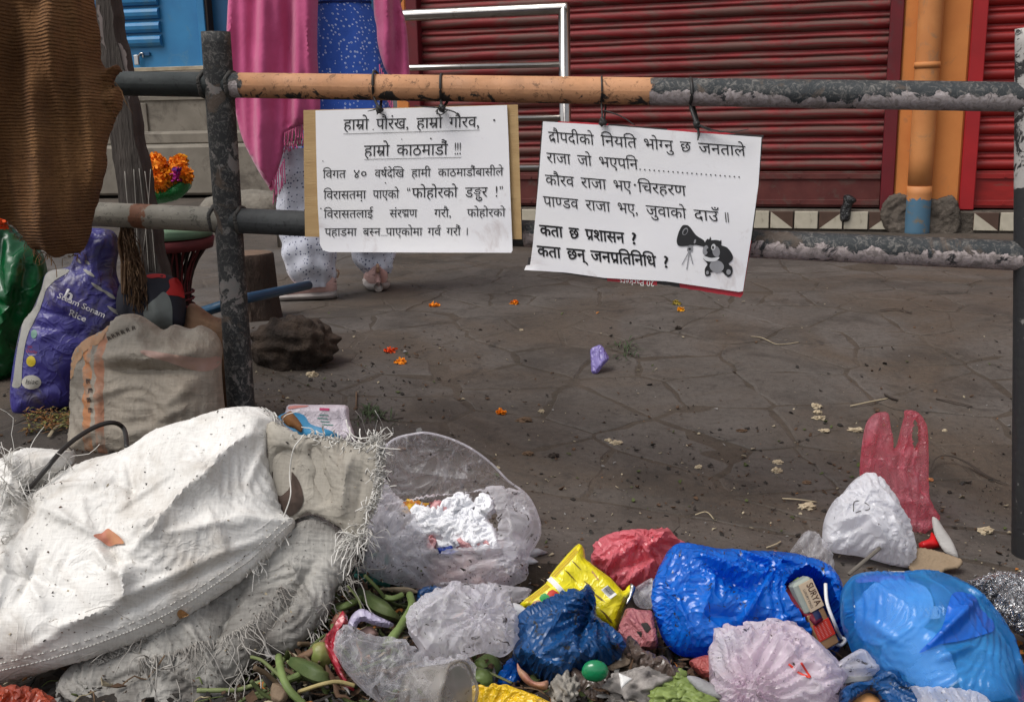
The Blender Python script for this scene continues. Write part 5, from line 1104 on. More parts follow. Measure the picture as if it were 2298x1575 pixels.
tag(mb.build('stalk_tangle', [M('dull_green_stalk', (.10, .13, .04), (.06, .08, .025), rough=.7, dirt=(.05, .035, .02), damt=.4), M('pale_green_stalk', (.2, .23, .1), (.12, .15, .05), rough=.7, dirt=(.06, .04, .02), damt=.4), M('brown_stalk', (.12, .08, .045), rough=.8)], None, True), 'tangle of dull green and brown stalks left of the torn clear bag', 'stalks', kind='stuff')
# grit on the paving: dense near the heap, in the joints and at the left
sp0 = []
for k in range(30000):
    if len(sp0) > 6500: break
    x, y = rd0.uniform(-60, 2350), rd0.uniform(620, 1330); wgt = .12+.55*ss((y-850)/350)+(.7 if (x < 900 and y > 800) else 0)+.25*(math.sin(x*.011+2*math.sin(y*.013))*math.sin(y*.017+x*.004) > .45)
    if rd0.random() > wgt*.6: continue
    c = G(x, y)+0
    if inview(c): c[2] += .0015; sp0.append((c, abs(rd0.gauss(0, .0018))+.0008, rd0.choices(range(6), [10, 4, 11, 1, .35, 2])[0]))
flakes('grit', sp0, bits, 5, None, 'fine grit and crumbs scattered over the stone paving', 'grit')
sp0 = []
for k in range(900):
    x, y = (rd0.uniform(-40, 2300), rd0.uniform(640, 1300)**1.0) if k % 2 else ((rd0.uniform(560, 1050), rd0.uniform(740, 1000)) if k % 4 else (rd0.gauss(1750, 260), rd0.gauss(1080, 90)))
    c = G(x, y); c[2] += .003; sp0.append((c, rd0.uniform(.002, .009), rd0.choices(range(6), [9, 2.5, 10, 2, .3, .8])[0]))
flakes('litter_scraps', sp0, bits, 6, None, 'torn leaf and bark fragments scattered across the paving', 'litter')

# ------------------------------------------------------------------ materials of the bags
white_w = woven('white_sacking', (.74, .72, .69), (.62, .60, .57), pitch=.0030, dirt=(.30, .24, .18), damt=.52, dsc=4, bump=.35, rough=.6, warp=.01)
inner_w = woven('beige_inner_sacking', (.37, .34, .29), (.28, .255, .22), pitch=.0034, dirt=(.2, .16, .12), damt=.35, bump=.3)  # beige darkened: shade inside the mouth is put into the colour
grey_w = woven('grey_sacking', (.38, .365, .34), (.18, .17, .155), pitch=.0045, dirt=(.05, .04, .035), damt=.6, dsc=7, bump=1.0, rough=.8, warp=.03)
thr_w = M('white_thread', (.66, .64, .6), (.5, .48, .45), rough=.7, bump=0); thr_g = M('grey_thread', (.4, .38, .35), (.24, .22, .2), rough=.8, bump=0)
DI = (.05, .04, .035)
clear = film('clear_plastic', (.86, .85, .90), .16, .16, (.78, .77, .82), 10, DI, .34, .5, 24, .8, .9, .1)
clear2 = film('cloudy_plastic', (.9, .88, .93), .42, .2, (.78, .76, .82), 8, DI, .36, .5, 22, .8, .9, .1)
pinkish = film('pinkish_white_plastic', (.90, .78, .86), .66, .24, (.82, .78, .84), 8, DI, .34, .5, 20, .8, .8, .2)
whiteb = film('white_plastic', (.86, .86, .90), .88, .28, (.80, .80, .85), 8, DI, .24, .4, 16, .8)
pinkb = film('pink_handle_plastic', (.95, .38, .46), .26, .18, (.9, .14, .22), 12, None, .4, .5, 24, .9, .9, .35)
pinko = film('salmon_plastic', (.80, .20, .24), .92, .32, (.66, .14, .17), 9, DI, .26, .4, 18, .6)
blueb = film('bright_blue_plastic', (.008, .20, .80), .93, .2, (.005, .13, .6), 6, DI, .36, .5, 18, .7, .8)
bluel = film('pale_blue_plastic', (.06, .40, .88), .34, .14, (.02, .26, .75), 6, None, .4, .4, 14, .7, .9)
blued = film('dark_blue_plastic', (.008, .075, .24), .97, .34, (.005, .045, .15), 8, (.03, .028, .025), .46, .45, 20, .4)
GP = dict(g=.12, hold=.011, wl=.035, init=.002, bend=.6); GS = dict(g=.035, hold=.02, wl=.05, bend=.6)

def item(name, label, cat, mat, out, anchor, h=0, tilt=50, yaw=0, base=None, parent=None, group=None, res=5, back=.5, film_=False, **k):
    p0 = (HB(*anchor, h) if base is None else base)
    s_, o = cloth(name, mat, out, p0, tilt, yaw, parent, res, back, film_, **k)
    if parent is None: tag(o, label, cat, group)
    return s_, o
# grey frayed sack below
gs, o_ = item('grey_woven_sack', 'torn grey woven sack crumpled underneath the big white sack', 'sack', grey_w, [(560, 1240), (640, 1190), (700, 1160), (760, 1190), (792, 1240), (780, 1290), (752, 1330), (738, 1380), (700, 1420), (660, 1465), (600, 1478), (560, 1500), (520, 1540), (500, 1620), (330, 1640), (160, 1600), (128, 1545), (180, 1480), (300, 1400), (430, 1330)], (450, 1575), -.015, 48, T=.045, R=60, folds=[(700, 1180, 500, 1330, .02, 10), (560, 1300, 480, 1480, -.02, 12), (720, 1260, 600, 1440, -.018, 9), (640, 1260, 720, 1400, .012, 6), (300, 1480, 480, 1560, .015, 10), (420, 1400, 520, 1560, .018, 9), (200, 1560, 400, 1500, -.012, 8)], cr=[(21, .07, .006)], seed=21, rag=1.5, grow=dict(g=.09, sharp=60, hold=.015, wl=.04))
mb = MB(); threads(mb, gs, [(700, 1170), (790, 1240), (750, 1340), (700, 1425)], 120, .045, .0009, 1.2, 1); threads(mb, gs, [(600, 1478), (540, 1520), (505, 1600)], 60, .04, .0009, 1.2, 2); threads(mb, gs, [(640, 1330), (560, 1420), (430, 1470), (330, 1500)], 160, .055, .0010, 1.2, 3, off=.004); threads(mb, gs, [(420, 1400), (330, 1455), (230, 1500)], 110, .05, .0010, 1.3, 5, side=-1, off=.004)
tag(mb.build('frayed_thread', thr_g, o_, True), kind='stuff')
# left small white sack
ls, o_ = item('small_white_sack', 'frayed white woven sack cut by the left edge under the black cord', 'sack', white_w, [(-80, 1060), (0, 1035), (60, 1010), (120, 1012), (168, 1020), (150, 1060), (105, 1085), (75, 1120), (95, 1180), (105, 1240), (60, 1300), (20, 1360), (-80, 1400)], (20, 1370), .10, 45, T=.05, R=50, folds=[(60, 1020, 10, 1200, .015, 8), (100, 1100, 0, 1180, -.015, 7)], cr=[(31, .06, .007)], seed=31, rag=1.5, grow=GS)
mb = MB(); threads(mb, ls, [(20, 1045), (60, 1100), (75, 1130), (98, 1200), (70, 1290)], 170, .05, .0009, 1.3, 6, off=.008); threads(mb, ls, [(0, 1100), (50, 1130), (40, 1250)], 90, .045, .0009, 1.4, 7, side=-1, off=.012); tag(mb.build('frayed_thread', thr_w, o_, True), kind='stuff')
# big white sack
ws_ = thing('white_sack', HB(350, 1470), 'big creased white woven sack lying mouth to the right in front', 'sack')
WSs, o_ = item('sack_body', None, None, white_w, [(60, 1112), (100, 1092), (140, 1060), (200, 1035), (262, 1018), (300, 1000), (340, 970), (400, 950), (455, 938), (500, 922), (550, 915), (595, 920), (622, 935), (640, 960), (628, 990), (612, 1010), (611, 1060), (622, 1110), (632, 1150), (664, 1172), (640, 1210), (578, 1272), (500, 1330), (388, 1400), (265, 1455), (132, 1497), (0, 1533), (-60, 1545), (-70, 1250), (10, 1190), (60, 1160)], (350, 1450), .07, 48, parent=ws_, res=6, T=.075, R=130, prof=1.7,
    folds=[(612, 960, 300, 1290, 0.0480, 26), (300, 1290, 300, 1380, 0.0288, 18), (612, 980, 560, 1120, 0.0096, 6), (80, 1110, 260, 1110, 0.0160, 12), (260, 1100, 330, 1130, -0.0160, 9), (95, 1150, 250, 1235, 0.0176, 9), (250, 1235, 300, 1310, -0.0224, 10), (230, 1250, 290, 1330, 0.0192, 8), (300, 1060, 320, 1180, -0.0128, 7), (400, 1100, 270, 1180, 0.0128, 7), (590, 1180, 380, 1240, 0.0128, 12), (600, 1230, 200, 1440, -0.0128, 10), (640, 1200, 20, 1500, 0.0096, 6), (60, 1250, 130, 1400, 0.0144, 10), (10, 1300, 200, 1350, -0.0128, 10), (120, 1240, 60, 1380, -0.0144, 8), (130, 1430, 280, 1390, 0.0160, 8), (150, 1060, 360, 990, 0.0096, 8), (420, 960, 560, 940, 0.0128, 12), (520, 1000, 440, 1140, -0.0080, 8), (480, 1180, 520, 1260, 0.0096, 8), (200, 1130, 220, 1220, 0.0096, 6), (360, 1180, 300, 1260, 0.0112, 6)],
    cr=[(41, .12, .007), (44, .05, .0025)], seed=41, rag=.8, grow=dict(g=.045, hold=.018, wl=.04, bend=.5))
mb = MB(); stl = spl([np.array(q, float) for q in [(655, 1180), (578, 1252), (500, 1312), (388, 1383), (265, 1438), (132, 1482), (0, 1516)]], 16)
for off_ in (0, 12):
    for i in range(0, len(stl)-1, 1):
        a_, b_ = stl[i]+[0, off_*-1], stl[i+1]+[0, off_*-1]; m_ = a_+(b_-a_)*.7
        if off_ and i % 3 == 0: continue
        V, Fc, U = tube([WSs.pts([a_], .0008)[0], WSs.pts([(a_+m_)/2], .0022)[0], WSs.pts([m_], .0008)[0]], .0011, 4); mb.add(V, Fc, U)
tag(mb.build('stitching', thr_w, ws_, True), kind='stuff')
mb = MB(); threads(mb, WSs, [(60, 1112), (100, 1092), (150, 1062)], 90, .05, .0008, 1.3, 11, side=1); threads(mb, WSs, [(595, 930), (625, 950), (640, 985)], 70, .03, .0010, 1.2, 12, side=-1, off=.003); threads(mb, WSs, [(640, 1205), (560, 1285)], 30, .02, .001, 1, 13, side=1); tag(mb.build('frayed_thread', thr_w, ws_, True), kind='stuff')
# mouth: far lip, dark patch painted for the hollow, near lip
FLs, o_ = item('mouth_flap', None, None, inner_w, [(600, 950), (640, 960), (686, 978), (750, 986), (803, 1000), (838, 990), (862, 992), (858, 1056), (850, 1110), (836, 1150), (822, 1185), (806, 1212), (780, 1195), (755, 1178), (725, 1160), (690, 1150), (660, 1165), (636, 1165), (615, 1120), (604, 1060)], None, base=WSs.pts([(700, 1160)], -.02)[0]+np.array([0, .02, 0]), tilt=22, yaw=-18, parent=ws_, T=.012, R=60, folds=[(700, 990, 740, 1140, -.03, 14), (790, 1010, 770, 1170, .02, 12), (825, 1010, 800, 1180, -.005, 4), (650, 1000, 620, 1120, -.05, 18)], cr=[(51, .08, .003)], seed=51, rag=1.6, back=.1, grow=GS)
mb = MB(); threads(mb, FLs, [(690, 978), (750, 986), (803, 1000), (838, 990), (862, 992)], 120, .013, .0012, 1.2, 14, down=0, side=-1); threads(mb, FLs, [(690, 978), (750, 986), (803, 1000), (838, 990), (862, 992)], 120, .013, .0012, 1.2, 24, down=0, side=1); threads(mb, FLs, [(830, 985), (862, 990)], 50, .03, .001, 1.6, 25, down=-.1, side=-1)
threads(mb, FLs, [(860, 1000), (858, 1060), (850, 1110), (836, 1150), (806, 1212)], 170, .016, .0012, 1.1, 15, down=.1, side=-1); threads(mb, FLs, [(852, 1000), (848, 1060), (840, 1110), (826, 1150)], 150, .012, .0012, 1.1, 16, down=.1, side=1, off=.002); threads(mb, FLs, [(780, 1195), (806, 1212), (822, 1185)], 90, .03, .001, 1.3, 17, down=.3, side=-1); threads(mb, FLs, [(780, 1195), (806, 1212), (822, 1185)], 50, .03, .001, 1.3, 18, down=.3, side=1)
tag(mb.build('frayed_thread', thr_w, ws_, True), kind='stuff')
decal(FLs, [(610, 1060), (632, 1048), (660, 1062), (678, 1092), (684, 1125), (668, 1150), (640, 1160), (620, 1125)], M('dark_brown_inside', (.07, .045, .035), (.035, .025, .02), sc=30, rough=.9, bump=.5), ws_, 'mouth_painted_shade', .0015)  # dark patch painted on the flap so the mouth reads as hollow
hole_m = M('dark_hollow', (.02, .014, .012), rough=.9)
lump('dark_scrap', HB(770, 1230, .12), (.035, .02, .04), hole_m, None, 3, .3, 1, 4); tag(bpy.data.objects['dark_scrap'], 'dark lump under the frayed mouth of the white sack', 'mud clump')  # solid lump in the dark hollow colour
V, Fc, U = tube(spl([FLs.pts([q], .02)[0] for q in ((686, 985), (668, 1010), (657, 1060), (662, 1110), (650, 1150), (640, 1170))], 6), .0011, 6); mk('loose_string', V, Fc, thr_w, ws_, True, U)
_rm = np.random.RandomState(8)
for (sf, ob_, x0, y0, x1, y1, n_) in ((WSs, ws_, 0, 930, 640, 1500, 300), (gs, bpy.data.objects['grey_woven_sack'], 200, 1200, 770, 1570, 420), (FLs, ws_, 620, 970, 850, 1180, 60)):
    Q_ = np.stack([_rm.uniform(x0, x1, n_), _rm.uniform(y0, y1, n_)], 1); ins_ = [geometry.intersect_point_tri_2d is not None for _ in Q_]; o_p = sf.out
    def inpoly(pt):
        c_ = False
        for i_ in range(len(o_p)):
            xa, ya = o_p[i_]; xb, yb = o_p[i_-1]
            if (ya > pt[1]) != (yb > pt[1]) and pt[0] < (xb-xa)*(pt[1]-ya)/(yb-ya)+xa: c_ = not c_
        return c_
    Q_ = np.array([q_ for q_ in Q_ if inpoly(q_)]); Pw = sf.pts(Q_, .0006); flakes('mud_specks', [(p_, abs(_rm.normal(0, .0013))+.0007, int(_rm.choice([0, 2, 2, 0, 1]))) for p_ in Pw], bits, 12, ob_)
# petal on the white sack
pt_m = M('dry_petal', (.45, .17, .12), (.4, .2, .08), sc=30, rough=.7, bump=.4)
o_ = decal(WSs, [(232, 1232), (248, 1225), (262, 1215), (272, 1222), (288, 1235), (300, 1252), (285, 1252), (262, 1250), (246, 1240)], pt_m, None, 'dried_petal', .005); tag(o_, 'dried orange pink petal lying on the big white sack', 'petal')
o_ = decal(WSs, [(402, 1382), (412, 1375), (428, 1384), (420, 1390), (405, 1390)], M('tan_leaf', (.4, .22, .09), rough=.8), None, 'dried_leaf', .004); tag(o_, 'small tan leaf on the lower hem of the white sack', 'leaf')
# black cords
cord = M('black_cord', (.016, .014, .013), (.03, .026, .024), rough=.45, bump=.2)
V, Fc, U = tube(spl([WSs.pts([(62, 1118)], .01)[0], HB(105, 1050, .30), HB(150, 1000, .32), HB(205, 962, .33), HB(250, 948, .33), HB(278, 962, .31), WSs.pts([(283, 1000)], -.03)[0]], 8), .0042, 10); o_ = mk('cable', V, Fc, cord, None, True, U); tag(o_, 'arched black cord rising above the top edge of the white sack', 'cord')
V, Fc, U = tube(spl([WSs.pts([(-30, 1130)], .05)[0], WSs.pts([(8, 1170)], .07)[0], WSs.pts([(22, 1230)], .05)[0], WSs.pts([(22, 1300)], .03)[0], WSs.pts([(8, 1380)], .02)[0], WSs.pts([(-20, 1440)], .02)[0]], 8), .0042, 10); o_ = mk('cable', V, Fc, cord, None, True, U); tag(o_, 'black cord hanging down over the white sacks at the left edge', 'cord')
# packet behind the sack mouth
pkm = M('white_packet_paper', (.68, .62, .68), (.6, .52, .57), sc=6, rough=.45, bump=.2, crease=.4, csc=30)
PKs, pk_ = item('milk_packet', 'crumpled white and blue printed packet behind the sack mouth', 'packet', pkm, [(622, 942), (640, 925), (648, 908), (700, 908), (752, 908), (781, 912), (784, 940), (796, 978), (790, 992), (700, 992), (640, 980)], None, base=G(720, 1000)+[0, .03, .03], tilt=30, T=.03, R=20, folds=[(765, 915, 775, 985, -.012, 5), (650, 925, 760, 925, .008, 5), (690, 930, 760, 980, .006, 5)], cr=[(61, .04, .004)], seed=61)
decal(PKs, [(624, 936), (650, 928), (685, 935), (700, 955), (740, 968), (765, 985), (700, 988), (670, 975), (640, 955)], M('sky_blue_print', (.06, .33, .6), rough=.4), pk_, 'print_panel', .0015)
decal(PKs, [(652, 914), (690, 912), (690, 916), (654, 922)], M('salmon_print', (.6, .25, .22), rough=.5), pk_, 'print_panel', .0015)
for (x0, y0, x1) in ((720, 934, 740), (715, 941, 738), (722, 948, 742), (726, 955, 750)): decal(PKs, [(x0, y0), (x1, y0+1), (x1, y0+3), (x0, y0+2)], M('green_print', (.06, .25, .2), rough=.5), pk_, 'print_line', .0018, 1)
decal(PKs, [(720, 919), (742, 920), (742, 926), (720, 925)], M('magenta_print', (.5, .05, .15), rough=.5), pk_, 'print_panel', .0018, 1)
_, o_ = item('brown_leaf', 'curled brown dry leaf beside the blue and white packet', 'leaf', M('brown_leaf', (.3, .13, .04), (.18, .08, .03), sc=30, rough=.7, bump=.5), [(630, 935), (640, 928), (655, 922), (665, 935), (678, 955), (676, 970), (660, 960), (645, 955), (634, 945)], None, base=G(655, 985)+[-.01, -.03, .045], tilt=40, T=.006, R=10, folds=[(640, 930, 672, 962, .008, 4)], seed=62)

# ------------------------------------------------------------------ open clear bag with tissues
cb = thing('clear_bag', HB(1000, 1320), 'large open clear plastic bag full of white tissues beside the white sack', 'plastic bag')
b0 = HB(1000, 1310, .04)
item('back_film', None, None, clear, [(838, 1060), (860, 1010), (885, 985), (925, 974), (958, 971), (1010, 984), (1060, 1008), (1105, 1042), (1140, 1078), (1180, 1108), (1202, 1145), (1215, 1200), (1195, 1238), (1160, 1262), (1000, 1270), (870, 1250), (826, 1180)], None, base=b0+[0, .16, .0], tilt=12, parent=cb, T=-.05, R=90, folds=[(930, 1020, 1040, 1010, .006, 8), (900, 1060, 1080, 1080, .008, 8), (940, 1100, 1090, 1060, .006, 6)], cr=[(71, 0.135, 0.0078)], seed=71, film_=True, grow=GP)
V = []; rim = [(838, 1060), (860, 1010), (885, 985), (925, 974), (958, 971), (1010, 984), (1060, 1008), (1105, 1042), (1140, 1078), (1180, 1108), (1202, 1145), (1215, 1200), (1195, 1238)]
rs_ = Surf(rim+[(1000, 1270)], b0+[0, .16, 0], nrm(12), T=0); V, Fc, U = tube([rs_.pts([q], .001)[0] for q in spl([np.array(q, float) for q in rim], 5)], .0022, 6); mk('folded_rim', V, Fc, clear2, cb, True, U)
FRs, o_ = item('front_film', None, None, clear2, [(842, 1075), (862, 1072), (880, 1100), (905, 1125), (960, 1112), (1030, 1108), (1095, 1096), (1130, 1098), (1180, 1112), (1204, 1150), (1215, 1195), (1195, 1238), (1186, 1260), (1180, 1300), (1120, 1318), (1000, 1322), (900, 1315), (835, 1295), (800, 1262), (802, 1210), (820, 1150), (832, 1100)], None, base=b0, tilt=35, parent=cb, T=.075, R=70, hole=[(905, 1132), (935, 1128), (990, 1118), (1040, 1112), (1085, 1108), (1106, 1130), (1116, 1190), (1110, 1236), (1060, 1238), (1005, 1245), (985, 1250), (962, 1215), (942, 1180), (918, 1150)],
    folds=[(850, 1100, 900, 1290, .010, 10), (880, 1130, 960, 1270, .010, 7), (1190, 1240, 960, 1250, .012, 6), (980, 1300, 1170, 1240, -.010, 7), (1060, 1270, 1150, 1300, .008, 6), (1110, 1150, 1185, 1180, .008, 7), (1130, 1110, 1150, 1230, .01, 8), (830, 1200, 940, 1300, -.008, 7)], cr=[(73, 0.090, 0.0087)], seed=73, film_=True, grow=dict(g=.10, hold=.02, wl=.035))
tis = M('tissue', (.82, .82, .84), (.74, .74, .78), rough=.9, bump=.5, bsc=50); tisp = M('pink_tissue', (.6, .25, .26), (.7, .5, .5), sc=20, rough=.8, bump=.4)
def scrunch(name, label, cat, mat, c, r, seed, amp=.55, parent=None, sub=5, ridge=.5):
    bm = bmesh.new(); bmesh.ops.create_icosphere(bm, subdivisions=sub, radius=1); V = np.array([v.co[:] for v in bm.verts]); Fc = [tuple(v.index for v in f.verts) for f in bm.faces]; bm.free(); rr = np.random.RandomState(seed); k = np.ones(len(V))
    for i in range(9):
        d = rr.normal(size=3); d /= np.linalg.norm(d); f = rr.uniform(.6, 2.6); k += amp*.35*tri(V@d*f+rr.uniform()+.18*np.sin(V@rr.normal(size=3)*4))/(.6+f*.4)
    k += amp*.12*np.sin(V@rr.normal(size=3)*9); V = V*k[:, None]*np.asarray(r)[None]+np.asarray(c)[None]; o = mk(name, V, Fc, mat, parent, False if ridge > .6 else True, V[:, :2])
    if label: tag(o, label, cat)
    return o
for i, (pts, m, dz) in enumerate((([(915, 1185), (950, 1160), (985, 1135), (1020, 1118), (1060, 1125), (1055, 1160), (1020, 1195), (975, 1210), (935, 1205)], tis, -.03), ([(985, 1190), (1020, 1160), (1060, 1150), (1100, 1175), (1118, 1205), (1115, 1238), (1070, 1240), (1020, 1225)], tis, -.035), ([(1065, 1130), (1080, 1118), (1098, 1122), (1108, 1140), (1100, 1160), (1075, 1165)], tis, -.02), ([(925, 1160), (940, 1140), (975, 1150), (970, 1180), (940, 1190)], tis, -.035), ([(965, 1150), (975, 1128), (1000, 1132), (1010, 1150), (990, 1162)], tisp, -.03), ([(1020, 1220), (1045, 1212), (1078, 1225), (1075, 1240), (1035, 1238)], tisp, -.02), ([(955, 1205), (970, 1200), (985, 1220), (975, 1240), (960, 1230)], tisp, -.02), ([(1075, 1222), (1090, 1215), (1105, 1230), (1100, 1242), (1080, 1238)], tisp, -.02), ([(975, 1215), (1010, 1212), (1030, 1235), (1000, 1246), (980, 1240)], tis, -.03))):
    Surf(pts, FRs.pts([pts[len(pts)//2]], -.05)[0]+[0, 0, -.01], nrm(50, rd0.uniform(-15, 15)), T=.035, R=16, cr=[(500+i, .02, .007)], seed=500+i, rag=1.5, lift=.5, grow=dict(g=.28, hold=.012, wl=.016, init=.002, ani=.5, sharp=8)).build('tissue' if m is tis else 'pink_wrapper', m, cb, 3.2, .6)
scrunch('yellow_wrapper', None, None, M('yellow_red_wrapper', (.7, .45, .02), (.5, .03, .03), sc=50, rough=.4), FRs.pts([(930, 1140)], -.05)[0], (.02, .015, .01), 95, .4, cb, 4)
scrunch('blue_wrapper', None, None, M('blue_wrapper', (.02, .05, .3), rough=.4), FRs.pts([(1005, 1243)], -.03)[0], (.014, .01, .006), 96, .4, cb, 4)
for (x, y, rx, m, sd) in ((850, 1265, .045, 'teal_wrapper', 1), (900, 1240, .06, 'grey_wrapper', 2), (1050, 1290, .07, 'rosy_wrapper', 3), (1150, 1250, .045, 'grey_wrapper', 4), (850, 1180, .04, 'grey_wrapper', 6)):
    scrunch(m, None, None, M(m, {'teal_wrapper': (.08, .35, .3), 'grey_wrapper': (.5, .49, .52), 'rosy_wrapper': (.55, .38, .36)}[m], rough=.6, bump=.4), FRs.pts([(x, y)], -.075)[0], (rx, .03, rx*.7), sd+100, .5, cb, 4)

# ------------------------------------------------------------------ noodle packet
z3 = (1100, 1150, 3.535)
yel = M('yellow_foil_print', (.78, .68, .01), (.7, .58, .01), sc=8, rough=.3, bump=.15, crease=.25, csc=30, spec=.6)
YS, yp = item('noodle_packet', 'torn yellow instant noodle packet with barcode standing among the bags', 'packet', yel, zz([(705, 245), (745, 290), (755, 365), (790, 390), (830, 425), (960, 520), (1050, 620), (1085, 590), (1120, 565), (1150, 590), (1130, 640), (1090, 700), (1050, 800), (1020, 890), (985, 945), (940, 920), (850, 870), (700, 900), (400, 880), (350, 800), (300, 770), (235, 725), (340, 640), (440, 560), (480, 490), (560, 390), (640, 300)], z3), (1300, 1400), .06, 38, 6, T=.022, R=26, folds=[(1311, 1253, 1370, 1330, .006, 6), (1270, 1280, 1330, 1370, -.007, 8), (1397, 1325, 1345, 1365, .010, 5), (1220, 1320, 1290, 1330, .005, 6)], cr=[(111, .035, .003)], seed=111, sm=2)
crm = M('brown_gold_stripe', (.42, .2, .03), rough=.35); grn = M('green_print2', (.02, .3, .06), rough=.4); redp = M('red_print2', (.6, .04, .02), rough=.4); whp = M('white_label_print', (.75, .74, .72), rough=.4); orp = M('tan_print', (.65, .4, .2), rough=.4)
def bars(surf, x0, y0, x1, y1, dx, dy, n, w_, m, par, name):
    mb = MB()
    for k in range(n):
        t = (k+.5)/n; cx, cy = x0+(x1-x0)*t, y0+(y1-y0)*t; e = np.array([x1-x0, y1-y0])/np.hypot(x1-x0, y1-y0)*w_*(1 if w_ < 3 or k % 2 else 1); q = np.array(zz([(cx-e[0], cy-e[1]), (cx+e[0], cy+e[1]), (cx+e[0]+dx, cy+e[1]+dy), (cx-e[0]+dx, cy-e[1]+dy)], z3)); mb.add(surf.pts(q, .0014), [(0, 1, 2, 3)], q)
    return tag(mb.build(name, m, par), kind='stuff')
bars(YS, 262, 712, 445, 575, 28, 26, 24, 2.6, crm, yp, 'crimp_stripe'); bars(YS, 482, 505, 700, 262, 32, 22, 30, 2.6, crm, yp, 'crimp_stripe'); bars(YS, 1010, 880, 1085, 690, -36, -12, 20, 2.6, crm, yp, 'crimp_stripe'); bars(YS, 880, 625, 970, 690, 8, 0, 1, 1, whp, yp, 'x') if 0 else None
decal(YS, zz([(445, 535), (480, 512), (600, 655), (560, 672)], z3), whp, yp, 'print_panel', .0012, 1)
decal(YS, zz([(385, 690), (430, 650), (480, 705), (430, 745)], z3), grn, yp, 'print_panel', .0012, 2); decal(YS, zz([(445, 660), (490, 625), (550, 670), (540, 695), (500, 700)], z3), redp, yp, 'print_panel', .0012, 2); decal(YS, zz([(325, 735), (380, 705), (430, 750), (380, 795)], z3), orp, yp, 'print_panel', .0012, 2)
decal(YS, zz([(870, 625), (920, 590), (990, 665), (940, 702)], z3), whp, yp, 'barcode_panel', .0012, 1)
mb = MB(); rb = random.Random(2)
for k in range(15):
    t = (k+.5)/15; w_ = rb.choice([1, 1.6, 2.4]); x = 878+48*t; y = 628-33*t; q = np.array(zz([(x, y), (x+w_, y-w_*.7), (x+w_+50, y-w_*.7+54), (x+50, y+54)], z3)); mb.add(YS.pts(q, .002), [(0, 1, 2, 3)], q)
tag(mb.build('barcode', INK, yp), kind='stuff')
mb = MB()
for (x0, y0, n, L) in ((585, 470, 5, 90), (735, 555, 7, 80), (800, 640, 9, 85), (860, 780, 6, 90), (640, 400, 4, 80), (900, 830, 5, 60)):
    for k in range(n):
        xa, ya = x0+k*7, y0-k*9+k*14; l = L*rb.uniform(.6, 1); q = np.array(zz([(xa, ya), (xa+l*.7, ya+l*.75), (xa+l*.7+3, ya+l*.75-2), (xa+3, ya-2)], z3)); mb.add(YS.pts(q, .0016), [(0, 1, 2, 3)], q)
tag(mb.build('print_line', M('brown_fine_print', (.2, .13, .02), rough=.5), yp), kind='stuff')
print_text(YS, 'www', 1100+790/3.535, 1150+480/3.535, 1100+845/3.535, 1150+555/3.535, 6, M('pink_fine_print', (.5, .15, .2)), yp, .0018)
_, o_ = item('foil_corner', None, None, M('foil', (.6, .6, .6), (.4, .4, .4), sc=30, rough=.25, bump=.5, metal=1), zz([(1110, 575), (1125, 562), (1155, 588), (1140, 640), (1085, 740), (1070, 720), (1100, 650)], z3), None, base=YS.pts([zz([(1110, 640)], z3)[0]], .002)[0], tilt=35, parent=yp, T=.004, R=4, seed=5)
# white foam triangle bottom of packet, salmon bag
_, o_ = item('salmon_bag', 'crumpled salmon pink plastic bag behind the yellow packet', 'plastic bag', pinko, zz([(800, 385), (850, 240), (930, 205), (1010, 170), (1060, 145), (1150, 138), (1260, 142), (1400, 135), (1480, 200), (1545, 262), (1450, 300), (1400, 400), (1330, 480), (1300, 560), (1180, 600), (1060, 615), (960, 530), (870, 440)], z3), None, base=HB(1400, 1330, .05)+[0, .03, 0], tilt=42, T=.05, R=42, folds=[(1345, 1290, 1440, 1215, 0.0270, 8), (1360, 1310, 1400, 1230, -0.0210, 6), (1380, 1195, 1440, 1230, 0.0180, 7), (1440, 1250, 1500, 1200, 0.0210, 7), (1370, 1290, 1490, 1250, -0.0150, 5), (1430, 1190, 1530, 1225, 0.0120, 5), (1400, 1320, 1470, 1260, 0.0150, 6)], knots=[(1437, 1222, .006, 14, 60)], cr=[(121, 0.075, 0.0100), (9121, .035, .0022)], seed=121, rag=.8, grow=GP)
# ------------------------------------------------------------------ dark blue bag in front
_, o_ = item('dark_blue_bag', 'muddy dark blue plastic bag in front of the yellow packet', 'plastic bag', blued, zz([(190, 895), (250, 830), (400, 750), (520, 690), (640, 655), (700, 645), (765, 625), (815, 670), (840, 790), (870, 880), (960, 940), (1060, 1060), (1000, 1180), (860, 1240), (700, 1300), (610, 1400), (500, 1400), (350, 1300), (180, 1180), (200, 1020)], z3), (1250, 1530), .02, 45, T=.085, R=55, folds=[(1240, 1345, 1310, 1330, 0.0180, 8), (1330, 1340, 1290, 1470, -0.0300, 8), (1300, 1340, 1200, 1480, 0.0120, 8), (1160, 1470, 1260, 1520, 0.0180, 6), (1160, 1490, 1270, 1500, -0.0120, 5), (1200, 1500, 1300, 1440, 0.0120, 6)], knots=[(1332, 1390, .010, 16, 70)], cr=[(131, 0.075, 0.0117), (9131, .035, .0022)], seed=131, grow=GP)
_, o_ = item('blue_scrap', 'small bright blue plastic scrap left of the dark blue bag', 'plastic scrap', blueb, zz([(60, 1350), (90, 1270), (110, 1220), (180, 1170), (240, 1230), (230, 1370), (150, 1400), (100, 1390)], z3), (1140, 1545), .0, 40, T=.03, R=14, cr=[(133, 0.045, 0.0078)], folds=[(1125, 1530, 1155, 1490, .008, 4)], seed=133, grow=GP)
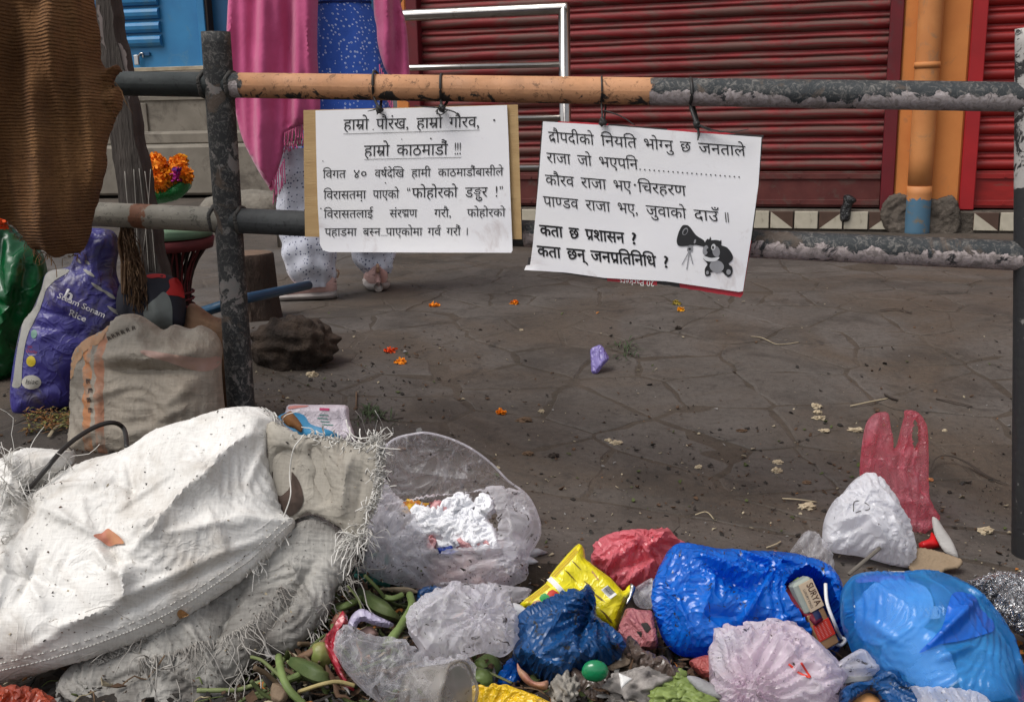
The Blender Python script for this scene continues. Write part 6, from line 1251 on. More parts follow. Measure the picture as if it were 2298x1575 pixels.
_, o_ = item('blue_scrap', 'small teal blue plastic knot behind the crumpled clear bag', 'plastic scrap', blued, [(935, 1345), (940, 1325), (965, 1315), (990, 1318), (1000, 1335), (980, 1350), (950, 1365), (938, 1362)], (960, 1366), .05, 40, T=.025, R=12, cr=[(134, 0.045, 0.0078)], seed=134, grow=GP)
# ------------------------------------------------------------------ bright blue open bag
bb = thing('blue_bag', HB(1680, 1480), 'bright blue plastic bag lying open with cigarette pack inside', 'plastic bag')
z4 = (1650, 1150, 3.546)
BBs, o_ = item('bag_body', None, None, blueb, [(1464, 1340), (1470, 1300), (1485, 1262), (1508, 1228), (1560, 1230), (1600, 1238), (1660, 1240), (1745, 1243), (1800, 1256), (1840, 1272), (1868, 1300), (1885, 1345), (1912, 1392), (1912, 1405), (1895, 1420), (1880, 1440), (1840, 1470), (1780, 1440), (1720, 1430), (1650, 1440), (1620, 1475), (1570, 1475), (1525, 1470), (1495, 1445), (1475, 1400)], None, base=HB(1600, 1475, .03), tilt=44, yaw=2, parent=bb, T=.085, R=70, folds=[(1540, 1265, 1700, 1330, 0.0374, 12), (1560, 1290, 1690, 1360, -0.0238, 8), (1700, 1330, 1650, 1420, 0.0204, 9), (1730, 1290, 1640, 1250, 0.0204, 7), (1720, 1280, 1760, 1330, 0.0204, 6), (1720, 1280, 1800, 1270, 0.0170, 6), (1640, 1250, 1700, 1300, -0.0170, 6), (1500, 1330, 1540, 1440, 0.0170, 9), (1600, 1300, 1560, 1420, 0.0153, 10), (1570, 1400, 1650, 1400, -0.0136, 8), (1760, 1400, 1700, 1425, 0.0170, 6), (1840, 1290, 1890, 1370, 0.0238, 9)], knots=[(1722, 1282, .008, 13, 50)], cr=[(141, 0.075, 0.0078)], seed=141, grow=GP,
    hole=[(1742, 1335), (1765, 1305), (1800, 1290), (1830, 1305), (1852, 1335), (1870, 1380), (1882, 1425), (1878, 1448), (1850, 1462), (1800, 1420), (1765, 1380)])
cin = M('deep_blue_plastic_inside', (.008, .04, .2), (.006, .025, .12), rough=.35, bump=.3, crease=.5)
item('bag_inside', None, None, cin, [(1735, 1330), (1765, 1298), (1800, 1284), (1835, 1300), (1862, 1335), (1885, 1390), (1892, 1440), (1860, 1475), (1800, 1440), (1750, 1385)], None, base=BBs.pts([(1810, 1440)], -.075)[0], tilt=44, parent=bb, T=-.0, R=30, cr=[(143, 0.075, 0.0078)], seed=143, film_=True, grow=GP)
V, Fc, U = tube(spl([BBs.pts([q], .0)[0] for q in zz([(640, 650), (650, 800), (720, 950), (800, 1010), (840, 1040), (800, 1080), (740, 1060)], z4)], 5), .0028, 7); mk('white_edge', V, Fc, whp, bb, True, U)
# cigarette pack
sp = thing('cigarette_pack', BBs.pts([(1810, 1400)], 0)[0], 'slim tan and grey cigarette pack lettered across its front inside the blue bag', 'cigarette pack')
A0 = BBs.pts([(1772, 1326)], .004)[0]; A1 = BBs.pts([(1848, 1458)], .002)[0]; ax = A1-A0; Lp = np.linalg.norm(ax); ax /= Lp; nn_ = nrm(50); sx_ = np.cross(nn_, ax); sx_ /= np.linalg.norm(sx_)
if sx_[0] < 0: sx_ = -sx_
nn_ = np.cross(sx_, ax); nn_ = nn_ if nn_[2] > 0 else -nn_
tanp = M('tan_card', (.52, .4, .27), (.48, .36, .24), rough=.45, bump=.1); greyc = M('grey_green_card', (.32, .35, .3), rough=.5); brc = M('brown_card', (.3, .17, .08), rough=.45)
hw_ = .0165
def pbox(t0, t1, s0, s1, n0, n1, m, name, bev=.0012):
    c = A0+ax*(t0+t1)/2+sx_*(s0+s1)/2+nn_*(n0+n1)/2; V, Fc = obox(c, ax, sx_, nn_, (t1-t0)/2, abs(s1-s0)/2, (n1-n0)/2, bev); return mk(name, V, Fc, m, sp)
pbox(0, Lp*.46, -hw_, hw_, -.012, .010, greyc, 'lid', .004); pbox(Lp*.04, Lp*.445, -hw_*.55, hw_*.98, .0102, .0112, tanp, 'label_panel', .0003); pbox(Lp*.46, Lp, -hw_*.95, hw_*.95, -.012, .009, brc, 'pack_body', .002); pbox(Lp*.62, Lp*.86, -hw_*.9, hw_*.9, .0092, .0100, redp, 'warning_panel', .0002)
def ptext(txt, t0, t1, s0, s1, n, m, bold=0):
    V, Fc, wd = word(txt, bold); V3 = [A0+ax*(t0+(t1-t0)*x/wd)+sx_*(s0+(s1-s0)*y/.72)+nn_*n for x, y in V]; return mk('lettering', V3, Fc, m, sp)
brn = M('brown_ink', (.12, .05, .03), rough=.5)
ptext('SURYA', Lp*.08, Lp*.40, hw_*.15, hw_*.85, .0115, brn, .01); ptext('LUXURY KINGS', Lp*.12, Lp*.40, -hw_*.35, -hw_*.1, .0115, INK, .0)
for i in range(4): ptext('||||||||||', Lp*.64, Lp*.84, -hw_*.75+i*hw_*.38, -hw_*.6+i*hw_*.38, .0103, M('pale_red_ink', (.75, .3, .28)), .02)
_, rp_ = item('red_box', 'dark red and navy snack box behind the cigarette pack in the blue bag', 'box', M('dark_red_card', (.18, .008, .015), (.1, .01, .03), rough=.3), zz([(350, 640), (430, 560), (520, 508), (560, 580), (620, 690), (700, 850), (640, 900), (500, 780), (400, 720)], z4), None, base=BBs.pts([(1800, 1380)], -.016)[0], tilt=44, T=.004, R=5, seed=151, sm=1)
RPs = _
decal(RPs, zz([(545, 560), (600, 640), (690, 830), (640, 860), (560, 700), (520, 620)], z4), M('navy_card', (.01, .015, .06), rough=.35), rp_, 'side_panel', .001, 1); decal(RPs, zz([(455, 545), (500, 515), (512, 530), (470, 560)], z4), M('lime_print', (.3, .5, .03), rough=.4), rp_, 'print_panel', .0012, 1)
print_text(RPs, 'jumbo', *zz([(518, 572)], z4)[0], *zz([(568, 672)], z4)[0], 9, wi, rp_, .002, bold=.04, ital=.15)
# ------------------------------------------------------------------ pinkish white bag and large translucent blue bag
PWs, pw = item('pinkish_bag', 'stuffed pinkish white plastic bag tied with a red band', 'plastic bag', pinkish, [(1590, 1500), (1596, 1450), (1612, 1425), (1650, 1420), (1680, 1412), (1735, 1404), (1775, 1412), (1802, 1432), (1850, 1465), (1895, 1517), (1892, 1550), (1860, 1600), (1760, 1640), (1640, 1620), (1600, 1560)], (1740, 1600), .02, 48, T=.11, R=80, folds=[(1680, 1420, 1660, 1480, 0.0180, 7), (1610, 1440, 1680, 1560, -0.0210, 8), (1760, 1420, 1850, 1520, 0.0180, 8), (1730, 1430, 1780, 1540, 0.0180, 6), (1650, 1470, 1720, 1600, 0.0150, 6), (1700, 1480, 1650, 1600, -0.0150, 6)], knots=[(1672, 1575, .012, 17, 90)], cr=[(161, 0.075, 0.0117), (9161, .035, .0022)], seed=161, grow=GP)
V, Fc, U = tube(spl([PWs.pts([q], .002)[0] for q in ((1752, 1522), (1775, 1540), (1795, 1553), (1790, 1540), (1776, 1523))], 5), .0016, 6); mk('red_band', V, Fc, redp, pw, True, U)
bg = thing('large_blue_bag', HB(2080, 1560), 'large translucent blue plastic bag bulging at the right bottom corner', 'plastic bag')
LBs, o_ = item('bag_film', None, None, bluel, [(1885, 1345), (1893, 1315), (1915, 1298), (1960, 1292), (2010, 1298), (2060, 1294), (2100, 1297), (2150, 1318), (2210, 1370), (2255, 1430), (2282, 1500), (2290, 1560), (2280, 1650), (2100, 1680), (2020, 1620), (1975, 1560), (1930, 1500), (1905, 1445), (1888, 1400)], None, base=HB(2090, 1600, .02), tilt=46, parent=bg, T=.15, R=120, folds=[(2130, 1330, 2250, 1480, 0.0150, 6), (2100, 1330, 2190, 1400, 0.0120, 6), (1950, 1340, 2080, 1310, 0.0150, 6), (2040, 1500, 2160, 1380, 0.0210, 10), (2060, 1520, 2140, 1490, 0.0120, 6), (1900, 1400, 1990, 1480, 0.0090, 6), (2230, 1440, 2270, 1560, 0.0180, 7)], cr=[(171, 0.135, 0.0078)], seed=171, grow=dict(g=.07, hold=.03, wl=.03))
deepb = film('blue_band_plastic', (.01, .16, .68), .95, .25, (.01, .12, .55), 9, None, .3, .4, 20, .5)
decal(LBs, [(2028, 1505), (2070, 1460), (2090, 1400), (2105, 1378), (2140, 1380), (2160, 1410), (2190, 1440), (2180, 1460), (2120, 1480), (2070, 1490)], deepb, bg, 'doubled_layer', .003)
lbl = M('pale_blue_paper', (.52, .66, .74), (.42, .58, .7), rough=.6, bump=.4); lvl = M('lilac_paper', (.5, .3, .6), (.7, .1, .35), sc=20, rough=.6)
for (pts, m) in (([(1905, 1400), (1930, 1355), (1990, 1335), (2040, 1350), (2060, 1390), (2050, 1440), (1990, 1480), (1930, 1460)], lbl), ([(1960, 1480), (2040, 1450), (2090, 1500), (2110, 1560), (2040, 1580), (1985, 1540)], lbl), ([(1912, 1322), (1950, 1312), (1995, 1318), (2010, 1335), (1950, 1342), (1920, 1338)], lvl), ([(2060, 1350), (2110, 1360), (2130, 1420), (2085, 1450), (2065, 1400)], M('grey_blue_paper', (.16, .24, .36), rough=.7)), ([(2120, 1500), (2200, 1480), (2240, 1530), (2230, 1590), (2140, 1600), (2110, 1550)], M('teal_paper', (.2, .42, .48), (.12, .3, .4), rough=.7)), ([(2040, 1412), (2075, 1405), (2090, 1420), (2070, 1432), (2045, 1430)], whp)):
    decal(LBs, pts, m, bg, 'wrapped_paper', -.012)
# silver foil
fm = M('crinkled_clear_foil', (.62, .62, .64), (.35, .35, .37), sc=18, rough=.16, bump=.5, bsc=80, crease=1.0, csc=60, metal=.8, spec=.8)
_, o_ = item('foil_wrap', 'crinkled silvery foil wrap at the right edge above the blue bag', 'foil', fm, [(2170, 1312), (2200, 1300), (2235, 1288), (2270, 1292), (2340, 1300), (2340, 1440), (2285, 1420), (2245, 1398), (2215, 1368), (2185, 1335)], None, base=HB(2250, 1425, .06), tilt=50, T=.045, R=26, cr=[(191, .02, 0.0027)], folds=[(2190, 1310, 2280, 1400, .01, 5)], seed=191, rag=1.2, res=4, grow=dict(g=.22, hold=.02, wl=.02, init=.002))
# ------------------------------------------------------------------ white bag, handled pink bag and the things around them
gb = lambda x, y: G(x, y)
WHs, o_ = item('white_bag', 'small stuffed white plastic bag leaning on the pink handled bag', 'plastic bag', whiteb, [(1845, 1205), (1850, 1165), (1868, 1128), (1890, 1108), (1915, 1078), (1945, 1062), (1975, 1072), (2000, 1108), (2028, 1150), (2045, 1200), (2053, 1240), (2040, 1268), (2028, 1273), (1980, 1262), (1930, 1248), (1872, 1240), (1848, 1226)], None, base=G(1960, 1262)+[0, 0, .0], tilt=30, T=.06, R=60, folds=[(1860, 1180, 1930, 1160, 0.0150, 8), (1930, 1150, 1985, 1230, 0.0210, 8), (1985, 1160, 2040, 1250, 0.0150, 8), (1870, 1210, 1960, 1160, -0.0120, 7), (1960, 1090, 2010, 1150, 0.0120, 7), (1900, 1110, 1880, 1180, 0.0090, 7)], knots=[(1925, 1135, .004, 9, 40)], cr=[(201, 0.090, 0.0100), (9201, .035, .0022)], seed=201, grow=GP)
hm = M('burnt_edge', (.04, .035, .03), rough=.8); V, Fc, U = tube(spl([WHs.pts([q], .0005)[0] for q in ((1904, 1155), (1907, 1135), (1920, 1130), (1935, 1140), (1938, 1150), (1920, 1153), (1908, 1158))], 4), .0008, 5); mk('torn_edge', V, Fc, hm, o_, True, U)
_, o_ = item('pink_handled_bag', 'translucent pink carrier bag with two upright handles on the paving', 'plastic bag', pinkb, [(1930, 1075), (1933, 1010), (1940, 965), (1950, 940), (1968, 926), (1992, 926), (1998, 950), (2004, 1000), (2012, 1000), (2022, 960), (2029, 935), (2031, 921), (2054, 922), (2072, 938), (2081, 965), (2084, 1010), (2084, 1080), (2086, 1120), (2100, 1145), (2110, 1160), (2098, 1178), (2070, 1200), (2048, 1196), (2020, 1160), (1980, 1110), (1950, 1085)], None, base=G(2060, 1200)+[0, .03, 0], tilt=18, T=.024, R=18, hole=[(2041, 962), (2048, 938), (2060, 946), (2063, 985), (2053, 1012), (2043, 998)], folds=[(1968, 930, 1945, 1060, .010, 5), (2000, 930, 2005, 1020, -.008, 5), (2030, 940, 1990, 1060, .012, 5), (1960, 930, 1985, 1060, .008, 4), (2070, 940, 2075, 1080, .010, 4), (2030, 1060, 2025, 1100, .008, 5), (2040, 1000, 2010, 1090, .010, 5), (2000, 1120, 2090, 1130, .016, 8), (2030, 1170, 2100, 1160, -.010, 6)], cr=[(211, 0.045, 0.0052)], seed=211, res=5, grow=dict(g=.14, hold=.02, wl=.02, ani=.95, dirn=1.57))
_, o_ = item('feather', 'pale grey feather lying by the pink handled bag', 'feather', M('feather_grey', (.5, .48, .46), (.3, .28, .27), rough=.7, bump=.5, stretch=(.3, 1, 1), bsc=200), [(2092, 1160), (2105, 1165), (2118, 1185), (2135, 1210), (2148, 1238), (2150, 1252), (2138, 1248), (2120, 1238), (2105, 1215), (2095, 1190)], None, base=G(2125, 1250)+[0, 0, .004], tilt=45, T=.004, R=8, folds=[(2095, 1165, 2145, 1248, .002, 2)], seed=221)
_, o_ = item('red_scrap', 'folded bright red plastic scrap beside the feather', 'plastic scrap', M('red_plastic', (.6, .012, .015), (.5, .01, .012), rough=.35, bump=.2), [(2062, 1218), (2085, 1208), (2090, 1194), (2098, 1200), (2108, 1212), (2112, 1226), (2090, 1230), (2068, 1232)], None, base=G(2090, 1234)+[0, 0, .004], tilt=50, T=.012, R=6, folds=[(2066, 1220, 2106, 1215, .006, 3)], seed=222)
cbm = M('corrugated_board', (.3, .22, .145), (.22, .16, .1), sc=10, rough=.9, bump=.3)
_, o_ = item('cardboard_piece', 'torn corrugated cardboard piece on the kerb below the feather', 'cardboard', cbm, [(2040, 1262), (2050, 1245), (2062, 1230), (2100, 1236), (2140, 1248), (2160, 1260), (2150, 1275), (2120, 1280), (2112, 1292), (2095, 1290), (2070, 1292), (2050, 1285), (2038, 1272)], None, base=G(2100, 1294)+[0, 0, .004], tilt=62, T=.006, R=4, fn=lambda x, y: .0018*np.sin((y*1.0+x*-.25)*1.05), seed=223, rag=.6, res=3)
V, Fc, U = tube([G(1896, 1300)+[0, -.02, .02], G(1985, 1222)+[0, -.075, .06]], .0035, 8); o_ = mk('stick', V, Fc, M('grey_stick', (.16, .14, .12), rough=.9, bump=.5), None, True, U); tag(o_, 'thin grey stick propped against the white bag', 'stick')
_, o_ = item('clear_scrap', 'thin clear plastic scrap between blue bag and white bag', 'plastic scrap', clear, [(1772, 1245), (1785, 1220), (1810, 1190), (1835, 1198), (1852, 1218), (1868, 1245), (1866, 1290), (1840, 1280), (1800, 1262)], None, base=G(1820, 1290)+[0, 0, .0], tilt=45, T=.02, R=20, folds=[(1810, 1195, 1860, 1270, .006, 4)], cr=[(231, 0.045, 0.0052)], seed=231, film_=True, grow=GP)
# ------------------------------------------------------------------ centre: crumpled clear bags and cup
z5 = (600, 1150, 3.535)
_, o_ = item('crumpled_clear_bag', 'crumpled cloudy clear bag between the open clear bag and dark blue bag', 'plastic bag', clear2, zz([(1120, 860), (1180, 780), (1300, 690), (1420, 620), (1490, 585), (1550, 640), (1640, 640), (1750, 605), (1850, 640), (1930, 720), (1965, 860), (1975, 980), (1950, 1080), (1850, 1145), (1720, 1110), (1560, 1160), (1400, 1195), (1250, 1185), (1200, 1080), (1130, 970)], z5), (1030, 1490), .05, 46, T=.075, R=45, folds=[(1020, 1320, 990, 1440, .014, 7), (1025, 1320, 1060, 1400, .012, 6), (1060, 1340, 1120, 1440, .014, 7), (960, 1380, 1040, 1450, -.012, 6), (1090, 1330, 1140, 1400, -.012, 6), (1000, 1440, 1110, 1430, .012, 6)], knots=[(1075, 1400, .010, 12, 60)], cr=[(241, 0.060, 0.0139), (9241, .035, .0022)], seed=241, grow=GP)
_, o_ = item('pale_film_sheet', 'pale plastic sheet under the open clear bag', 'plastic bag', clear2, zz([(1330, 560), (1900, 580), (2080, 600), (2090, 640), (2020, 700), (1900, 720), (1500, 640)], z5), (1140, 1350), .03, 45, T=.03, R=20, cr=[(243, 0.075, 0.0078)], seed=243, grow=GP)
_, o_ = item('torn_clear_bag', 'torn clear bag draped over a cup at the bottom centre', 'plastic bag', clear, zz([(555, 1130), (580, 1000), (620, 895), (720, 960), (880, 1020), (1000, 1020), (1100, 1040), (1250, 1180), (1400, 1190), (1550, 1170), (1640, 1260), (1630, 1420), (1500, 1500), (1300, 1540), (1000, 1560), (820, 1460), (680, 1330), (600, 1230)], z5), (900, 1570), .05, 46, T=.07, R=40, folds=[(790, 1440, 850, 1560, .014, 6), (860, 1440, 840, 1560, .012, 6), (880, 1450, 960, 1480, .014, 7), (780, 1430, 800, 1500, -.01, 6), (940, 1470, 870, 1560, -.010, 6), (900, 1520, 960, 1570, .010, 6)], cr=[(244, 0.075, 0.0093)], seed=244, grow=GP)
cup = thing('plastic_cup', HB(1000, 1560), 'clear plastic cup lying on its side at the bottom centre', 'cup')
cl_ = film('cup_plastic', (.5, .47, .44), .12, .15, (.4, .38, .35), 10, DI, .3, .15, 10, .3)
e0, e1 = HB(930, 1560, .10), HB(1030, 1562, .115); V, Fc, U = tube([e0, e0+(e1-e0)*.5, e1-(e1-e0)*.05, e1], [.036, .040, .043, .045], 28, cap=False); mk('cup_wall', V, Fc, cl_, cup, True, U)
V, Fc, U = tube(ring(e1, e1-e0, .045, .002), .0022, 7); mk('cup_rim', V, Fc, cl_, cup, True, U); V, Fc, U = tube([e1-(e1-e0)*.04, e1-(e1-e0)*.03], [.038, .038], 28); mk('cup_base', V, Fc, cl_, cup, False, U)
# ------------------------------------------------------------------ vegetables and peels
okra = M('okra_green', (.05, .08, .02), (.085, .11, .035), sc=25, rough=.55, bump=.3, bsc=90, dirt=(.04, .03, .018), dsc=14, damt=.5); stemg = M('stem_green', (.16, .22, .07), (.1, .14, .04), sc=30, rough=.6, bump=.3, dirt=(.08, .05, .03), damt=.3)
def pod(name, pts, r, label, m=okra, rid=5):
    pts = spl([np.asarray(p) for p in pts], 6); N = len(pts); V, Fc, U = tube(pts, [r*(.45+.75*math.sin(math.pi*min(1, (i/(N-1))*.85+.1)))*(1-.55*(i/(N-1))**3) for i in range(N)], 20)
    V = np.array(V)
    for i in range(N):
        c = pts[i]
        for k in range(21): V[i*21+k] = c+(V[i*21+k]-c)*(1+.09*math.cos(rid*2*math.pi*k/20))
    return tag(mk(name, V, Fc, m, None, True, U), label, 'vegetable')
q = lambda x, y, h: HB(z5[0]+x/z5[2], z5[1]+y/z5[2], h)
pod('green_pod', [q(730, 630, .07), q(850, 720, .075), q(960, 790, .07), q(1060, 860, .05)], .0105, 'large ridged green pod above the torn clear bag'); pod('green_pod', [q(200, 1180, .06), q(330, 1250, .065), q(440, 1310, .06), q(560, 1360, .03)], .0115, 'ridged green pod at the bottom left of the peels')
def stalk(pts, r, label, m=stemg, cat='stalk', name='green_stalk'): V, Fc, U = tube(spl([np.asarray(p) for p in pts], 6), r, 10); return tag(mk(name, V, Fc, m, None, True, U), label, cat)
stalk([q(1130, 650, .09), q(1145, 740, .095), q(1080, 860, .09), q(970, 1040, .08)], .0062, 'curved green stalk standing right of the large pod'); stalk([q(520, 780, .07), q(640, 730, .08), q(760, 670, .07), q(800, 640, .06)], .006, 'pale green stalk crossing the top of the large pod')
stalk([q(90, 1140, .09), q(110, 1260, .09), q(170, 1400, .08), q(290, 1520, .06)], .0055, 'long bent green stalk at the bottom left'); stalk([q(250, 1420, .07), q(430, 1360, .09), q(560, 1340, .09), q(690, 1370, .08)], .003, 'thin yellowish stalk arching over the peels', M('yellow_stalk', (.35, .28, .12), rough=.7)); stalk([q(930, 670, .08), q(1000, 680, .08), q(1070, 650, .08)], .005, 'short pale stalk between pod and blue knot'); stalk([q(1100, 860, .075), q(1010, 940, .08), q(920, 1060, .06)], .004, 'thin green stalk beside the curved stalk')
stalk([q(150, 1330, .05), q(240, 1290, .06), q(300, 1260, .05)], .005, 'short green stem stub among the peels')
fr_m = M('green_fruit', (.17, .22, .06), (.25, .18, .07), sc=22, rough=.4, bump=.15, dirt=(.12, .06, .02), dsc=14, damt=.3)
o_ = lump('green_fruit', q(430, 1175, .05)+[0, 0, .01], (.0175, .017, .02), fr_m, None, 4, .06, 1, 4); tag(o_, 'round green fruit with a brown scar among the peels', 'fruit')
for (x, y, r, l) in ((1750, 1230, .022, 'smooth green fruit half under the clear bag'), (1700, 1330, .018, 'dull green fruit left of the yellow wrapper'), (170, 1120, .014, 'small brownish green fruit under the grey sack')): o_ = lump('green_fruit', q(x, y, .03), (r, r*.9, r*.95), M('dull_fruit', (.13, .19, .05), (.1, .14, .04), sc=20, rough=.4, bump=.1), None, int(x), .07, 1, 4); tag(o_, l, 'fruit')
_, o_ = item('red_packet', 'torn dark red packet under the torn clear bag', 'packet', M('dark_red_foil', (.32, .01, .025), (.2, .008, .02), sc=20, rough=.25, bump=.3, spec=.7), zz([(450, 1020), (520, 900), (600, 780), (640, 860), (590, 960), (560, 1080), (600, 1230), (640, 1330), (690, 1400), (640, 1400), (560, 1290), (500, 1160)], z5), (770, 1540), .05, 50, T=.014, R=10, cr=[(251, 0.045, 0.0067)], seed=251, grow=GP)
_, o_ = item('lilac_strip', 'lilac white plastic strip looped over the red packet', 'plastic scrap', film('lilac_plastic', (.55, .5, .68), .9, .35), zz([(640, 880), (680, 800), (760, 760), (880, 820), (1000, 880), (960, 910), (850, 890), (740, 860), (690, 940), (650, 920)], z5), (800, 1420), .07, 50, T=.012, R=8, folds=[(790, 1390, 870, 1400, .006, 4)], seed=252, grow=GP)
peelm = M('brown_peel', (.16, .09, .05), (.1, .055, .03), sc=25, rough=.75, bump=.6, dirt=(.3, .24, .15), damt=.25)
for i, (pts, l, m) in enumerate((([(230, 1140), (330, 1080), (440, 1000), (470, 950), (480, 1010), (430, 1110), (300, 1180)], 'long curled brown husk beside the red packet', peelm), ([(490, 900), (540, 800), (620, 790), (600, 900), (540, 950)], 'reddish onion skin above the red packet', M('red_onion_skin', (.25, .06, .05), (.35, .2, .1), sc=30, rough=.5)), ([(870, 600), (1000, 590), (1120, 590), (1200, 630), (1100, 640), (960, 620)], 'pale tan husk under the open clear bag', M('tan_husk', (.42, .33, .22), rough=.8, bump=.5)), ([(740, 930), (820, 900), (880, 960), (850, 1000), (760, 980)], 'pinkish brown peel under the lilac strip', M('pinkish_peel', (.3, .19, .17), rough=.7, bump=.5)), ([(40, 1350), (140, 1380), (170, 1440), (120, 1520), (30, 1480)], 'crumpled brown leaf at the bottom left', M('brown_crumpled_leaf', (.2, .14, .09), rough=.8, bump=.7)))):
    _, o_ = item('husk', l, 'husk', m, zz(pts, z5), None, base=q(pts[0][0], pts[0][1], .06), tilt=50, T=.012, R=8, cr=[(260+i, .025, .004)], seed=260+i)
# yellow wrapper at the bottom
YWs, o_ = item('yellow_wrapper', 'muddy bright yellow wrapper at the bottom centre', 'wrapper', M('yellow_wrapper_film', (.75, .5, .01), (.7, .42, .01), sc=10, rough=.3, bump=.3, crease=.4, csc=40, dirt=(.08, .04, .02), dsc=18, damt=.36, spec=.6), zz([(1620, 1410), (1660, 1385), (1760, 1380), (1900, 1380), (2050, 1425), (2200, 1490), (2300, 1560), (2200, 1640), (1640, 1640)], z5), (1150, 1600), .05, 50, T=.03, R=14, folds=[(1070, 1550, 1200, 1565, .006, 4)], cr=[(271, 0.045, 0.0052)], seed=271, grow=GP)
# dark husks, ash, cap, triangle, feather, green peel to the right of it
hus = film('dark_husk_film', (.12, .085, .07), .86, .28, (.07, .05, .04), 12, (.25, .2, .17), .25, .5, 20, .4)
g3 = lambda p: zz(p, z3)
for i, (pts, l, h) in enumerate((([(1100, 975), (1180, 1060), (1290, 1130), (1400, 1180), (1500, 1250), (1540, 1330), (1420, 1360), (1290, 1310), (1190, 1230), (1120, 1130), (1080, 1050)], 'long dark translucent husk below the pink scrap', .05), ([(620, 1150), (690, 1230), (800, 1300), (900, 1240), (950, 1260), (960, 1400), (900, 1500), (700, 1540), (620, 1400)], 'dark purple brown husk around the green cap', .05), ([(1060, 1150), (1120, 1120), (1180, 1180), (1160, 1270), (1090, 1260)], 'small black curled husk right of the green cap', .04))):
    _, o_ = item('dark_husk', l, 'husk', hus, g3(pts), None, base=HB(*g3([pts[len(pts)//2]])[0], h), tilt=48, T=.028, R=20, folds=[(*g3([pts[0]])[0], *g3([pts[len(pts)//2]])[0], .012, 6)], cr=[(281+i, .05, .006)], seed=281+i, grow=GP)
capm = M('green_cap_plastic', (.005, .2, .075), (.005, .16, .06), rough=.2, bump=.1, spec=.7)
o_ = lump('bottle_cap', HB(*g3([(830, 1255)])[0], .085), (.019, .012, .016), capm, None, 3, .03, 1, 4); tag(o_, 'shiny green bottle cap on the dark husk', 'bottle cap')
_, o_ = item('white_triangle', 'small white paper triangle near the green cap', 'paper scrap', whp, g3([(1020, 1270), (1130, 1315), (1040, 1395)]), None, base=HB(*g3([(1050, 1390)])[0], .08), tilt=45, T=.002, R=2, sm=1, seed=4, res=4)
for i, (x, y, rx, rz, c_, l) in enumerate(((1180, 1400, .045, .03, (.33, .3, .28), 'grey white ash lump at the bottom centre right'), (1300, 1350, .035, .022, (.3, .27, .25), 'pale grey ash lump beside the green peel'), (590, 1420, .02, .02, (.36, .33, .29), 'pale cream pulp lump by the dark husk'), (1000, 1160, .03, .014, (.2, .15, .11), 'brown fibrous lump above the green cap'), (760, 1060, .03, .02, (.12, .08, .06), 'dark brown clod on the dark blue bag'))): scrunch('rubbish_lump', l, 'rubbish lump', M('lump_%d' % 0 + '_' + 'abcde'[i], c_, tuple(v*.35 for v in c_), sc=45, rough=.9, bump=.8, bsc=60), HB(*g3([(x, y)])[0], .05), (rx, .03, rz), 300+i, .3, None, 5)
gp_m = M('green_peel', (.2, .26, .07), (.1, .14, .035), sc=25, rough=.5, bump=.3)
for i, (x, y, rx, rz, ang) in enumerate(((1480, 1320, .018, .012, 0), (1440, 1370, .022, .009, 0), (1540, 1390, .024, .011, 0), (1400, 1460, .024, .012, 0), (1600, 1440, .022, .012, 0), (1500, 1450, .026, .010, 0), (1640, 1480, .02, .01, 0))): scrunch('green_peel', ('crumpled pale green peel beside the grey feather, topmost curl', 'pale green peel curl left of its heap centre', 'pale green peel curl right of its heap centre', 'pale green peel curl at the heap lower left', 'pale green peel curl touching the grey feather', 'pale green peel curl in the heap middle', 'pale green peel curl at the heap lower right')[i], 'vegetable peel', gp_m, HB(*g3([(x, y)])[0], .06), (rx, .018, rz), 310+i, .35, None, 4)
_, o_ = item('feather', 'dark tipped grey feather right of the green peel', 'feather', M('feather_dark', (.33, .33, .34), (.1, .09, .085), sc=6, rough=.6, bump=.5, bsc=150), g3([(1560, 1300), (1620, 1295), (1690, 1320), (1780, 1370), (1850, 1430), (1890, 1480), (1800, 1475), (1700, 1440), (1620, 1380)]), None, base=HB(*g3([(1880, 1480)])[0], .06), tilt=52, T=.005, R=10, folds=[(1541, 1520, 1634, 1568, .003, 2)], seed=320)
o_ = lump('black_stone', HB(*g3([(1225, 935)])[0], .075), (.0195, .018, .0155), M('black_clod', (.03, .026, .023), rough=.9, bump=.8), None, 9, .15, 1, 4); tag(o_, 'black oval clod on the dull pink scrap', 'clod')
_, o_ = item('dull_pink_scrap', 'dull pink plastic scrap between yellow packet and blue bag', 'plastic scrap', M('dull_pink_plastic', (.36, .12, .13), (.28, .09, .1), sc=12, rough=.5, bump=.3, crease=.4, dirt=(.1, .06, .05), damt=.3), g3([(1010, 950), (1060, 800), (1090, 760), (1200, 770), (1290, 790), (1310, 900), (1330, 1050), (1250, 1090), (1120, 1060), (1040, 1000)]), (1430, 1455), .05, 45, T=.02, R=14, folds=[(1390, 1370, 1460, 1440, .008, 5)], cr=[(331, 0.060, 0.0078)], seed=331, grow=GP)
_, o_ = item('red_brown_scrap', 'rust red plastic scrap under the bright blue bag', 'plastic scrap', M('rust_red', (.32, .07, .06), (.25, .05, .05), rough=.5, bump=.3, crease=.4), g3([(1580, 1180), (1660, 1140), (1760, 1130), (1790, 1180), (1790, 1330), (1700, 1320), (1620, 1250)]), (1590, 1530), .04, 45, T=.02, R=12, cr=[(332, 0.045, 0.0067)], seed=332, grow=GP)
_, o_ = item('grey_film_scrap', 'grey clear film between dull pink scrap and blue bag', 'plastic scrap', clear, g3([(1130, 620), (1200, 560), (1290, 520), (1310, 600), (1310, 740), (1220, 760), (1150, 720)]), (1450, 1365), .05, 45, T=.012, R=12, cr=[(333, 0.045, 0.0067)], seed=333, grow=GP)
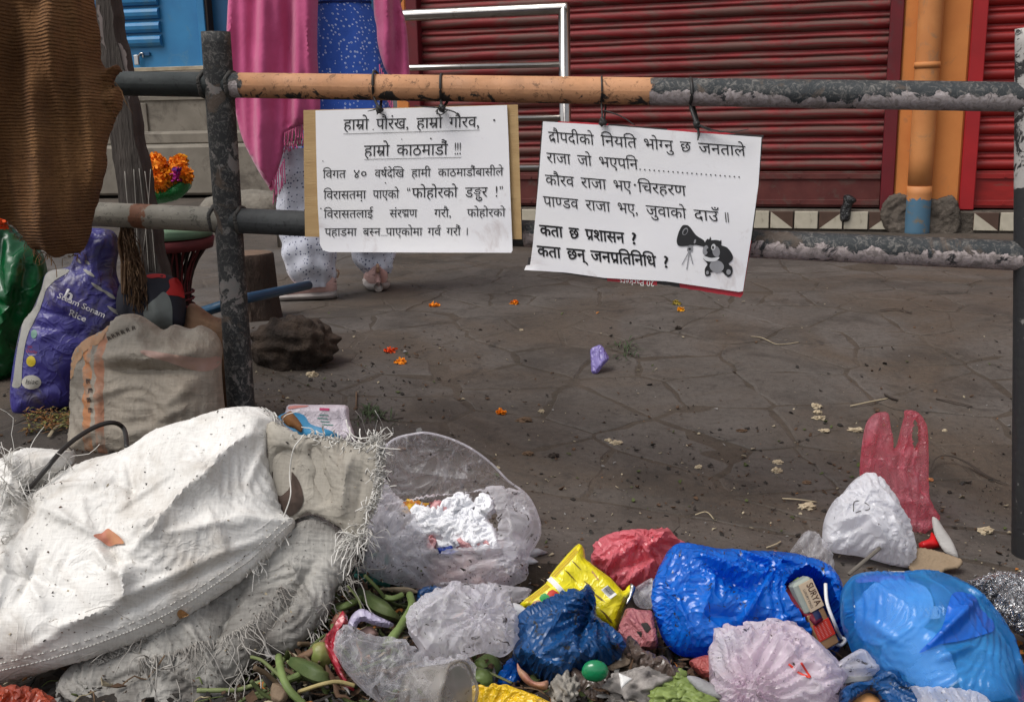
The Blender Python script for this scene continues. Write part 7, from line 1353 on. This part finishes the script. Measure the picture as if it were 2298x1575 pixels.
_, o_ = item('onion_peel', 'pink brown onion peel on the lower dark blue bag', 'vegetable peel', M('onion_peel', (.32, .13, .1), (.4, .25, .15), sc=30, rough=.5, bump=.4), g3([(215, 1190), (240, 1230), (290, 1270), (340, 1330), (400, 1340), (460, 1330), (450, 1400), (380, 1400), (280, 1350), (220, 1270)]), None, base=HB(*g3([(380, 1400)])[0], .06), tilt=45, T=.012, R=8, cr=[(334, .02, .004)], seed=334)
_, o_ = item('white_scrap', 'white paper scrap at the left tip of the yellow packet', 'paper scrap', M('white_scrap', (.66, .66, .68), rough=.5, bump=.3), g3([(165, 720), (230, 725), (300, 770), (340, 790), (250, 820), (180, 870), (160, 800)]), None, base=HB(*g3([(220, 860)])[0], .08), tilt=45, T=.008, R=6, cr=[(335, .02, .003)], seed=335)
# bottom right
_, o_ = item('blue_bag_scrap', 'dark blue plastic bag wrapped round an orange fruit at the bottom', 'plastic bag', blued, zz([(830, 1430), (900, 1370), (1050, 1350), (1130, 1300), (1200, 1262), (1330, 1300), (1400, 1380), (1500, 1400), (1600, 1500), (1600, 1650), (1200, 1650), (1130, 1480), (1040, 1450), (940, 1500), (840, 1560)], z4), (1980, 1590), .06, 48, T=.04, R=20, folds=[(1890, 1550, 2000, 1520, .010, 5), (1990, 1520, 2040, 1560, .012, 5)], cr=[(341, 0.045, 0.0078)], seed=341, grow=GP)
o_ = lump('orange_fruit', HB(1940, 1592, .055), (.026, .026, .026), M('orange_fruit', (.62, .3, .12), (.5, .24, .09), rough=.45, bump=.1), None, 2, .04, 1, 4); tag(o_, 'pale orange fruit showing at the bottom edge in dark blue plastic', 'fruit')
V, Fc, U = tube(spl([HB(1862, 1534, .07), HB(1900, 1524, .075), HB(1940, 1520, .075), HB(1970, 1512, .07)], 5), [.008]*16, 12, flat=.6); o_ = mk('white_tube', V, Fc, M('grubby_white_plastic', (.55, .54, .5), (.35, .34, .31), sc=30, rough=.5, bump=.4), None, True, U); tag(o_, 'grubby white plastic tube between the pinkish and the large blue bag', 'plastic tube')
_, o_ = item('clear_film_sheet', 'clear film sheet over the lower large blue bag', 'plastic scrap', clear2, zz([(1400, 1380), (1520, 1390), (1700, 1400), (1880, 1430), (2000, 1490), (2020, 1600), (1500, 1640), (1450, 1480)], z4), None, base=HB(2150, 1600, .09), tilt=50, T=.02, R=16, cr=[(342, 0.060, 0.0052)], seed=342, grow=GP)
_, o_ = item('red_film', 'red plastic cut by the right edge below the foil', 'plastic scrap', pinko, [(2286, 1510), (2320, 1500), (2360, 1620), (2280, 1640), (2282, 1560)], (2310, 1600), .03, 50, T=.03, R=16, seed=343, grow=GP)
_, o_ = item('orange_film', 'orange red plastic at the bottom left corner', 'plastic scrap', film('orange_red_film', (.5, .08, .03), .85, .3, (.2, .03, .02), 10), [(-60, 1560), (0, 1550), (60, 1545), (110, 1560), (140, 1600), (80, 1650), (-60, 1650)], (40, 1600), .03, 50, T=.04, R=20, cr=[(344, 0.060, 0.0067)], seed=344, grow=GP)
_, o_ = item('grey_clear_scrap', 'crumpled grey clear film between pinkish and large blue bags', 'plastic scrap', clear2, zz([(780, 1230), (870, 1150), (1000, 1090), (1100, 1150), (1200, 1230), (1120, 1290), (900, 1300), (800, 1290)], z4), (1920, 1520), .08, 48, T=.025, R=14, cr=[(345, 0.038, 0.0078)], seed=345, grow=GP)
# dry leaf litter at the left ground
# ------------------------------------------------------------------ small things on the paving
def onb(x, y, h=.0): return G(x, y)+[0, 0, h]
for (x, y, r, m, l) in ((975, 687, .015, mar, 'orange marigold head on the paving nearest the pink shoes'), (1155, 682, .011, mar, 'small orange marigold scrap straight below the second tie'), (876, 790, .014, bpy.data.materials['red_orange_flower'], 'red orange marigold head left of the purple scrap'), (899, 816, .013, mar, 'yellow orange marigold just below the red orange one'), (1518, 683, .011, M('olive_flower', (.3, .22, .03), rough=.8), 'olive yellow withered flower below the second sign'), (1527, 698, .006, mar_y, 'tiny yellow petal below the withered flower'), (1125, 929, .006, mar, 'tiny orange petal in a joint left of the brown peel')):
    o_ = petals('marigold_scrap', onb(x, y, .004), r, m, None, 60, x, .007, .45); tag(o_, l, 'flower')
_, o_ = item('purple_scrap', 'lilac purple plastic scrap standing alone on the paving', 'plastic scrap', film('lilac_scrap_film', (.32, .26, .62), .9, .3, (.25, .2, .5), 20), [(1325, 785), (1338, 776), (1350, 775), (1360, 790), (1366, 805), (1352, 822), (1340, 838), (1328, 836), (1326, 810)], None, base=onb(1340, 838), tilt=35, T=.012, R=8, folds=[(1340, 780, 1338, 830, .004, 3)], cr=[(351, 0.030, 0.0026)], seed=351, res=4, grow=GP)
shm = M('pale_shell', (.48, .4, .28), (.36, .28, .18), sc=30, rough=.8, bump=.5); dkm = M('dark_scrap', (.035, .025, .02), rough=.9, bump=.6); brm = M('dry_brown', (.14, .085, .05), (.09, .055, .035), rough=.9, bump=.6)
for i, (x, y, rx, rz, l, m) in enumerate(((1832, 915, .012, .007, 'upper pale petal shell right of the joint', shm), (1835, 928, .011, .006, 'middle pale shell of the little stack', shm), (1838, 941, .014, .007, 'lowest pale oval shell of the little stack', shm), (1383, 996, .014, .005, 'pale twisted peel on the paving centre', shm), (1365, 990, .009, .004, 'short end of the pale twisted peel', shm), (1568, 1050, .008, .004, 'small pale chip right of the twisted peel', shm), (1745, 1040, .012, .005, 'pale shell pair, upper', shm), (1742, 1060, .011, .007, 'pale shell pair, lower', shm), (1812, 1141, .017, .007, 'wide pale shell by the straw right of the kerb joint', shm), (1664, 968, .013, .004, 'brownish flat peel in the middle right', brm), (1920, 967, .018, .005, 'pale husk left of the pink handles', shm), (1242, 1026, .011, .007, 'black clod above the kerb joint', dkm), (1176, 945, .02, .006, 'curved dry brown peel left of centre', brm), (1215, 925, .007, .005, 'pale pebble by the curved peel', shm), (1170, 742, .006, .004, 'pale crumb left of the purple scrap', shm), (1078, 742, .006, .004, 'dark crumb below the marigold', dkm), (1522, 738, .01, .006, 'dark knot of threads below the second sign', dkm), (1810, 1085, .009, .004, 'orange brown chip near the shell pair', brm), (2087, 1078, .008, .004, 'orange cigarette butt beside the pink bag', M('butt_orange', (.5, .2, .08), rough=.7)), (2212, 1196, .014, .008, 'torn straw coloured flower at the far right', shm), (700, 845, .014, .008, 'pale brown chip by the root block', shm), (1850, 968, .013, .004, 'pale flat scrap below the shell stack', shm), (2120, 967, .006, .003, 'small white chip right of the pink handles', shm), (1185, 1020, .012, .005, 'brown curled bit left of the black clod', brm), (900, 1010, .01, .004, 'dry bit behind the open clear bag', brm))):
    o_ = scrunch('scrap', l, 'scrap', m, onb(x, y, rz*.55), (rx, rx*.6, rz), 360+i, .45, None, 3, .7)
def twig(pts, r, l, m, cat='twig', flat=1): V, Fc, U = tube(spl([onb(x, y, r+.002+h) for x, y, h in pts], 5), r, 6, flat=flat); return tag(mk('twig', V, Fc, m, None, True, U), l, cat)
stw = M('pale_straw', (.4, .33, .22), rough=.8); dtw = M('dark_twig', (.045, .033, .026), rough=.9)
twig([(1685, 757, 0), (1710, 763, .004), (1740, 774, 0), (1765, 774, 0), (1792, 770, 0)], .0013, 'pale curved straw on the paving right of centre', stw); twig([(1908, 914, 0), (1950, 908, .004), (1992, 897, 0)], .0018, 'pale straight straw leading to a dark twig', stw); twig([(1985, 888, 0), (2000, 900, .004), (2015, 902, 0)], .003, 'short dark twig at the end of the pale straw', dtw); twig([(2100, 898, 0), (2140, 908, .003), (2182, 916, 0)], .003, 'long dark leaf stalk at the right', dtw, flat=.4)
V, Fc, U = tube(spl([onb(2085, 1072, .01), onb(2098, 1048, .02), onb(2125, 1042, .022), onb(2165, 1050, .016), onb(2210, 1072, .008), onb(2262, 1090, .003)], 6), np.interp(np.arange(31), [0, 8, 22, 30], [.0014, .0018, .0042, .0008]), 7, flat=.5); tag(mk('dark_stalk', V, Fc, dtw, None, True, U), 'arched black stalk between the pink bag and right post', 'stalk')
twig([(1755, 1122, 0), (1790, 1127, .003), (1832, 1130, 0)], .0017, 'pale straw above the wide shell', stw); twig([(1560, 1158, 0), (1585, 1160, .008), (1602, 1168, 0)], .0012, 'curly pale fibre near the kerb', stw); twig([(1720, 1232, 0), (1740, 1228, .003), (1752, 1218, 0)], .0014, 'curved pale stalk above the blue bag', stw); twig([(800, 883, 0), (800, 905, .003), (799, 920, 0)], .0022, 'short upright brown stick behind the packet', brm); twig([(868, 948, 0), (885, 945, .002), (905, 940, 0)], .0012, 'thin dark stem by the green tuft', dtw); twig([(1965, 1292, 0), (2000, 1290, .002), (2045, 1288, 0)], .0018, 'white string on the kerb above the large blue bag', M('white_string', (.6, .58, .52), rough=.8), 'string'); twig([(1975, 700, 0), (2010, 697, 0), (2045, 705, 0)], .004, 'dark flattened leaf rib at the upper right', dtw, flat=.3)
twig([(110, 985, 0), (130, 965, .004), (160, 955, 0)], .004, 'pale flat stick at the left below the purple bag', stw, flat=.4)
tuft = MB(); rt2 = random.Random(6)
for (cx, cy, n) in ((835, 935, 60), (1400, 790, 36)):
    mbt = MB()
    for k in range(n):
        x, y = cx+rt2.gauss(0, 14), cy+rt2.gauss(0, 9); a_ = onb(x, y, .003); b_ = onb(x+rt2.gauss(0, 14), y+rt2.gauss(0, 8), rt2.uniform(.004, .018)); V, Fc, U = tube([a_, (a_+b_)/2+[0, 0, .005], b_], [.0008, .0022, .0006], 4, flat=.3); mbt.add(V, Fc, U)
    tag(mbt.build('leaf_tuft', M('wilted_leaf_green', (.05, .075, .03), (.03, .045, .02), rough=.8), None, True), 'dark green wilted leaf tuft behind the open clear bag' if n == 60 else 'dull green leaf shreds right of the purple scrap', 'leaves', kind='stuff')
mb = MB()
for k in range(420):
    x, y = rt2.uniform(60, 250), rt2.uniform(930, 975)
    if x > 165 and y < 940: continue
    a_ = onb(x, y, .004+rt2.uniform(0, .012)); d = np.array([rt2.gauss(0, 1), rt2.gauss(0, 1), rt2.gauss(0, .4)])*.012; V, Fc, U = tube([a_, a_+d*.5+[0, 0, .002], a_+d], [.0005, .0028, .0005], 4, flat=.3); mb.add(V, Fc, U, 0 if rt2.random() < .6 else 1)
tag(mb.build('leaf_litter', [M('rusty_leaf', (.26, .11, .03), (.16, .08, .03), rough=.8), M('olive_leaf', (.2, .19, .05), rough=.8)], None, True), 'rusty brown leaf litter under the purple rice bag', 'leaf litter', kind='stuff')
